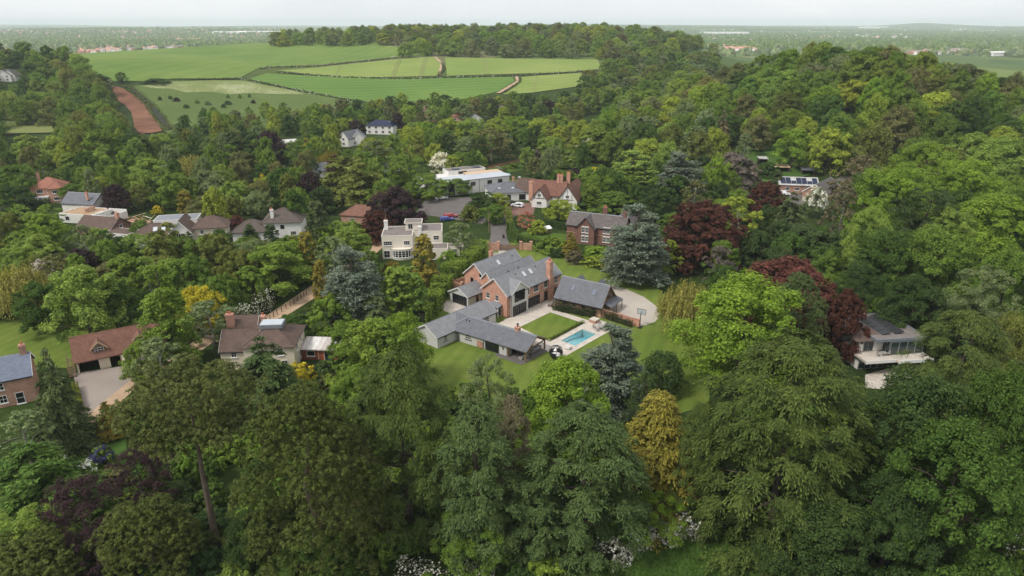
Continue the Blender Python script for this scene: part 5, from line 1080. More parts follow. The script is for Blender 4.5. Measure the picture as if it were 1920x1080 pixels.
# -- foreground row
put_tree('pine_n', -35.8, 66.0, 8.2, 25, (.098, .115, .034), 'tall umbrella pine with bare brown trunk in the left foreground', rz=.4)
t_('pine_d', 555, 732, 290, 25, 'pine', 'broad dark olive pine standing right of the umbrella pine')
t_('pine_d', 640, 800, 170, 17, 'bronze', 'brownish olive pine leaning against the broad dark pine')
t_('pine_l', 262, 950, 230, 11, 'pine', 'low bushy pine with pale tufts at the lower left')
t_('feather_n', 135, 895, 165, 12, 'purple', 'dark purple feathery plum tree at the lower left')
t_('feather_n', 248, 843, 130, 10, 'purple', 'smaller purple plum tree below the blue shrub')
t_('feather_n', 175, 990, 120, 8, 'purple', 'purple plum foliage low beside the bushy pine')
t_('ash_n', 20, 962, 170, 10, 'fresh', 'fresh green tree at the bottom left corner')
t_('pine_l', 40, 1010, 230, 9, 'pine', 'dull olive pine cut by the bottom left corner')
t_('yew', 55, 850, 230, 9, 'deep', 'dark green yew mass at the left edge')
t_('birch', 30, 775, 130, 10, 'grey', 'pale feathery tree at the left edge before the brick house')
t_('cone2', 80, 650, 112, 17, 'cone', 'tall dark spruce before the blue slate house')
t_('cone1', 194, 752, 46, 6.5, 'gold', 'small tattered golden conifer at the courtyard corner')
t_('shrub', 186, 838, 44, 3.2, 'oak', 'dusky blue flowering shrub near purple plum tree', 'shrub')
t_('shrub', 150, 868, 58, 2.4, 'mid', 'white flowering shrub beside the blue shrub', 'shrub')
t_('shrub2', 104, 852, 34, 2.2, 'bright', 'little white flowered bush left of the white flowering shrub', 'shrub')
t_('shrub2', 210, 880, 60, 2.0, 'bronze', 'pinkish low bush right of the white flowering shrub', 'shrub')
t_('shrub2', 230, 930, 50, 2.0, 'fresh', 'low green bush between the two purple plum trees', 'shrub')
t_('droop_n1', 748, 648, 235, 26, 'cyp', 'tall drooping green cypress left of the lawn')
t_('plume_n', 893, 757, 195, 21, 'teal', 'grey green fir with bare twigs at its tip')
t_('ash_n', 915, 668, 112, 15, 'grey', 'pale feathery ash standing at the lawn edge')
t_('plume_n', 962, 738, 95, 19, 'brown', 'bronze brown larch beside the grey green fir')
t_('oak_n1', 1062, 676, 195, 19, 'bright', 'bright green oak in front of the swing seat')
t_('plume_n', 1100, 765, 262, 20, 'teal', 'dark blue green fir left of the golden cypress')
t_('gold_n', 1240, 738, 215, 17, 'gold', 'golden cypress with twin tips in the foreground', rz=.2)
t_('cedar2', 1150, 610, 165, 16, 'steel', 'blue grey cedar just right of the swimming pool')
t_('pine_l', 1246, 661, 98, 8, 'dark', 'small dark pine on the right of the lawn')
t_('ash_n', 1215, 700, 80, 13, 'teal', 'thin dark tree behind the golden cypress')
t_('droop_n2', 1505, 628, 365, 28, 'cyp', 'enormous drooping cypress in the right foreground', rz=1.0)
t_('droop_n1', 1325, 752, 120, 18, 'cyp', 'narrow olive cypress at the left shoulder of the enormous cypress')
t_('oak_n2', 1408, 520, 245, 21, 'bright', 'bright yellow green maple right of the willow')
t_('willow', 1292, 525, 108, 12, 'willow', 'golden weeping willow beside the gravel drive')
t_('dome', 1482, 487, 215, 17, 'maroon', 'red maroon beech dome behind the bright maple')
t_('dome', 1592, 545, 92, 14, 'copper', 'smaller dark copper beech beside the glass villa')
t_('pine_d', 1503, 515, 125, 19, 'teal', 'dark grey green pine between the red beech and bright maple')
t_('droop_n1', 1830, 580, 235, 25, 'cyp', 'tall grey green cypress right of the glass villa', rz=2.0)
t_('oak_n2', 1745, 705, 255, 23, 'dark', 'dark green maple in front of the glass villa')
t_('oak_n1', 1820, 800, 260, 22, 'deep', 'dark green oak at the lower right')
t_('oak_n2', 1900, 690, 170, 25, 'deep', 'leafy green tree cut by the right edge')
t_('oak_n1', 1690, 900, 190, 15, 'dark', 'low dark oak beside the enormous cypress foot')
t_('oak_n2', 1560, 950, 200, 13, 'dark', 'small green maple under the enormous cypress')
t_('ash_n', 890, 945, 150, 9, 'mid', 'mid green ash filling the gap below the grey green fir')
t_('ash_n', 1240, 930, 110, 6.5, 'bright', 'small bright green sapling below the golden cypress')
t_('plume_n', 1000, 900, 140, 11, 'teal', 'short dark fir between the ash and blue green fir')
t_('oak_n1', 590, 1010, 160, 8, 'deep', 'low green bush under the broad dark pine')
t_('oak_n1', 470, 960, 110, 9, 'dark', 'dark shrubby oak behind the pine trunk')
t_('ash_n', 1010, 740, 90, 12, 'deep', 'dark slim ash behind the bronze larch')
t_('ash_n', 1170, 850, 110, 14, 'deep', 'green slim ash left of the golden cypress foot')
# -- right hand trees, coming down from the wood
for k, u, v, w_, h, c, l in [
 ('oak_n2', 1688, 315, 165, 23, 'bright', 'tall bright maple above the glass villa'), ('oak_n1', 1748, 268, 140, 24, 'bright', 'bright oak at the top of the right hand trees'),
 ('oak_n2', 1822, 300, 150, 23, 'bright', 'bright maple right of the bright oak'), ('oak_n1', 1885, 258, 130, 23, 'fresh', 'fresh green oak near the right edge'),
 ('oak_n1', 1880, 365, 170, 22, 'bright', 'big bright oak at the right edge'), ('ash_n', 1748, 352, 140, 21, 'teal', 'grey green ash between bright maples'),
 ('oak_n2', 1670, 430, 140, 19, 'deep', 'dark green maple under the tall bright maple'), ('oak_n2', 1765, 430, 175, 20, 'mid', 'mid green maple above the right cypress'),
 ('ash_n', 1855, 500, 135, 18, 'grey', 'silvery ash behind the right cypress'), ('oak_n1', 1905, 470, 130, 19, 'mid', 'mid green oak at the right edge behind silvery ash'),
 ('birch', 1625, 290, 110, 22, 'brown', 'tall brownish tree left of the tall bright maple'), ('birch', 1590, 345, 80, 19, 'brown', 'slim brownish tree by the lodge'),
 ('oak_n1', 1725, 520, 120, 15, 'dark', 'dark oak in shade behind the glass villa'), ('ash_n', 1620, 490, 100, 15, 'dark', 'dark ash right of the red beech'),
 ('oak_n1', 1655, 560, 80, 9, 'mid', 'young green oak behind the solar panels of the glass villa'),
 ('ash_n', 1800, 390, 110, 19, 'fresh', 'fresh green ash among the right hand maples'), ('oak_n1', 1640, 390, 90, 20, 'fresh', 'fresh oak beside the slim brownish tree'), ('oak_n2', 1905, 590, 110, 20, 'olive', 'olive maple at the right edge behind the leafy tree')]:
    t_(k, u, v, w_, h, c, l)
# -- centre right, behind the house
for k, u, v, w_, h, c, l in [
 ('dome', 1323, 380, 172, 17, 'copper', 'dark copper beech behind the garden of the brick house'), ('birch', 1390, 368, 100, 15, 'lime', 'yellow green tree right of the dark copper beech'),
 ('dense', 1377, 288, 112, 15, 'mauve', 'grey mauve round tree left of the open fronted shed'), ('dome', 1440, 342, 80, 13, 'copper', 'dark purple beech below the solar roofed workshop'),
 ('cone2', 1487, 358, 88, 16, 'cone', 'dark green spruce right of the purple beech'), ('dense', 1515, 425, 130, 11, 'teal', 'dark rounded holm oak mound below the spruce'),
 ('birch', 1535, 352, 48, 10, 'grey', 'white blossoming tree beside the solar roofed workshop'), ('birch', 1305, 338, 62, 13, 'bronze', 'brown green slender tree behind the copper beech'),
 ('cedar1', 1198, 382, 150, 20, 'blue', 'large blue cedar in front of the Victorian house'), ('cedar2', 1282, 283, 115, 19, 'blue', 'blue cedar at the foot of the wood'),
 ('cedar1', 1190, 282, 118, 16, 'fresh', 'green deodar cedar behind the Victorian house'), ('birch', 1257, 450, 52, 9, 'lime', 'small pale lime tree beside the blue cedar'),
 ('birch', 1352, 462, 66, 10, 'mauve', 'bare mauve tree before the dark copper beech'), ('cone1', 1071, 434, 34, 7, 'gold', 'golden conifer cone beside the Victorian house wall'),
 ('shrub', 1032, 445, 58, 4.2, 'oak', 'round green bush at the lawn corner behind the house'), ('shrub2', 1115, 480, 44, 2.6, 'lime', 'pale variegated shrub on the back lawn'),
 ('shrub', 1122, 462, 66, 4.2, 'bright', 'broad bright bush behind the variegated shrub'), ('shrub2', 1150, 478, 46, 4, 'bronze', 'brown leaved bush beside the variegated shrub'),
 ('shrub2', 1078, 470, 36, 3.4, 'brown', 'brown bush below the golden conifer cone'), ('shrub', 1046, 466, 28, 2.4, 'dark', 'small dark shrub beside the round green bush'),
 ('yew', 905, 358, 58, 8, 'dark', 'dark round yew by the village lane'), ('b0', 935, 362, 44, 6, 'lime', 'small lime tree at the forecourt'),
 ('birch', 862, 418, 66, 9, 'grey', 'silvery feathery pear tree right of the cream house'), ('shrub', 880, 385, 40, 5, 'olive', 'olive rounded shrub by the parked cars'),
 ('birch', 986, 396, 38, 5.5, 'pink', 'small pink leaved maple on the hedge corner'), ('b1', 1052, 375, 64, 6.5, 'lime', 'yellow green tree before the tiled roof house'), ('shrub', 1010, 412, 34, 4.5, 'lime', 'yellow green bush beside pink maple'),
 ('b3', 925, 385, 50, 6, 'mid', 'green tree by the lane gate'), ('dome', 1076, 315, 42, 6.5, 'purple', 'purple shrub tree behind the tiled roof house'), ('shrub', 1115, 314, 40, 5, 'yellow', 'bright yellow broom bush right of the purple tree'),
 ('birch', 1100, 258, 40, 9, 'white', 'white blossom tree at the foot of the wood'), ('cone1', 1068, 254, 26, 10, 'bronze', 'bronze cone conifer left of the white blossom tree'), ('cone1', 1070, 280, 42, 8, 'fresh', 'green pyramid conifer below the bronze conifer'),
 ('b0', 1030, 256, 62, 11, 'fresh', 'rounded pale green tree above the playing field'), ('birch', 1000, 280, 44, 7, 'mauve', 'reddish brown bushy tree by the playing field'),
 ('dense', 1100, 345, 120, 6, 'deep', 'wide dark yew bank behind the tiled roof house'), ('dense', 1150, 360, 90, 7, 'mid', 'green laurel bank right of the yew bank'),
 ('b1', 1210, 218, 90, 16, 'grey', 'pale round lime tree at the edge of the wood'), ('birch', 1310, 236, 90, 17, 'grey', 'pale feathery willow below the wood'), ('birch', 1400, 248, 40, 16, 'grey', 'slender pale birch at the wood clearing'),
 ('cone2', 1358, 205, 40, 19, 'brown', 'brown dying spruce standing at the wood edge'), ('b5', 1560, 240, 80, 18, 'lime', 'yellow green oak above the workshop clearing'),
 ('cone1', 1460, 318, 30, 8, 'cone', 'thin dark conifer beside the solar roofed workshop'), ('b2', 1270, 330, 60, 12, 'deep', 'deep green tree below the blue cedar'), ('b0', 1225, 470, 60, 6, 'mid', 'green bush at the foot of the large blue cedar')]:
    t_(k, u, v, w_, h, c, l, 'shrub' if k.startswith('shrub') else 'tree')
# -- around the estate, left side
for k, u, v, w_, h, c, l in [
 ('column', 793, 438, 50, 14, 'gold', 'golden green cypress column in front of the cream flat roofed house'), ('cedar1', 655, 460, 150, 18, 'blue', 'big grey blue cedar left of the tall hedge'),
 ('column', 742, 498, 62, 13, 'oak', 'dense green cypress column beside the grey blue cedar'), ('column', 775, 512, 52, 11, 'mid', 'second green cypress column nearest the house hedge'),
 ('b0', 700, 598, 165, 15, 'oak', 'spreading green tree left of the pavilion'), ('oak_n1', 752, 590, 105, 14, 'bright', 'bright green oak beside the pavilion gable'),
 ('b1', 617, 555, 96, 9, 'oak', 'round apple tree beside the dirt track'), ('b0', 545, 590, 70, 6, 'deep', 'dark garden tree above the red outhouse'), ('b2', 700, 555, 60, 8, 'grey', 'grey green tree below the big cedar'),
 ('cone2', 490, 628, 150, 14, 'teal', 'blue green spruce before the cream rendered house'), ('shrub2', 558, 682, 64, 5, 'yellow', 'bright yellow shrub beside the cream rendered house'),
 ('shrub', 603, 678, 52, 4.6, 'teal', 'dark grey bush right of the yellow shrub'), ('shrub2', 612, 700, 40, 3, 'bronze', 'brown bush below the dark grey bush'),
 ('cedar2', 288, 494, 120, 21, 'oak', 'tiered green deodar beside the courtyard barn'), ('b1', 368, 537, 84, 10, 'yellow', 'golden yellow tree behind the deodar'),
 ('birch', 388, 565, 115, 10, 'grey', 'feathery grey green birch right of the deodar'), ('b0', 140, 500, 140, 16, 'fresh', 'large fresh green tree on the left lawn'),
 ('birch', 292, 632, 104, 11, 'grey', 'pale leaning birch at the courtyard edge'), ('b2', 345, 668, 70, 6, 'deep', 'dark green bush by the dirt track bend'), ('b0', 60, 530, 90, 11, 'deep', 'dark tree behind the large fresh green tree'),
 ('willow', 25, 494, 110, 12, 'willow', 'golden weeping tree at the left edge'), ('birch', 75, 488, 60, 9, 'mauve', 'pale lilac blossom tree left of the purple tree'), ('dome', 142, 468, 84, 9, 'purple', 'dark purple round tree behind the left lawn'),
 ('yew', 300, 420, 95, 14, 'olive', 'olive brown yew before the white gabled house'), ('b2', 230, 480, 90, 12, 'oak', 'green tree right of the purple round tree'), ('b1', 210, 530, 90, 11, 'deep', 'dark green tree behind the barn roof'),
 ('b0', 510, 458, 140, 12, 'oak', 'broad green tree in the middle gardens'), ('b1', 440, 470, 90, 11, 'olive', 'olive tree left of the broad green tree'), ('column', 571, 432, 38, 13, 'gold', 'golden conifer below the dark column cypress'),
 ('column', 596, 486, 34, 11, 'gold', 'golden conifer beside the dirt track'), ('column', 590, 374, 42, 15, 'cone', 'dark column cypress beside the hipped roof house'), ('column', 506, 420, 28, 8, 'dark', 'small dark column in front of the hipped roof house'),
 ('cone1', 466, 418, 44, 9, 'dark', 'dark cone conifer before the hipped roof house'), ('birch', 620, 445, 90, 11, 'grey', 'grey brown tree below the golden conifer'), ('b0', 655, 425, 80, 10, 'fresh', 'fresh green dome in front of the copper beech'),
 ('b2', 690, 470, 50, 8, 'mid', 'green tree at the track end by the cream flat roofed house'), ('shrub', 733, 490, 40, 4, 'gold', 'golden bush below the cream flat roofed house'), ('shrub2', 760, 500, 60, 4, 'fresh', 'green hedge bush before the bay window'),
 ('b0', 548, 452, 80, 10, 'bright', 'bright green tree above the dirt track'), ('b1', 410, 515, 80, 10, 'mid', 'mid green tree left of the white blossom hedge'), ('b2', 462, 500, 70, 9, 'oak', 'green tree behind the white blossom hedge'), ('b1', 350, 480, 90, 11, 'mid', 'mid green tree behind the golden yellow tree'),
 ('birch', 268, 480, 60, 12, 'fresh', 'light green birch left of the deodar'), ('b1', 400, 440, 80, 10, 'olive', 'olive green tree in front of the white gabled house'), ('b3', 330, 445, 70, 10, 'mid', 'mid green tree right of the olive yew'),
 ('b2', 640, 615, 70, 8, 'mid', 'green tree above the outhouse roof'), ('b0', 660, 690, 100, 11, 'oak', 'green tree on the right of the small dark lawn'), ('shrub', 800, 606, 50, 3.2, 'mid', 'green bush at the corner of the side lawn'), ('shrub2', 815, 545, 34, 3, 'purple', 'small purple bush by the garden room'),
 ('b1', 840, 470, 40, 5, 'bright', 'bright round bush behind the tall hedge'), ('b1', 388, 440, 56, 7, 'fresh', 'small fresh tree before the white gabled house wall'), ('b2', 452, 446, 50, 7, 'oak', 'small green tree between the white gabled house and hipped roof house'), ('b0', 542, 442, 60, 7, 'mid', 'small mid green tree under the hipped roof house'), ('cone1', 352, 432, 30, 8, 'cone', 'thin conifer before the white gable'), ('b3', 255, 440, 60, 7, 'fresh', 'fresh green tree below the brick cottage annexe'),
 ('column', 548, 440, 26, 8, 'olive', 'slim olive conifer left of the golden conifer')]:
    t_(k, u, v, w_, h, c, l, 'shrub' if k.startswith('shrub') else 'tree')
# -- village, left and centre
for k, u, v, w_, h, c, l in [
 ('dense', 525, 315, 78, 14, 'deep', 'round dark green holm oak behind the hipped roof house'), ('dome', 578, 322, 56, 13, 'purple', 'purple beech left of the big brown yew'), ('yew', 655, 290, 130, 17, 'olive', 'big dark olive yew in the village centre'),
 ('dome', 742, 352, 118, 14, 'purple', 'wide dark purple beech dome behind the cream flat roofed house'), ('dome', 706, 396, 76, 9, 'copper', 'reddish beech beside the purple beech dome'), ('birch', 826, 286, 44, 10, 'white', 'white blossom tree beside the modern white house'),
 ('b1', 800, 326, 84, 9, 'oak', 'rounded tree in front of the modern white house'), ('b0', 855, 335, 60, 6, 'mid', 'small green tree by the modern white house door'), ('willow', 356, 288, 70, 13, 'willow', 'golden olive weeping tree in the village'), ('b0', 276, 298, 90, 14, 'fresh', 'big fresh green lime left of the golden weeping tree'),
 ('b1', 325, 325, 80, 12, 'oak', 'round oak below the golden weeping tree'), ('cone2', 412, 260, 40, 16, 'cone', 'pointed dark spruce right of the golden weeping tree'), ('column', 343, 356, 32, 9, 'gold', 'golden conifer by the timber debris'), ('dome', 212, 346, 58, 10, 'purple', 'purple beech behind the roofless house'),
 ('dome', 500, 246, 64, 15, 'purple', 'black purple beech at the village top'), ('yew', 450, 246, 76, 15, 'dark', 'dark yew left of the black purple beech'), ('willow', 616, 281, 48, 10, 'gold', 'golden willow behind the slate cottage'), ('dome', 628, 292, 40, 9, 'copper', 'small copper beech below the golden willow'),
 ('dome', 440, 405, 44, 6, 'maroon', 'small maroon tree right of the white gabled house'), ('b2', 232, 282, 40, 12, 'bright', 'bright small tree below the soil slope'), ('b0', 385, 320, 70, 11, 'grey', 'grey green willow beside the pointed spruce'), ('birch', 400, 330, 60, 12, 'grey', 'silver birch with pale stem in the village'),
 ('b1', 440, 340, 80, 11, 'fresh', 'fresh green tree left of the holm oak'), ('b3', 480, 360, 60, 9, 'grey', 'grey green bush tree below the holm oak'), ('b2', 158, 348, 50, 6, 'mid', 'green tree right of the red brick villa'), ('b0', 130, 345, 50, 7, 'mid', 'green tree behind the red brick villa'),
 ('b0', 20, 310, 90, 13, 'mid', 'grey green tree at the left edge by the villa'), ('b5', 22, 350, 70, 9, 'dark', 'dark tree left of the red brick villa'), ('b2', 60, 400, 90, 11, 'oak', 'oak green tree below the red brick villa'), ('b0', 72, 402, 85, 11, 'bright', 'bright oak in front of the roofless house'),
 ('birch', 150, 422, 60, 10, 'grey', 'grey birch between the bright oak and brick cottage'), ('birch', 192, 432, 60, 10, 'deep', 'pale stemmed birch before the brick cottage'), ('b0', 10, 400, 70, 12, 'olive', 'olive tree at the left edge below the villa'), ('b1', 60, 440, 90, 10, 'fresh', 'light green bush tree left of the purple round tree'),
 ('shrub', 294, 385, 20, 3, 'yellow', 'yellow bush by the timber debris'), ('b1', 262, 412, 44, 6, 'mid', 'small green tree by the brick cottage'), ('dense', 220, 445, 70, 6, 'dark', 'dark clipped yew before the brick cottage'),
 ('b0', 690, 285, 60, 10, 'mid', 'mid green tree behind the big dark olive yew'), ('birch', 705, 262, 70, 14, 'grey', 'grey willow behind the village yew'), ('b3', 755, 290, 70, 12, 'oak', 'round oak left of the white blossom tree'), ('b1', 880, 285, 50, 9, 'mid', 'round green tree above the modern white house'),
 ('birch', 920, 240, 95, 16, 'bronze', 'brown leaved poplar above the playing field'), ('birch', 880, 255, 60, 13, 'grey', 'grey tree left of the brown poplar'), ('b1', 495, 282, 40, 9, 'bright', 'bright green tree below the black purple beech'), ('b0', 560, 262, 60, 11, 'mid', 'green tree right of the black purple beech'),
 ('cone1', 573, 258, 24, 6, 'yellow', 'tiny yellow conifer by the pale roof shed'), ('cone1', 490, 325, 24, 7, 'yellow', 'small yellow conifer left of the holm oak'), ('b2', 595, 240, 50, 12, 'deep', 'deep green tree right of the yellow conifer')]:
    t_(k, u, v, w_, h, c, l, 'shrub' if k.startswith('shrub') else 'tree')
t_('b1', 608, 420, 56, 8, 'oak', 'green tree hiding the gap right of the hipped roof house'); t_('b3', 648, 414, 54, 7, 'fresh', 'fresh tree in front of the red roofed bungalow'); t_('b2', 318, 440, 50, 8, 'mid', 'green tree right of the brown yew'); t_('b0', 478, 448, 56, 7, 'olive', 'olive tree in front of the hipped roof house garden'); t_('b1', 412, 430, 40, 6, 'deep', 'dark green tree at the end of the white gabled house'); t_('b0', 178, 428, 56, 7, 'fresh', 'fresh bush tree in front of the brick cottage roof'); t_('b1', 692, 258, 40, 9, 'lime', 'lime tree screening the right side of the small gabled cottage'); t_('b0', 652, 280, 34, 7, 'mid', 'green tree below the small gabled cottage'); t_('b2', 736, 262, 36, 8, 'fresh', 'fresh tree below the solar roofed house'); t_('b0', 255, 640, 70, 9, 'oak', 'green tree before the right end of the courtyard barn')
# lime green row of trees above the modern house
for i, (u, v, w_) in enumerate([(712, 262, 44), (735, 250, 40), (766, 238, 50), (800, 228, 58), (842, 222, 64), (885, 222, 62), (930, 222, 54), (968, 218, 66), (1012, 222, 54), (1046, 214, 56), (1082, 226, 50)]):
    t_(['b0', 'b1', 'b3'][i % 3], u, v, w_, 13, ['lime', 'fresh', 'lime', 'bright'][i % 4], 'yellow green tree, %s from the left in the row above the modern white house' % ['first', 'second', 'third', 'fourth', 'fifth', 'sixth', 'seventh', 'eighth', 'ninth', 'tenth', 'eleventh'][i], group='lime green row above the modern house')
for i, (u, v, w_, c) in enumerate([(790, 186, 40, 'olive'), (832, 178, 40, 'deep'), (812, 198, 30, 'fresh'), (905, 178, 46, 'mid'), (870, 195, 40, 'grey'), (990, 175, 36, 'deep'), (960, 188, 34, 'fresh'), (1018, 178, 34, 'mid'), (1030, 188, 30, 'purple'), (1075, 178, 30, 'grey'), (755, 203, 34, 'brown'), (745, 212, 30, 'purple'), (700, 205, 34, 'deep'), (730, 200, 32, 'bronze'), (640, 210, 40, 'deep'), (590, 200, 46, 'mid'), (665, 225, 40, 'purple'), (620, 228, 40, 'mid'), (1056, 170, 40, 'deep')]):
    t_(['b0', 'b2', 'b5', 'dense'][i % 4], u, v, w_, 11, c, {'purple': 'purple tree', 'brown': 'brown tree', 'bronze': 'bronze tree', 'grey': 'grey green tree'}.get(c, 'green tree') + ' in the belt between village and field foot', group='trees along the foot of the fields')
t_('b0', 752, 84, 18, 13, 'bright', 'left of the two lone trees on the crop field'); t_('b1', 767, 81, 20, 14, 'bright', 'right of the two lone trees on the crop field')

# ------------------------------------------------------------------ woods
CLEAR = [(1110, 980, 1380, 1090, 80), (95, 800, 240, 930, 88), (700, 1060, 940, 1090, 66),   # what the photograph shows open: u0, v0, u1, v1, metres away
 (50, 335, 130, 382, 246), (112, 368, 330, 440, 225), (330, 400, 425, 465, 186), (450, 395, 560, 450, 192), (610, 395, 660, 420, 205), (715, 405, 850, 495, 172), (775, 300, 960, 400, 240), (930, 330, 1085, 400, 225), (1060, 385, 1175, 460, 186),
 (640, 245, 690, 278, 345), (688, 228, 750, 254, 380), (900, 395, 1000, 480, 182), (1415, 290, 1580, 385, 268), (780, 470, 1230, 700, 112), (1620, 590, 1735, 720, 106), (415, 615, 660, 700, 110), (130, 610, 250, 780, 105), (0, 650, 80, 780, 100), (445, 540, 590, 630, 150),
 (0, 600, 130, 670, 120), (206, 162, 252, 200, 640), (238, 190, 310, 250, 640), (0, 212, 100, 252, 420), (1395, 265, 1450, 300, 260), (920, 300, 985, 330, 262), (0, 130, 30, 155, 600), (800, 205, 1010, 232, 430), (520, 268, 560, 285, 330), (1000, 465, 1230, 540, 150), (1240, 600, 1340, 780, 80), (690, 440, 730, 500, 160), (600, 320, 640, 335, 280), (720, 308, 755, 325, 290)]
CLEAR2 = [(a, b_, c_, e, max(d_, hit((a + c_) / 2, e - 2)[1]) + 6) for a, b_, c_, e, d_ in CLEAR]
def free(x, y, R, h):
    z = hz(x, y); u, v, d = proj(x, y, z + h); _, vb, _ = proj(x, y, z); w2 = R * FPX / d
    for a, b_, c_, e, dist in CLEAR2:
        if y < dist and u + w2 * .8 > a and u - w2 * .8 < c_ and v < e and vb > b_: return False
    return True
def inpoly(x, y, P):
    c = False
    for i in range(len(P)):
        a, b_ = P[i], P[i - 1]
        if (a[1] > y) != (b_[1] > y) and x < (b_[0] - a[0]) * (y - a[1]) / (b_[1] - a[1]) + a[0]: c = not c
    return c
HUE = dict(oak='warm green', bright='bright green', lime='lime green', dark='very dark', olive='olive', grey='grey green', bronze='bronze brown', mid='mid green', fresh='fresh light green', deep='deep green', teal='blue green')
LAND = [('roofless house', -140, 220), ('red brick villa', -167, 243), ('white gabled house', -92, 190), ('hipped roof house', -70, 198), ('cream flat roofed house', -27, 180), ('modern white house', -18, 260), ('tiled roof house', 14, 238), ('red roofed bungalow', -48, 216), ('courtyard barn', -75, 115), ('cream rendered house', -46, 116), ('small gabled cottage', -80, 345), ('solar roofed house', -75, 385), ('orange tiled house', -35, 440), ('dirt track', -55, 150), ('Victorian house', 25, 195), ('solar roofed workshop', 108, 258), ('glass villa', 70, 115), ('playing field', 5, 285), ('grey roofed bungalow', -50, 300), ('red roofed cottage', -130, 300)]
def where(label, c, x, y, u, v, cat):
    kind, _, rest = label.partition('|'); hue = HUE.get(c, 'green')
    if rest == 'near': return '%s %s near the %s' % (hue, kind, min(LAND, key=lambda q: (q[1] - x) ** 2 + (q[2] - y) ** 2)[0])
    col = 'left' if u < float(rest.split(',')[0]) else 'right' if u > float(rest.split(',')[1]) else 'middle'; row = 'upper' if v < float(rest.split(',')[2]) else 'lower'
    return '%s %s, %s %s part' % (hue, kind, row, col)
def wood(poly, spacing, hr, Rr, cols, keys, label, group, seed, single=True, name=None, gap=.55, limit=400, cat='tree', clear=True):
    r = random.Random(seed); xs = [p[0] for p in poly]; ys = [p[1] for p in poly]; own = []
    n = 0
    for _ in range(int((max(xs) - min(xs)) * (max(ys) - min(ys)) / spacing ** 2 * 14)):
        x, y = r.uniform(min(xs), max(xs)), r.uniform(min(ys), max(ys))
        if not inpoly(x, y, poly): continue
        h = r.uniform(*hr); R = r.uniform(*Rr)
        if any((x - a) ** 2 + (y - b_) ** 2 < spacing ** 2 for a, b_ in own): continue
        if any((x - a) ** 2 + (y - b_) ** 2 < (gap * (R + q)) ** 2 for a, b_, q, _ in PLACED if q > 1.5): continue
        u, v, d = proj(x, y, hz(x, y) + h)
        if not (-60 < u < 1980 and v < 1130): continue
        if clear and not free(x, y, R, h): continue
        own.append((x, y)); k = r.choice(keys); c = r.choice(cols)
        put_tree(k, x, y, R, h, C[c], where(label, c, x, y, u, v, cat), cat, group, single=(cat == 'shrub' or y > 300), name=name); n += 1
        if n >= limit: break
    return n
NW = []
BK = ['b0', 'b1', 'b2', 'b3', 'b4', 'b5']
HK = ['h0', 'h1', 'h2', 'h0', 'h1', 'b0', 'b2']
mixg = ['oak', 'oak', 'mid', 'mid', 'fresh', 'deep', 'olive', 'grey', 'bronze']
# wood on the field hill: front edge follows the crops
fe = pix([(508, 88), (560, 88), (640, 87.5), (742, 87.5), (800, 106), (900, 108.5), (1000, 109.5), (1120, 111.5), (1160, 122), (1230, 128)])
NW.append(wood(fe + [(fe[-1][0] + 45, fe[-1][1] + 130), (275, 980), (190, 1060), (-100, 1080), (-320, 1030)], 15.5, (12, 19), (7.5, 11), ['oak', 'olive', 'fresh', 'fresh', 'bronze', 'lime', 'grey', 'grey', 'oak', 'bright'], HK, 'tree in the wood on the field hill|720,980,62', 'trees of the hilltop wood', 3, name='hilltop_tree', gap=.4, limit=300))
# trees between the fields and the right hill
NW.append(wood(pix([(1095, 172), (1135, 140), (1170, 125), (1260, 118), (1340, 118), (1330, 160), (1220, 225), (1100, 215)]), 12.5, (11, 16), (6, 8.5), ['mid', 'deep', 'oak', 'fresh', 'grey', 'olive'], BK, 'tree between the crop fields and wooded hill|1160,1240,140', 'trees right of the crop fields', 4, name='hedgerow_tree', gap=.4, limit=120))
# wood on the right hill
NW.append(wood([(35, 330), (60, 285), (95, 276), (150, 262), (200, 235), (240, 200), (330, 190), (420, 260), (430, 420), (330, 430), (200, 432), (120, 440), (70, 430)], 11.6, (13, 20), (6.5, 10), ['oak', 'mid', 'lime', 'deep', 'fresh', 'oak', 'olive', 'bronze', 'fresh', 'grey', 'bronze', 'mid', 'bright'], HK, 'tree in the wood covering the right hand hill|1350,1650,170', 'trees of the hillside wood', 5, name='woodland_tree', gap=.42, limit=300))
NW.append(wood([(70, 240), (150, 215), (230, 170), (140, 150), (95, 185)], 9.5, (12, 19), (5, 7.5), ['deep', 'mid', 'bright', 'oak', 'dark'], BK, 'tree between the workshop and right hand maples|1600,1760,330', 'trees below the hillside wood', 6, name='valley_tree', gap=.5))
# left wood round the pasture
lw = pix([(-60, 118), (40, 115), (110, 118), (165, 150), (205, 175), (245, 215), (262, 258)]) + pix([(330, 262), (330, 300), (230, 320), (-60, 330)])
NW.append(wood(lw, 11.5, (12, 19), (6, 9), ['mid', 'oak', 'oak', 'deep', 'olive', 'fresh'], HK, 'tree in the wood on the left bank|80,190,210', 'trees of the left hand wood', 8, name='bankside_tree', gap=.45))
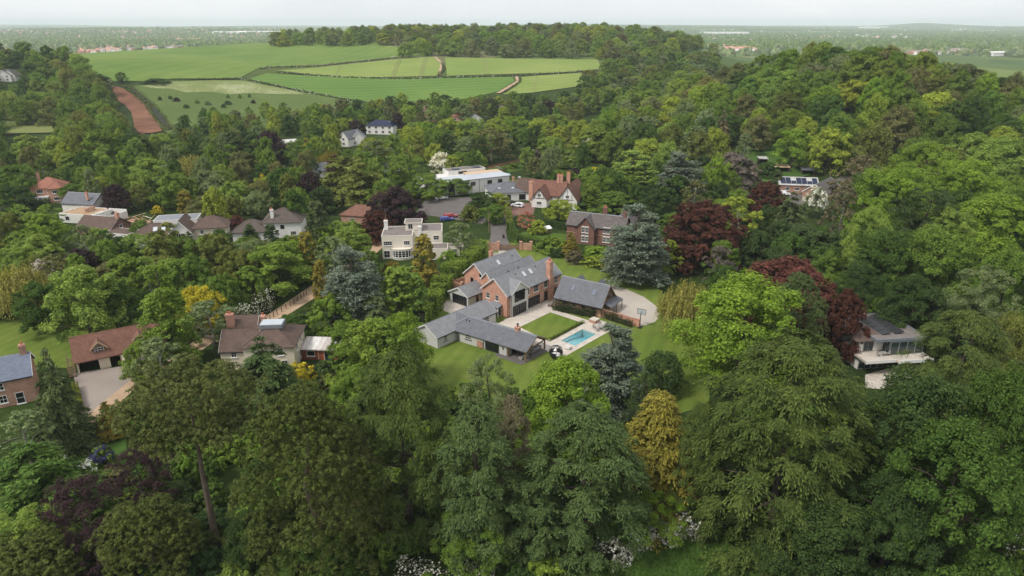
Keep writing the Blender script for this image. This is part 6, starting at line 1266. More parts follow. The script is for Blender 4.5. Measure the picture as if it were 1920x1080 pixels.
# gardens between the houses
gv = pix([(-40, 330), (300, 262), (560, 215), (760, 205), (1080, 200), (1110, 300), (1080, 345), (1000, 350), (760, 330), (700, 480), (420, 640), (-40, 600)])
NW.append(wood(gv, 7.6, (7.5, 14), (3.2, 5.4), mixg + ['lime', 'lime', 'fresh', 'bronze', 'dark', 'oak'], BK + ['birch', 'dense'], 'garden tree|near', 'garden trees in the village', 9, name='garden_tree', gap=.62, limit=300))
NW.append(wood([(8, 255), (30, 262), (95, 300), (120, 250), (90, 215), (70, 180), (48, 200), (35, 225)], 7.5, (6, 12), (3.4, 6), ['deep', 'mid', 'oak', 'dark'], BK + ['dense'], 'tree behind the Victorian house|1170,1320,270', 'trees behind the Victorian house', 10, name='orchard_tree', gap=.6))
NW.append(wood([(40, 178), (95, 180), (110, 120), (92, 92), (80, 118), (62, 128), (50, 150)], 8, (7, 13), (3.8, 6), ['deep', 'dark', 'mid', 'teal'], BK + ['dense'], 'tree in the thicket behind the glass villa|1480,1620,470', 'thicket behind the glass villa', 12, name='thicket_tree', gap=.6))
# undergrowth: low bushes beneath the foreground row
for i, P in enumerate([[(-75, 52), (-60, 92), (-45, 100), (-22, 104), (-18, 80), (-14, 60), (-20, 45), (-60, 42)], [(-14, 58), (-18, 100), (10, 104), (14, 80), (12, 66), (0, 58)], [(22, 66), (20, 92), (40, 95), (95, 100), (100, 55), (40, 52), (26, 58)]]):
    NW.append(wood(P, 3.4, (2.2, 4.5), (1.8, 2.8), ['deep', 'dark', 'mid', 'oak'], ['shrub', 'shrub2'], ['low bush under the pines|150,420,900', 'low bush under the cypress row|800,1000,850', 'low bush under the right foreground trees|1450,1700,900'][i], ['bushes under the pines', 'bushes under the cypress row', 'bushes under the right foreground trees'][i], 20 + i, name='woodland_bush', gap=.05, limit=150, cat='shrub', clear=(i != 9)))
NW.append(wood(gv, 4.6, (1.6, 3.6), (1.6, 2.8), mixg + ['deep', 'dark', 'lime'], ['shrub', 'shrub2'], 'garden shrub|near', 'garden shrubs in the village', 31, name='garden_bush', gap=.35, limit=290, cat='shrub'))
print('WOODS', NW)
# far bushes scattered on the meadow
for i, (u, v, w_, c) in enumerate([(300, 185, 7, 'deep'), (320, 183, 7, 'deep'), (332, 187, 12, 'purple'), (350, 200, 10, 'deep'), (370, 191, 8, 'mid'), (390, 194, 11, 'grey'), (428, 193, 14, 'deep'), (420, 199, 9, 'deep'), (428, 181, 6, 'mid'), (450, 181, 6, 'mid'), (468, 180, 5, 'deep'), (475, 191, 8, 'purple'), (382, 205, 9, 'grey'), (400, 205, 12, 'mid')]):
    x, y, z, d = hit(u, v + 4); put_tree('shrub', x, y, w_ / 2 * d / FPX * 1.1, 3.2, C[c], 'lone bush dotted over the sloping meadow below the fields', 'shrub', 'bushes on the sloping meadow', single=True, name='meadow_bush')
for u, v, w_, h, c, l in ((225, 135, 22, 8, 'mid', 'single tree at the field corner above the soil slope'), (290, 147, 50, 4, 'deep', 'long dark thicket at the meadow top'), (203, 150, 14, 6, 'white', 'white blossom bush at the top of the soil slope')):
    t_('shrub' if h < 7 else 'b0', u, v, w_, h, c, l, 'shrub' if h < 7 else 'tree')

# ------------------------------------------------------------------ hedges
EH = lambda L: [ES(*p) for p in L]
hedge('tall_hedge', pix([(905, 478), (880, 500), (852, 522), (828, 552), (806, 590), (785, 612)]), 3.4, 3.4, (.19, .265, .045), 'tall loose green hedge along the left side of the brick house', dens=34, leaf=.2, rag=.18)
hedge('clipped_hedge', pix([(958, 425), (962, 440), (975, 455), (1010, 462), (1060, 468)]), 1.6, 2.2, (.085, .14, .028), 'clipped dark hedge curving round the neighbouring garden behind the gates', dens=34, leaf=.15, rag=.04)
hedge('clipped_hedge', pix([(953, 402), (956, 430)]), 1.8, 2.4, (.20, .24, .04), 'yellow green hedge end beside the lane', dens=34, leaf=.15, rag=.06)
hedge('clipped_hedge', pix([(1022, 422), (1062, 432)]), 1.4, 2.2, (.055, .10, .022), 'dark clipped hedge against the Victorian house', dens=34, leaf=.15, rag=.04)
hedge('clipped_hedge', pix([(1070, 372), (1100, 375), (1160, 382)]), 4, 3.5, (.06, .11, .022), 'tall dark hedge right of the tiled roof house', dens=24, leaf=.2, rag=.06)
hedge('low_box_hedge', EH([(9.0, -14.0), (-3.4, -14.0)]), .5, .55, (.14, .19, .035), 'low box hedge edging the square lawn along the pool', dens=90, leaf=.09, rag=.1)
hedge('flower_border', EH([(10.6, -4.6), (12.9, -14.2)]), 1.3, 1.5, (.05, .065, .03), 'dark shrub border along the garage wall', dens=60, leaf=.13, rag=.25)
hedge('wall_climber', EH([(14.0, -15.6), (13.7, -23.2)]), .5, 1.5, (.075, .08, .035), 'rose climber spread along the low brick garden wall', dens=60, leaf=.12, rag=.3)
hedge('clipped_hedge', pix([(142, 728), (152, 768)]), .8, 1.3, (.17, .19, .03), 'narrow yellow green hedge along the courtyard edge', dens=50, leaf=.12, rag=.08)
hedge('clipped_hedge', pix([(690, 735), (665, 765), (630, 790)]), 2.2, 2, (.17, .23, .045), 'pale green hedge beside the tall drooping cypress', dens=34, leaf=.16, rag=.1)
hedge('blossom_hedge', pix([(505, 575), (470, 598), (438, 618)]), 2.6, 3.0, (.10, .13, .05), 'white blossoming hedge along the dirt track', dens=34, leaf=.16, rag=.25, flowers=.30)
hedge('roadside_hedge', pix([(606, 578), (566, 600), (530, 625)]), 2.4, 1.5, (.075, .115, .025), 'green hedge on the right of the dirt track', dens=30, leaf=.17, rag=.25)
hedge('roadside_hedge', pix([(575, 522), (530, 548)]), 3.2, 3.2, (.075, .115, .025), 'green hedge on the left of the dirt track', dens=30, leaf=.17, rag=.25)
hedge('maze_hedge', pix([(45, 342), (100, 335), (150, 330), (200, 326)]), 8, 2.6, (.16, .20, .04), 'long pale green hedge bank behind the red brick villa', dens=10, leaf=.3, rag=.12)
hedge('clipped_hedge', pix([(40, 392), (95, 388)]), 2.5, 2.6, (.06, .10, .02), 'dark hedge before the red brick villa', dens=16, leaf=.25, rag=.06)
hedge('hawthorn_blossom', pix([(1130, 1062), (1165, 1040), (1215, 1012), (1300, 996)]), 2.2, 2.0, (.09, .11, .05), 'white hawthorn blossom sprays along the bottom meadow edge', dens=40, leaf=.17, rag=.45, flowers=.85)
hedge('hawthorn_blossom', pix([(745, 1078), (800, 1085), (850, 1088), (925, 1075)]), 1.6, 1.2, (.09, .11, .05), 'white hawthorn blossom at the bottom edge under the cypresses', dens=34, leaf=.15, rag=.45, flowers=.5)
hedge('hawthorn_blossom', pix([(1880, 1040), (1935, 1060)]), 2.6, 2.4, (.09, .11, .05), 'white hawthorn blossom in the bottom right corner', dens=34, leaf=.15, rag=.4, flowers=.4)
FH = [([(487, 130), (507, 127), (600, 124), (700, 114), (745, 109)], 'flowery hedge between the upper crop field and middle field'), ([(520, 136), (583, 142), (667, 147), (767, 149), (840, 146), (960, 143), (1050, 138), (1123, 133)], 'dark hedge running across the middle of the fields'),
      ([(450, 149), (500, 158), (600, 179), (733, 201)], 'ragged hedge between the meadow and deep green crop'), ([(300, 152), (380, 150), (450, 149)], 'hedge along the top of the flower meadow'), ([(828, 120), (834, 130), (822, 143)], 'short hedge beside the field track'), ([(975, 146), (975, 155), (945, 176)], 'curved hedge beside the lower field track'), ([(243, 165), (284, 200), (318, 246)], 'dark hedge down the edge of the soil slope')]
for i, (P, l) in enumerate(FH): hedge('field_hedge', pix(P), 1.6 if i != 6 else 5, 1.1, (.12, .145, .055) if i not in (0,) else (.20, .21, .11), l, 'hedges between the fields', dens=3.0, leaf=.55, rag=.4, flowers=.1 if i in (0, 1, 2) else None)

plain('sea_green', srgb(120, 170, 155), .6, .1); plain('tail_red', (.3, .01, .01), .3, .1); plain('car_red', srgb(150, 40, 40), .25, .1, 1, 0, .5)

# ------------------------------------------------------------------ walls, gates, fences
gw = Bld('gate_wall', 'curved brick gateway with timber drive gates behind the brick house', 'gateway', -6.7, 185.3, 0, 0)
for x0_, x1_ in ((0, 2.6), (9.4, 12.0)): gw.box('wall', x0_, x1_, -.16, .16, -.2, 1.9, 'brick'); gw.box('coping', x0_ - .03, x1_ + .03, -.22, .22, 1.9, 2.0, 'brick_pale', gw.r)
for x in (0, 2.8, 9.2, 12.1): gw.boxes('pier', [(x - .35, x + .35, -.35, .35, -.2, 2.35), (x - .42, x + .42, -.42, .42, 2.35, 2.5)], 'brick')
for k in range(2):
    for i in range(14): gw.box('board', 3.17 + k * 2.92 + i * .205, 3.17 + k * 2.92 + i * .205 + .19, -.03, .03, .1, 1.75 - .3 * math.sin((i + .5) / 14 * math.pi), 'timber')
    for z_ in (.4, 1.3): gw.box('rail', 3.16 + k * 2.92, 6.04 + k * 2.92, .035, .09, z_, z_ + .12, 'timber')
wl = Bld('garden_wall', 'low orange brick garden wall between the garage and basketball hoop', 'wall', *ES(14.6, -15.2), 49 - 90 + 2, 0)
wl.box('wall', 0, 8.8, -.15, .15, -.2, 1.6, 'brick'); wl.box('coping', -.05, 8.85, -.2, .2, 1.6, 1.7, 'brick_pale')
for x in (0, 4.4, 8.8): wl.box('pier', x - .25, x + .25, -.26, .26, -.2, 1.85, 'brick')
lw_ = Bld('yard_wall', 'low brick yard wall with piers left of the brick house', 'wall', *ES(5.0, 19.0), 49, 0)
lw_.boxes('wall', [(0, 6, 0, .3, -.2, 1.7), (0, .3, .3, 3.2, -.2, 1.7), (0, 6, 3.2, 3.5, -.2, 1.7)], 'brick')
for x, y in ((0.15, .15), (.15, 3.35), (6, .15)): lw_.box('pier', x - .35, x + .35, y - .35, y + .35, -.2, 2.3, 'brick')
bx_ = Bld('brick_planter', 'square brick plinth at the corner of the pool terrace', 'planter', *ES(9.9, -16.3), 49, 0)
bx_.box('plinth', 0, 1.7, 0, 1.6, 0, .7, 'brick_pale'); bx_.box('coping', -.06, 1.76, -.06, 1.66, .7, .8, 'paving')
# post and rail fence along the track
ft = pix([(478, 622), (500, 605), (520, 590), (545, 575), (565, 560), (580, 550)])
fn = Bld('track_fence', 'thin dark post and wire fence along the dirt track', 'fence', *ft[0], 0, 0)
P = [Vector((a - ft[0][0], b_ - ft[0][1], 0)) for a, b_ in ft]
for i in range(len(P) - 1):
    for k in range(3):
        p = P[i].lerp(P[i + 1], k / 3); fn.box('post', p.x - .06, p.x + .06, p.y - .06, p.y + .06, -.2, 1.25, 'timber_dark')
for z_ in (.4, .8, 1.15):
    V = []; F = []; add_tube(V, F, [(p.x, p.y, z_) for p in P], [.025] * len(P), 4); fn.part('rail', V, F, 'timber_dark')

# ------------------------------------------------------------------ things on the terraces and lawns
hp_ = Bld('basketball_hoop', 'free standing basketball hoop at the edge of the gravel drive', 'hoop', *ES(14.7, -24.4), 60, 0)
V = []; F = []; add_tube(V, F, [(0, 0, 0), (0, 0, 3.2), (.5, 0, 3.5)], [.09, .08, .07], 8); hp_.part('post', V, F, 'metal_dark')
hp_.box('backboard', .5, .56, -.9, .9, 2.9, 4.0, 'zinc'); hp_.boxes('backboard_frame', [(.48, .58, -.96, -.9, 2.86, 4.04), (.48, .58, .9, .96, 2.86, 4.04), (.48, .58, -.9, .9, 4.0, 4.05), (.48, .58, -.9, .9, 2.85, 2.9), (.565, .58, -.3, .3, 3.1, 3.14), (.565, .58, -.3, .3, 3.5, 3.54)], 'metal_dark')
V = []; F = []; add_tube(V, F, [(.85 + .23 * math.cos(a), .23 * math.sin(a), 3.05) for a in np.linspace(0, 6.2832, 15)], [.02] * 15, 5); hp_.part('ring', V, F, 'terracotta')
hp_.box('base', -.5, .5, -.4, .4, 0, .18, 'metal_dark')
eg = Bld('globe_swing_seat', 'dark globe shaped garden pod with pale cushions at the lawn edge', 'pod seat', *hit(1042, 672)[:2], 20, 0)
for k in range(10):
    a = k * math.pi / 5; V = []; F = []; add_tube(V, F, [(1.35 * math.cos(q) * math.cos(a), 1.35 * math.cos(q) * math.sin(a), 1.4 + 1.35 * math.sin(q)) for q in np.linspace(-1.35, 1.5, 11)], [.05] * 11, 5); eg.part('rib', V, F, 'metal_dark')
V = []; F = []; n = 16
for q in np.linspace(-1.3, .15, 7): V += [(1.28 * math.cos(q) * math.cos(i * 2 * math.pi / n), 1.28 * math.cos(q) * math.sin(i * 2 * math.pi / n), 1.4 + 1.28 * math.sin(q)) for i in range(n)]
F = [(j * n + i, j * n + (i + 1) % n, (j + 1) * n + (i + 1) % n, (j + 1) * n + i) for j in range(6) for i in range(n) if not (j > 1 and i in (11, 12, 13))]
eg.part('shell', V, F, 'metal_dark')
V = []; F = []
for q0, q1 in ((.55, 1.5),):
    R0 = [(1.3 * math.cos(q0) * math.cos(i * 2 * math.pi / 10), 1.3 * math.cos(q0) * math.sin(i * 2 * math.pi / 10), 1.4 + 1.3 * math.sin(q0)) for i in range(10)]; V = R0 + [(0, 0, 2.72)]; F = [(i, (i + 1) % 10, 10) for i in (0, 3, 6)]
eg.part('roof_panel', V, F, 'cushion'); V = []; F = []; add_tube(V, F, [(0, 0, .75), (0, 0, .95)], [.9, .9], 14); eg.part('seat_cushion', V, F, 'cushion'); V = []; F = []; add_tube(V, F, [(0, 0, 0), (0, 0, .15)], [.7, .5], 14); eg.part('base', V, F, 'metal_dark')
def cube_chair(x, y, deg, label):
    b_ = Bld('lounge_chair', label, 'chair', x, y, deg, .06)
    b_.box('seat', -.4, .4, -.4, .4, .12, .42, 'cushion'); b_.box('backrest', -.4, .4, .4, .55, .12, .8, 'cushion'); b_.box('armrest', -.55, -.4, -.4, .55, .12, .6, 'cushion'); b_.box('armrest', .4, .55, -.4, .55, .12, .6, 'cushion')
    b_.boxes('base', [(-.5, .5, -.36, .5, 0, .12)], 'metal_dark')
cube_chair(*hit(1045, 653)[:2], 140, 'white cube armchair nearest the square lawn on the pool terrace'); cube_chair(*hit(1066, 654)[:2], 140, 'white cube armchair nearest the swimming pool corner')
tb = Bld('dining_table', 'round grey garden table on the pool terrace', 'table', *ES(8.6, -18.6), 30, .05)
V = []; F = []; add_tube(V, F, [(0, 0, .7), (0, 0, .76)], [.85, .85], 18); tb.part('tabletop', V, F, 'rattan'); V = []; F = []; add_tube(V, F, [(0, 0, 0), (0, 0, .05), (0, 0, .1), (0, 0, .7)], [.4, .4, .1, .1], 10); tb.part('pedestal', V, F, 'rattan')
for k in range(5):
    a = k * 2 * math.pi / 5 + .3; p = ES(8.6, -18.6); b_ = Bld('dining_chair', 'pale grey tub chair drawn up to the round garden table', 'chair', p[0] + 1.35 * math.cos(a), p[1] + 1.35 * math.sin(a), math.degrees(a) - 90, .05, 'chairs round the garden table')
    b_.box('seat', -.28, .28, -.26, .26, .38, .48, 'rattan'); b_.box('backrest', -.3, .3, .24, .32, .38, .85, 'rattan')
    for sx in (-.24, .24):
        for sy in (-.22, .24): b_.box('leg', sx - .03, sx + .03, sy - .03, sy + .03, 0, .38, 'rattan')
        b_.box('armrest', sx - .04, sx + .04, -.2, .24, .6, .66, 'rattan')
def sofa(a, b_, deg, w_, label):
    s = Bld('outdoor_sofa', label, 'sofa', *ES(a, b_), deg, .07); s.box('base', -w_ / 2, w_ / 2, -.4, .4, .05, .3, 'rattan'); s.box('backrest', -w_ / 2, w_ / 2, .3, .45, .3, .8, 'rattan')
    for k in range(int(w_ / .8)): s.box('seat_cushion', -w_ / 2 + .06 + k * .8, -w_ / 2 + .8 + k * .8, -.38, .28, .305, .45, 'metal_grey')
    for sx in (-w_ / 2 - .12, w_ / 2): s.box('armrest', sx, sx + .12, -.4, .45, .05, .6, 'rattan')
sofa(-8.3, -14.6, 49, 2.6, 'grey woven sofa at the back of the pavilion porch'); sofa(-12.4, -15.0, 49 + 180, 1.8, 'grey woven sofa at the front of the pavilion porch'); sofa(-10.6, -12.9, 139, 1.8, 'grey woven sofa against the pavilion porch wall')
ct = Bld('coffee_table', 'low grey table between the porch sofas', 'table', *ES(-10.5, -14.6), 49, .07); ct.box('tabletop', -.7, .7, -.45, .45, .38, .45, 'rattan')
for sx in (-.6, .6):
    for sy in (-.38, .38): ct.box('leg', sx - .05, sx + .05, sy - .05, sy + .05, 0, .38, 'rattan')
ss = Bld('garden_swing', 'white canopied garden seat on the neighbouring lawn', 'swing seat', *hit(1026, 438)[:2], 30, 0)
ss.part('canopy', [(-1.3, -.8, 1.7), (1.3, -.8, 1.7), (1.3, .8, 2.3), (-1.3, .8, 2.3), (-1.3, -.8, 1.62), (1.3, -.8, 1.62), (1.3, .8, 2.22), (-1.3, .8, 2.22)], [(0, 1, 2, 3), (7, 6, 5, 4), (0, 4, 5, 1), (1, 5, 6, 2), (2, 6, 7, 3), (3, 7, 4, 0)], 'white_paint')
ss.box('seat', -1.1, 1.1, -.3, .4, .45, .55, 'timber'); ss.box('backrest', -1.1, 1.1, .4, .46, .55, 1.1, 'timber')
for sx in (-1.2, 1.2):
    for sy in (-.6, .6): ss.box('leg', sx - .05, sx + .05, sy - .05, sy + .05, 0, 1.7 if sy < 0 else 2.15, 'timber')
bn = Bld('wheelie_bin', 'black wheelie bin on the lane verge before the gates', 'bin', *hit(944, 446)[:2], 10, 0)
bn.part('body', [(-.25, -.3, .05), (.25, -.3, .05), (.25, .3, .05), (-.25, .3, .05), (-.3, -.38, 1.0), (.3, -.38, 1.0), (.3, .36, 1.0), (-.3, .36, 1.0)], [(3, 2, 1, 0), (0, 1, 5, 4), (1, 2, 6, 5), (2, 3, 7, 6), (3, 0, 4, 7), (4, 5, 6, 7)], 'metal_dark'); bn.box('lid', -.32, .32, -.42, .4, 1.0, 1.08, 'metal_dark')
for sx in (-.28, .22): V = []; F = []; add_tube(V, F, [(sx, .32, .12), (sx + .06, .32, .12)], [.12, .12], 10); bn.part('wheel', V, F, 'rubber')
tb2 = Bld('table_tennis_table', 'pale green table tennis table on the playing field lawn', 'table', *hit(949, 330)[:2], 15, 0)
tb2.box('tabletop', -1.6, 1.6, -.9, .9, .9, 1.0, 'sea_green'); tb2.box('net', -.02, .02, -.95, .95, 1.0, 1.18, 'white_paint')
for sx in (-1.3, 1.3):
    for sy in (-.7, .7): tb2.box('leg', sx - .05, sx + .05, sy - .05, sy + .05, 0, .9, 'metal_grey')

# ------------------------------------------------------------------ cars
def car(u, v, deg, mat, label, suv=True, xy=None):
    x, y = xy or hit(u, v)[:2]; b_ = Bld('parked_car', label, 'car', x, y, deg, hz(x, y) + .05); w2 = .92; h1 = .95 if suv else .8; h2 = 1.62 if suv else 1.4
    prof = [(-2.2, .35), (2.2, .35), (2.3, .6), (2.22, .78), (1.2, h1), (.55, h2 - .06), (.2, h2), (-1.5, h2), (-1.85, h2 - .08), (-2.2, h1 + .05), (-2.3, .65)]
    V = []; F = []; k = len(prof)
    for s_ in (-1, 1):
        for px, pz in prof: V.append((px, s_ * (w2 if pz <= h1 + .06 else w2 - .22), pz))
    F = [tuple(range(k)), tuple(range(2 * k - 1, k - 1, -1))] + [(i, k + i, k + (i + 1) % k, (i + 1) % k) for i in range(k)]
    b_.part('body', V, F, mat)
    for s_ in (-1, 1):
        y0_ = s_ * (w2 - .1); V = [(.95, s_ * (w2 - .04), h1 + .02), (.5, s_ * (w2 - .19), h2 - .16), (-1.5, s_ * (w2 - .19), h2 - .14), (-1.9, s_ * (w2 - .04), h1 + .04)]
        b_.part('side_window', [(a, b1 + s_ * .012, c_) for a, b1, c_ in V] + [(a, b1 - s_ * .02, c_) for a, b1, c_ in V], [(0, 1, 2, 3), (7, 6, 5, 4), (0, 4, 5, 1), (1, 5, 6, 2), (2, 6, 7, 3), (3, 7, 4, 0)], 'glass')
        for xx in (-1.35, 1.4):
            V = []; F = []; add_tube(V, F, [(xx, s_ * (w2 - .2), .34), (xx, s_ * (w2 + .02), .34)], [.34, .34], 14); wh = b_.part('wheel', V, F, 'rubber')
            V = []; F = []; add_tube(V, F, [(xx, s_ * (w2 + .005), .34), (xx, s_ * (w2 + .03), .34)], [.2, .2], 10); b_.part('hub', V, F, 'metal_grey', wh)
        b_.box('headlight', 2.2, 2.31, s_ * .75 - .14, s_ * .75 + .14, .62, .76, 'zinc'); b_.box('tail_light', -2.33, -2.24, s_ * .75 - .1, s_ * .75 + .1, .7, .92, 'tail_red')
    V = [(1.17, -w2 + .12, h1 + .03), (1.17, w2 - .12, h1 + .03), (.56, w2 - .28, h2 - .08), (.56, -w2 + .28, h2 - .08)]
    b_.part('windscreen', [(a + .03, b1, c_ + .02) for a, b1, c_ in V], [(0, 1, 2, 3)], 'glass')
car(970, 388, 155, 'car_white', 'white four wheel drive parked before the tiled roof house'); car(958, 384, 60, 'car_dark', 'black car behind the white four wheel drive')
car(838, 414, 20, 'car_blue', 'dark blue car parked on the lane by the feathery pear tree', False); car(845, 408, 20, 'car_red', 'red and white car behind the dark blue car', False)
car(828, 374, 30, 'car_white', 'white car tucked beside the modern white house', False); car(1470, 366, -20, 'car_white', 'white car parked before the solar roofed workshop')
# terrace set on the glass villa balcony
def villa(x, y): a = math.radians(8); return 64.6 + x * math.cos(a) - y * math.sin(a), 110.6 + x * math.sin(a) + y * math.cos(a)
bt = Bld('balcony_table', 'small grey table on the balcony of the glass villa', 'table', *villa(3.7, 1.3), 8, 3.2); bt.box('tabletop', -.5, .5, -.35, .35, .68, .74, 'rattan'); bt.boxes('leg', [(-.06, .06, -.06, .06, 0, .68)], 'metal_grey')
for k, dx in enumerate((-1.0, 1.0)):
    b_ = Bld('balcony_chair', ['grey chair left of the balcony table on the glass villa', 'grey chair right of the balcony table on the glass villa'][k], 'chair', *villa(3.7 + dx, 1.3), 8 + (90 if dx < 0 else -90), 3.2)
    b_.box('seat', -.25, .25, -.25, .25, .42, .47, 'rattan'); b_.box('backrest', -.25, .25, .22, .27, .47, .95, 'rattan')
    for sx in (-.22, .22):
        for sy in (-.22, .22): b_.box('leg', sx - .02, sx + .02, sy - .02, sy + .02, 0, .42, 'metal_grey')
# poles
for u, v, h, l in ((917, 437, 7, 'timber telegraph pole beside the village lane'), (1553, 350, 7, 'timber pole in the workshop yard'), (314, 202, 9, 'dead bare pole on the sloping meadow'), (968, 182, 9, 'street lamp pole at the field foot'), (766, 202, 9, 'street lamp pole above the village houses'), (3, 405, 11, 'grey pole at the left edge of the village')):
    x, y, z, _ = hit(u, v); b_ = Bld('utility_pole', l, 'pole', x, y, 30, z); V = []; F = []; add_tube(V, F, [(0, 0, -.3), (0, 0, h)], [.14, .1], 7); b_.part('post', V, F, 'timber'); b_.box('cross_arm', -.6, .6, -.06, .06, h - .6, h - .48, 'timber')
# blossoms and flowers on the shrubs that carry them
for lab, col, key in (('dusky blue flowering shrub near purple plum tree', (.06, .065, .14), 'shrub'), ('white flowering shrub beside the blue shrub', (.75, .74, .70), 'shrub'), ('little white flowered bush left of the white flowering shrub', (.75, .74, .70), 'shrub2'),
                      ('white blossoming tree beside the solar roofed workshop', (.68, .67, .60), 'birch'), ('pale lilac blossom tree left of the purple tree', (.45, .40, .36), 'birch'), ('white blossom tree at the foot of the wood', (.72, .70, .66), 'birch'), ('white blossom tree beside the modern white house', (.72, .70, .60), 'birch'), ('bright yellow broom bush right of the purple tree', (.55, .42, .02), 'shrub')):
    for o in list(COL.objects):
        if o.get('label') == lab:
            s = SPEC[key]; b_ = link('blossoms', BLOSSOM, o); b_.scale = (s['R'] / 2, s['R'] / 2, s['H'] / 3.0); b_.color = (*col, 1)

# long grass at the foot of the foreground trees
rg = np.random.default_rng(9); n = 9000; gx_ = rg.uniform(2, 36, n); gy_ = rg.uniform(56, 70, n); gh = rg.uniform(.12, .3, n)
Vg, Qg = leaves(rg, np.stack([gx_, gy_, gh * .8], -1), np.array([0, -.6, .5]) + rg.normal(0, .5, (n, 3)), gh, .05, np.array([0, 0, 1.0]) + rg.normal(0, .45, (n, 3)))
og = link('grass', big_mesh('grass', Vg, Qg, 'leaf', dict(rnd=rg.uniform(0, 1, n), lob=rg.uniform(0, 1, n)))); og.color = (.07, .13, .022, 1); tag(og, 'long meadow grass at the bottom edge', kind='stuff')
# ------------------------------------------------------------------ far country
rf_ = np.random.default_rng(123)
def clumps(name, X, Y, Rr, col, label):
    """distant tree masses: rough low domes"""
    n = len(X); k = 7; R = rf_.uniform(*Rr, n); Z = HT(X, Y); V = []; Q = []
    ang = np.arange(k) * 2 * np.pi / k
    rings = [(1.0, 0.0), (1.05, .55), (.62, 1.15), (.12, 1.45)]
    P = np.zeros((n, len(rings), k, 3))
    for j, (rr, zz) in enumerate(rings):
        q = R[:, None] * rr * rf_.uniform(.75, 1.2, (n, k)); P[:, j, :, 0] = X[:, None] + np.cos(ang) * q; P[:, j, :, 1] = Y[:, None] + np.sin(ang) * q; P[:, j, :, 2] = Z[:, None] + R[:, None] * zz * rf_.uniform(.8, 1.2, (n, k)) - .5
    idx_ = np.arange(n * len(rings) * k).reshape(n, len(rings), k); nx_ = np.roll(idx_, -1, 2)
    Q = np.stack([idx_[:, :-1], nx_[:, :-1], nx_[:, 1:], idx_[:, 1:]], -1).reshape(-1, 4); m_ = len(Q)
    o = link(name, big_mesh(name, P.reshape(-1, 3), Q, 'leaf', dict(rnd=rf_.uniform(0, 1, m_), lob=np.repeat(rf_.uniform(0, 1, n), m_ // n)))); o.color = (*col, 1); tag(o, label, kind='stuff'); return o
def far_pts(u0, u1, v0, v1, n, ymin=1250, pw=1.0):
    X = []; Y = []
    for _ in range(n):
        u = rf_.uniform(u0, u1); v = v0 + (v1 - v0) * rf_.uniform(0, 1) ** pw; x, y, z, d = hit(u, v)
        if y > ymin and y < 13500: X.append(x); Y.append(y)
    return np.array(X), np.array(Y)
X, Y = far_pts(-30, 560, 52, 106, 1700); clumps('far_woodland', X, Y, (5, 12), C['grey'], 'hazy dark trees among the distant town on the left')  # paler grey green than the near trees: distance haze put into the leaf colour
X, Y = far_pts(1080, 1960, 52, 108, 420); clumps('far_woodland', X, Y, (5, 13), C['grey'], 'hazy trees scattered over the distant plain on the right')  # same paled leaf colour, carrying the distance haze
# hedgerow lines and small woods on the plain
X = []; Y = []
for k in range(150):
    u = rf_.uniform(1050, 1980) if k % 3 else rf_.uniform(-40, 560); v = 52 + 45 * rf_.uniform(0, 1) ** 1.3; x, y, z, d = hit(u, v)
    if y < 1300: continue
    a = rf_.choice([0, .1, -.1, .05, 1.4]) + rf_.normal(0, .1); L = rf_.uniform(200, 1100); m_ = int(L / 9)
    s = np.linspace(-.5, .5, m_) * L; X += list(x + np.cos(a) * s + rf_.normal(0, 3, m_)); Y += list(y + np.sin(a) * s + rf_.normal(0, 3, m_))
for k in range(44):
    u = rf_.uniform(1050, 1980) if k % 4 else rf_.uniform(-40, 560); v = 50 + 40 * rf_.uniform(0, 1); x, y, z, d = hit(u, v)
    if y < 1500: continue
    m_ = 160; X += list(x + rf_.normal(0, rf_.uniform(80, 260), m_)); Y += list(y + rf_.normal(0, rf_.uniform(30, 90), m_))
X, Y = np.array(X), np.array(Y); kk = (Y > 1300) & (Y < 13000); clumps('far_hedgerows', X[kk], Y[kk], (5, 10), C['mid'], 'dark hedgerows and copses far across the plain')
# houses of the distant towns
for nm, col in (('far_roof_red', srgb(198, 146, 128)), ('far_roof_grey', srgb(140, 128, 124)), ('far_wall', srgb(236, 230, 224)), ('far_brick', srgb(178, 132, 112)), ('far_white', srgb(236, 234, 232))): plain(nm, col, .8, .12, .05)  # town walls and roofs paled: distance haze is mixed into their colours
def house_data(w_, d_, h, r, rot, x, y, z):
    V = np.array([(-w_, -d_, -3), (w_, -d_, -3), (w_, d_, -3), (-w_, d_, -3), (-w_, -d_, h), (w_, -d_, h), (w_, d_, h), (-w_, d_, h), (-w_, 0, r), (w_, 0, r)], float)
    c_, s_ = math.cos(rot), math.sin(rot); W_ = V.copy(); W_[:, 0] = V[:, 0] * c_ - V[:, 1] * s_ + x; W_[:, 1] = V[:, 0] * s_ + V[:, 1] * c_ + y; W_[:, 2] += z
    return W_, [(0, 1, 5, 4), (2, 3, 7, 6), (1, 2, 6, 9, 5), (3, 0, 4, 8, 7), (4, 5, 9, 8), (6, 7, 8, 9)], [0, 0, 0, 0, 1, 1]
def town(name, X, Y, mats, label):
    V = []; F = []; M_ = []
    for x, y in zip(X, Y):
        wv = rf_.uniform(4, 8); a, f, m_ = house_data(wv, rf_.uniform(3.5, 4.5), rf_.uniform(3, 5.5), rf_.uniform(6.5, 8.5), rf_.normal(0, .5), x, y, hz(x, y)); k = len(V); V += [tuple(p) for p in a]; F += [tuple(i + k for i in q) for q in f]
        wi, ri = rf_.choice(2), 2 + rf_.choice(2); M_ += [wi if q == 0 else ri for q in m_]
    me = mesh_of(name, V, F, None, uv=False)
    for m_ in mats: me.materials.append(MATS[m_])
    me.polygons.foreach_set('material_index', M_); o = link(name, me); tag(o, label, kind='stuff'); return o
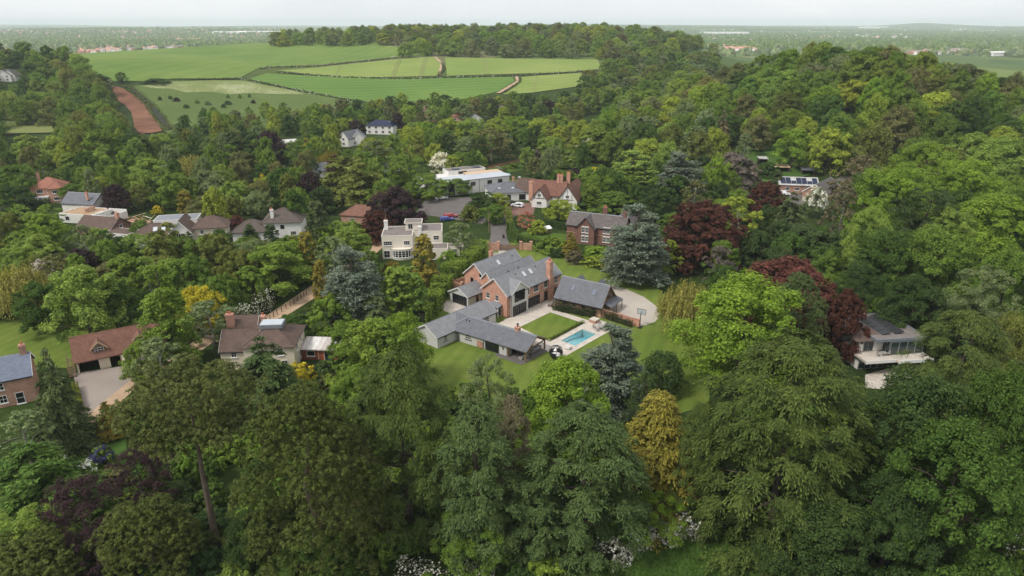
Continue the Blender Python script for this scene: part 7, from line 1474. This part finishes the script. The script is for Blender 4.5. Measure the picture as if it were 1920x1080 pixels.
X, Y = far_pts(-30, 540, 55, 98, 2600, 1700); town('far_town', X, Y, ['far_wall', 'far_brick', 'far_roof_red', 'far_roof_grey'], 'pale roofs of the distant town on the left')
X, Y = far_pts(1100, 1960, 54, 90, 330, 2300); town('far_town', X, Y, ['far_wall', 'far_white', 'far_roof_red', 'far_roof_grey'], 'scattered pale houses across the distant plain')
protos = []
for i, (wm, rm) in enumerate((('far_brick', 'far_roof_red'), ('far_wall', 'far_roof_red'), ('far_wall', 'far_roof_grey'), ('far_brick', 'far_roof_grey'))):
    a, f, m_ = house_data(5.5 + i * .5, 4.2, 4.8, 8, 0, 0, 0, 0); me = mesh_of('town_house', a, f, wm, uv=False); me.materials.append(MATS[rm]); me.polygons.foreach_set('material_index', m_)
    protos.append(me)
def houses(pts, label, group, cols=(0, 1, 2, 3)):
    for x, y in pts:
        o = link('town_house', protos[int(rf_.choice(cols))], None, (x, y, hz(x, y)), rf_.normal(0, .5)); tag(o, label, 'house', group)
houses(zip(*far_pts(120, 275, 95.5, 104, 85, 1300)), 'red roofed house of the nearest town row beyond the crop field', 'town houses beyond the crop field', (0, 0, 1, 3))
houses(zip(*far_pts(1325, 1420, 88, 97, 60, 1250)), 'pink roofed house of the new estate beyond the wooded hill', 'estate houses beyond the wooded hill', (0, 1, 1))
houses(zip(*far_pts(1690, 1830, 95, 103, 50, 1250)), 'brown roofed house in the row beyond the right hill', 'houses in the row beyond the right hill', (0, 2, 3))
for i, (u, v, w_, d_, h, l) in enumerate(((1890, 105, 70, 30, 9, 'long white warehouse at the right edge beyond the hill'), (1370, 64, 260, 60, 14, 'white distant shed on the plain above the pink roofs'), (1330, 63, 120, 50, 12, 'small white shed left of the distant long shed'), (1640, 53, 300, 70, 16, 'pale industrial shed near the horizon on the right'), (430, 64, 200, 50, 14, 'pale industrial shed in the left distance'), (485, 63, 260, 50, 14, 'long pale shed near the hilltop wood'))):
    x, y, z, _ = hit(u, v); b_ = Bld('warehouse', l, 'warehouse', x, y, 5 - i * 2, z); b_.box('wall', -w_ / 2, w_ / 2, 0, d_, -3, h * .8, 'far_white'); V = []; F = []; add_prism(V, F, [(-1, h * .8), (d_ + 1, h * .8), (d_ / 2, h)], 'x', -w_ / 2 - 1, w_ / 2 + 1); b_.part('roof', V, F, 'far_white')

# ------------------------------------------------------------------ air
m = bpy.data.materials.new('haze'); m.use_nodes = True; MATS['haze'] = m; t = m.node_tree; t.nodes.clear()
o_ = N(t, 'ShaderNodeOutputMaterial'); pvn = N(t, 'ShaderNodeVolumePrincipled'); pvn.inputs['Color'].default_value = (.84, .93, 1.0, 1); pvn.inputs['Density'].default_value = 0.0001; pvn.inputs['Anisotropy'].default_value = 0.0
t.links.new(pvn.outputs[0], o_.inputs['Volume'])
V = []; F = []; add_box(V, F, -16100, 16100, -500, 14100, -12, 118); hzo = link('haze', mesh_of('haze', V, F, 'haze', uv=False)); tag(hzo, 'pale haze over the whole valley', kind='stuff')
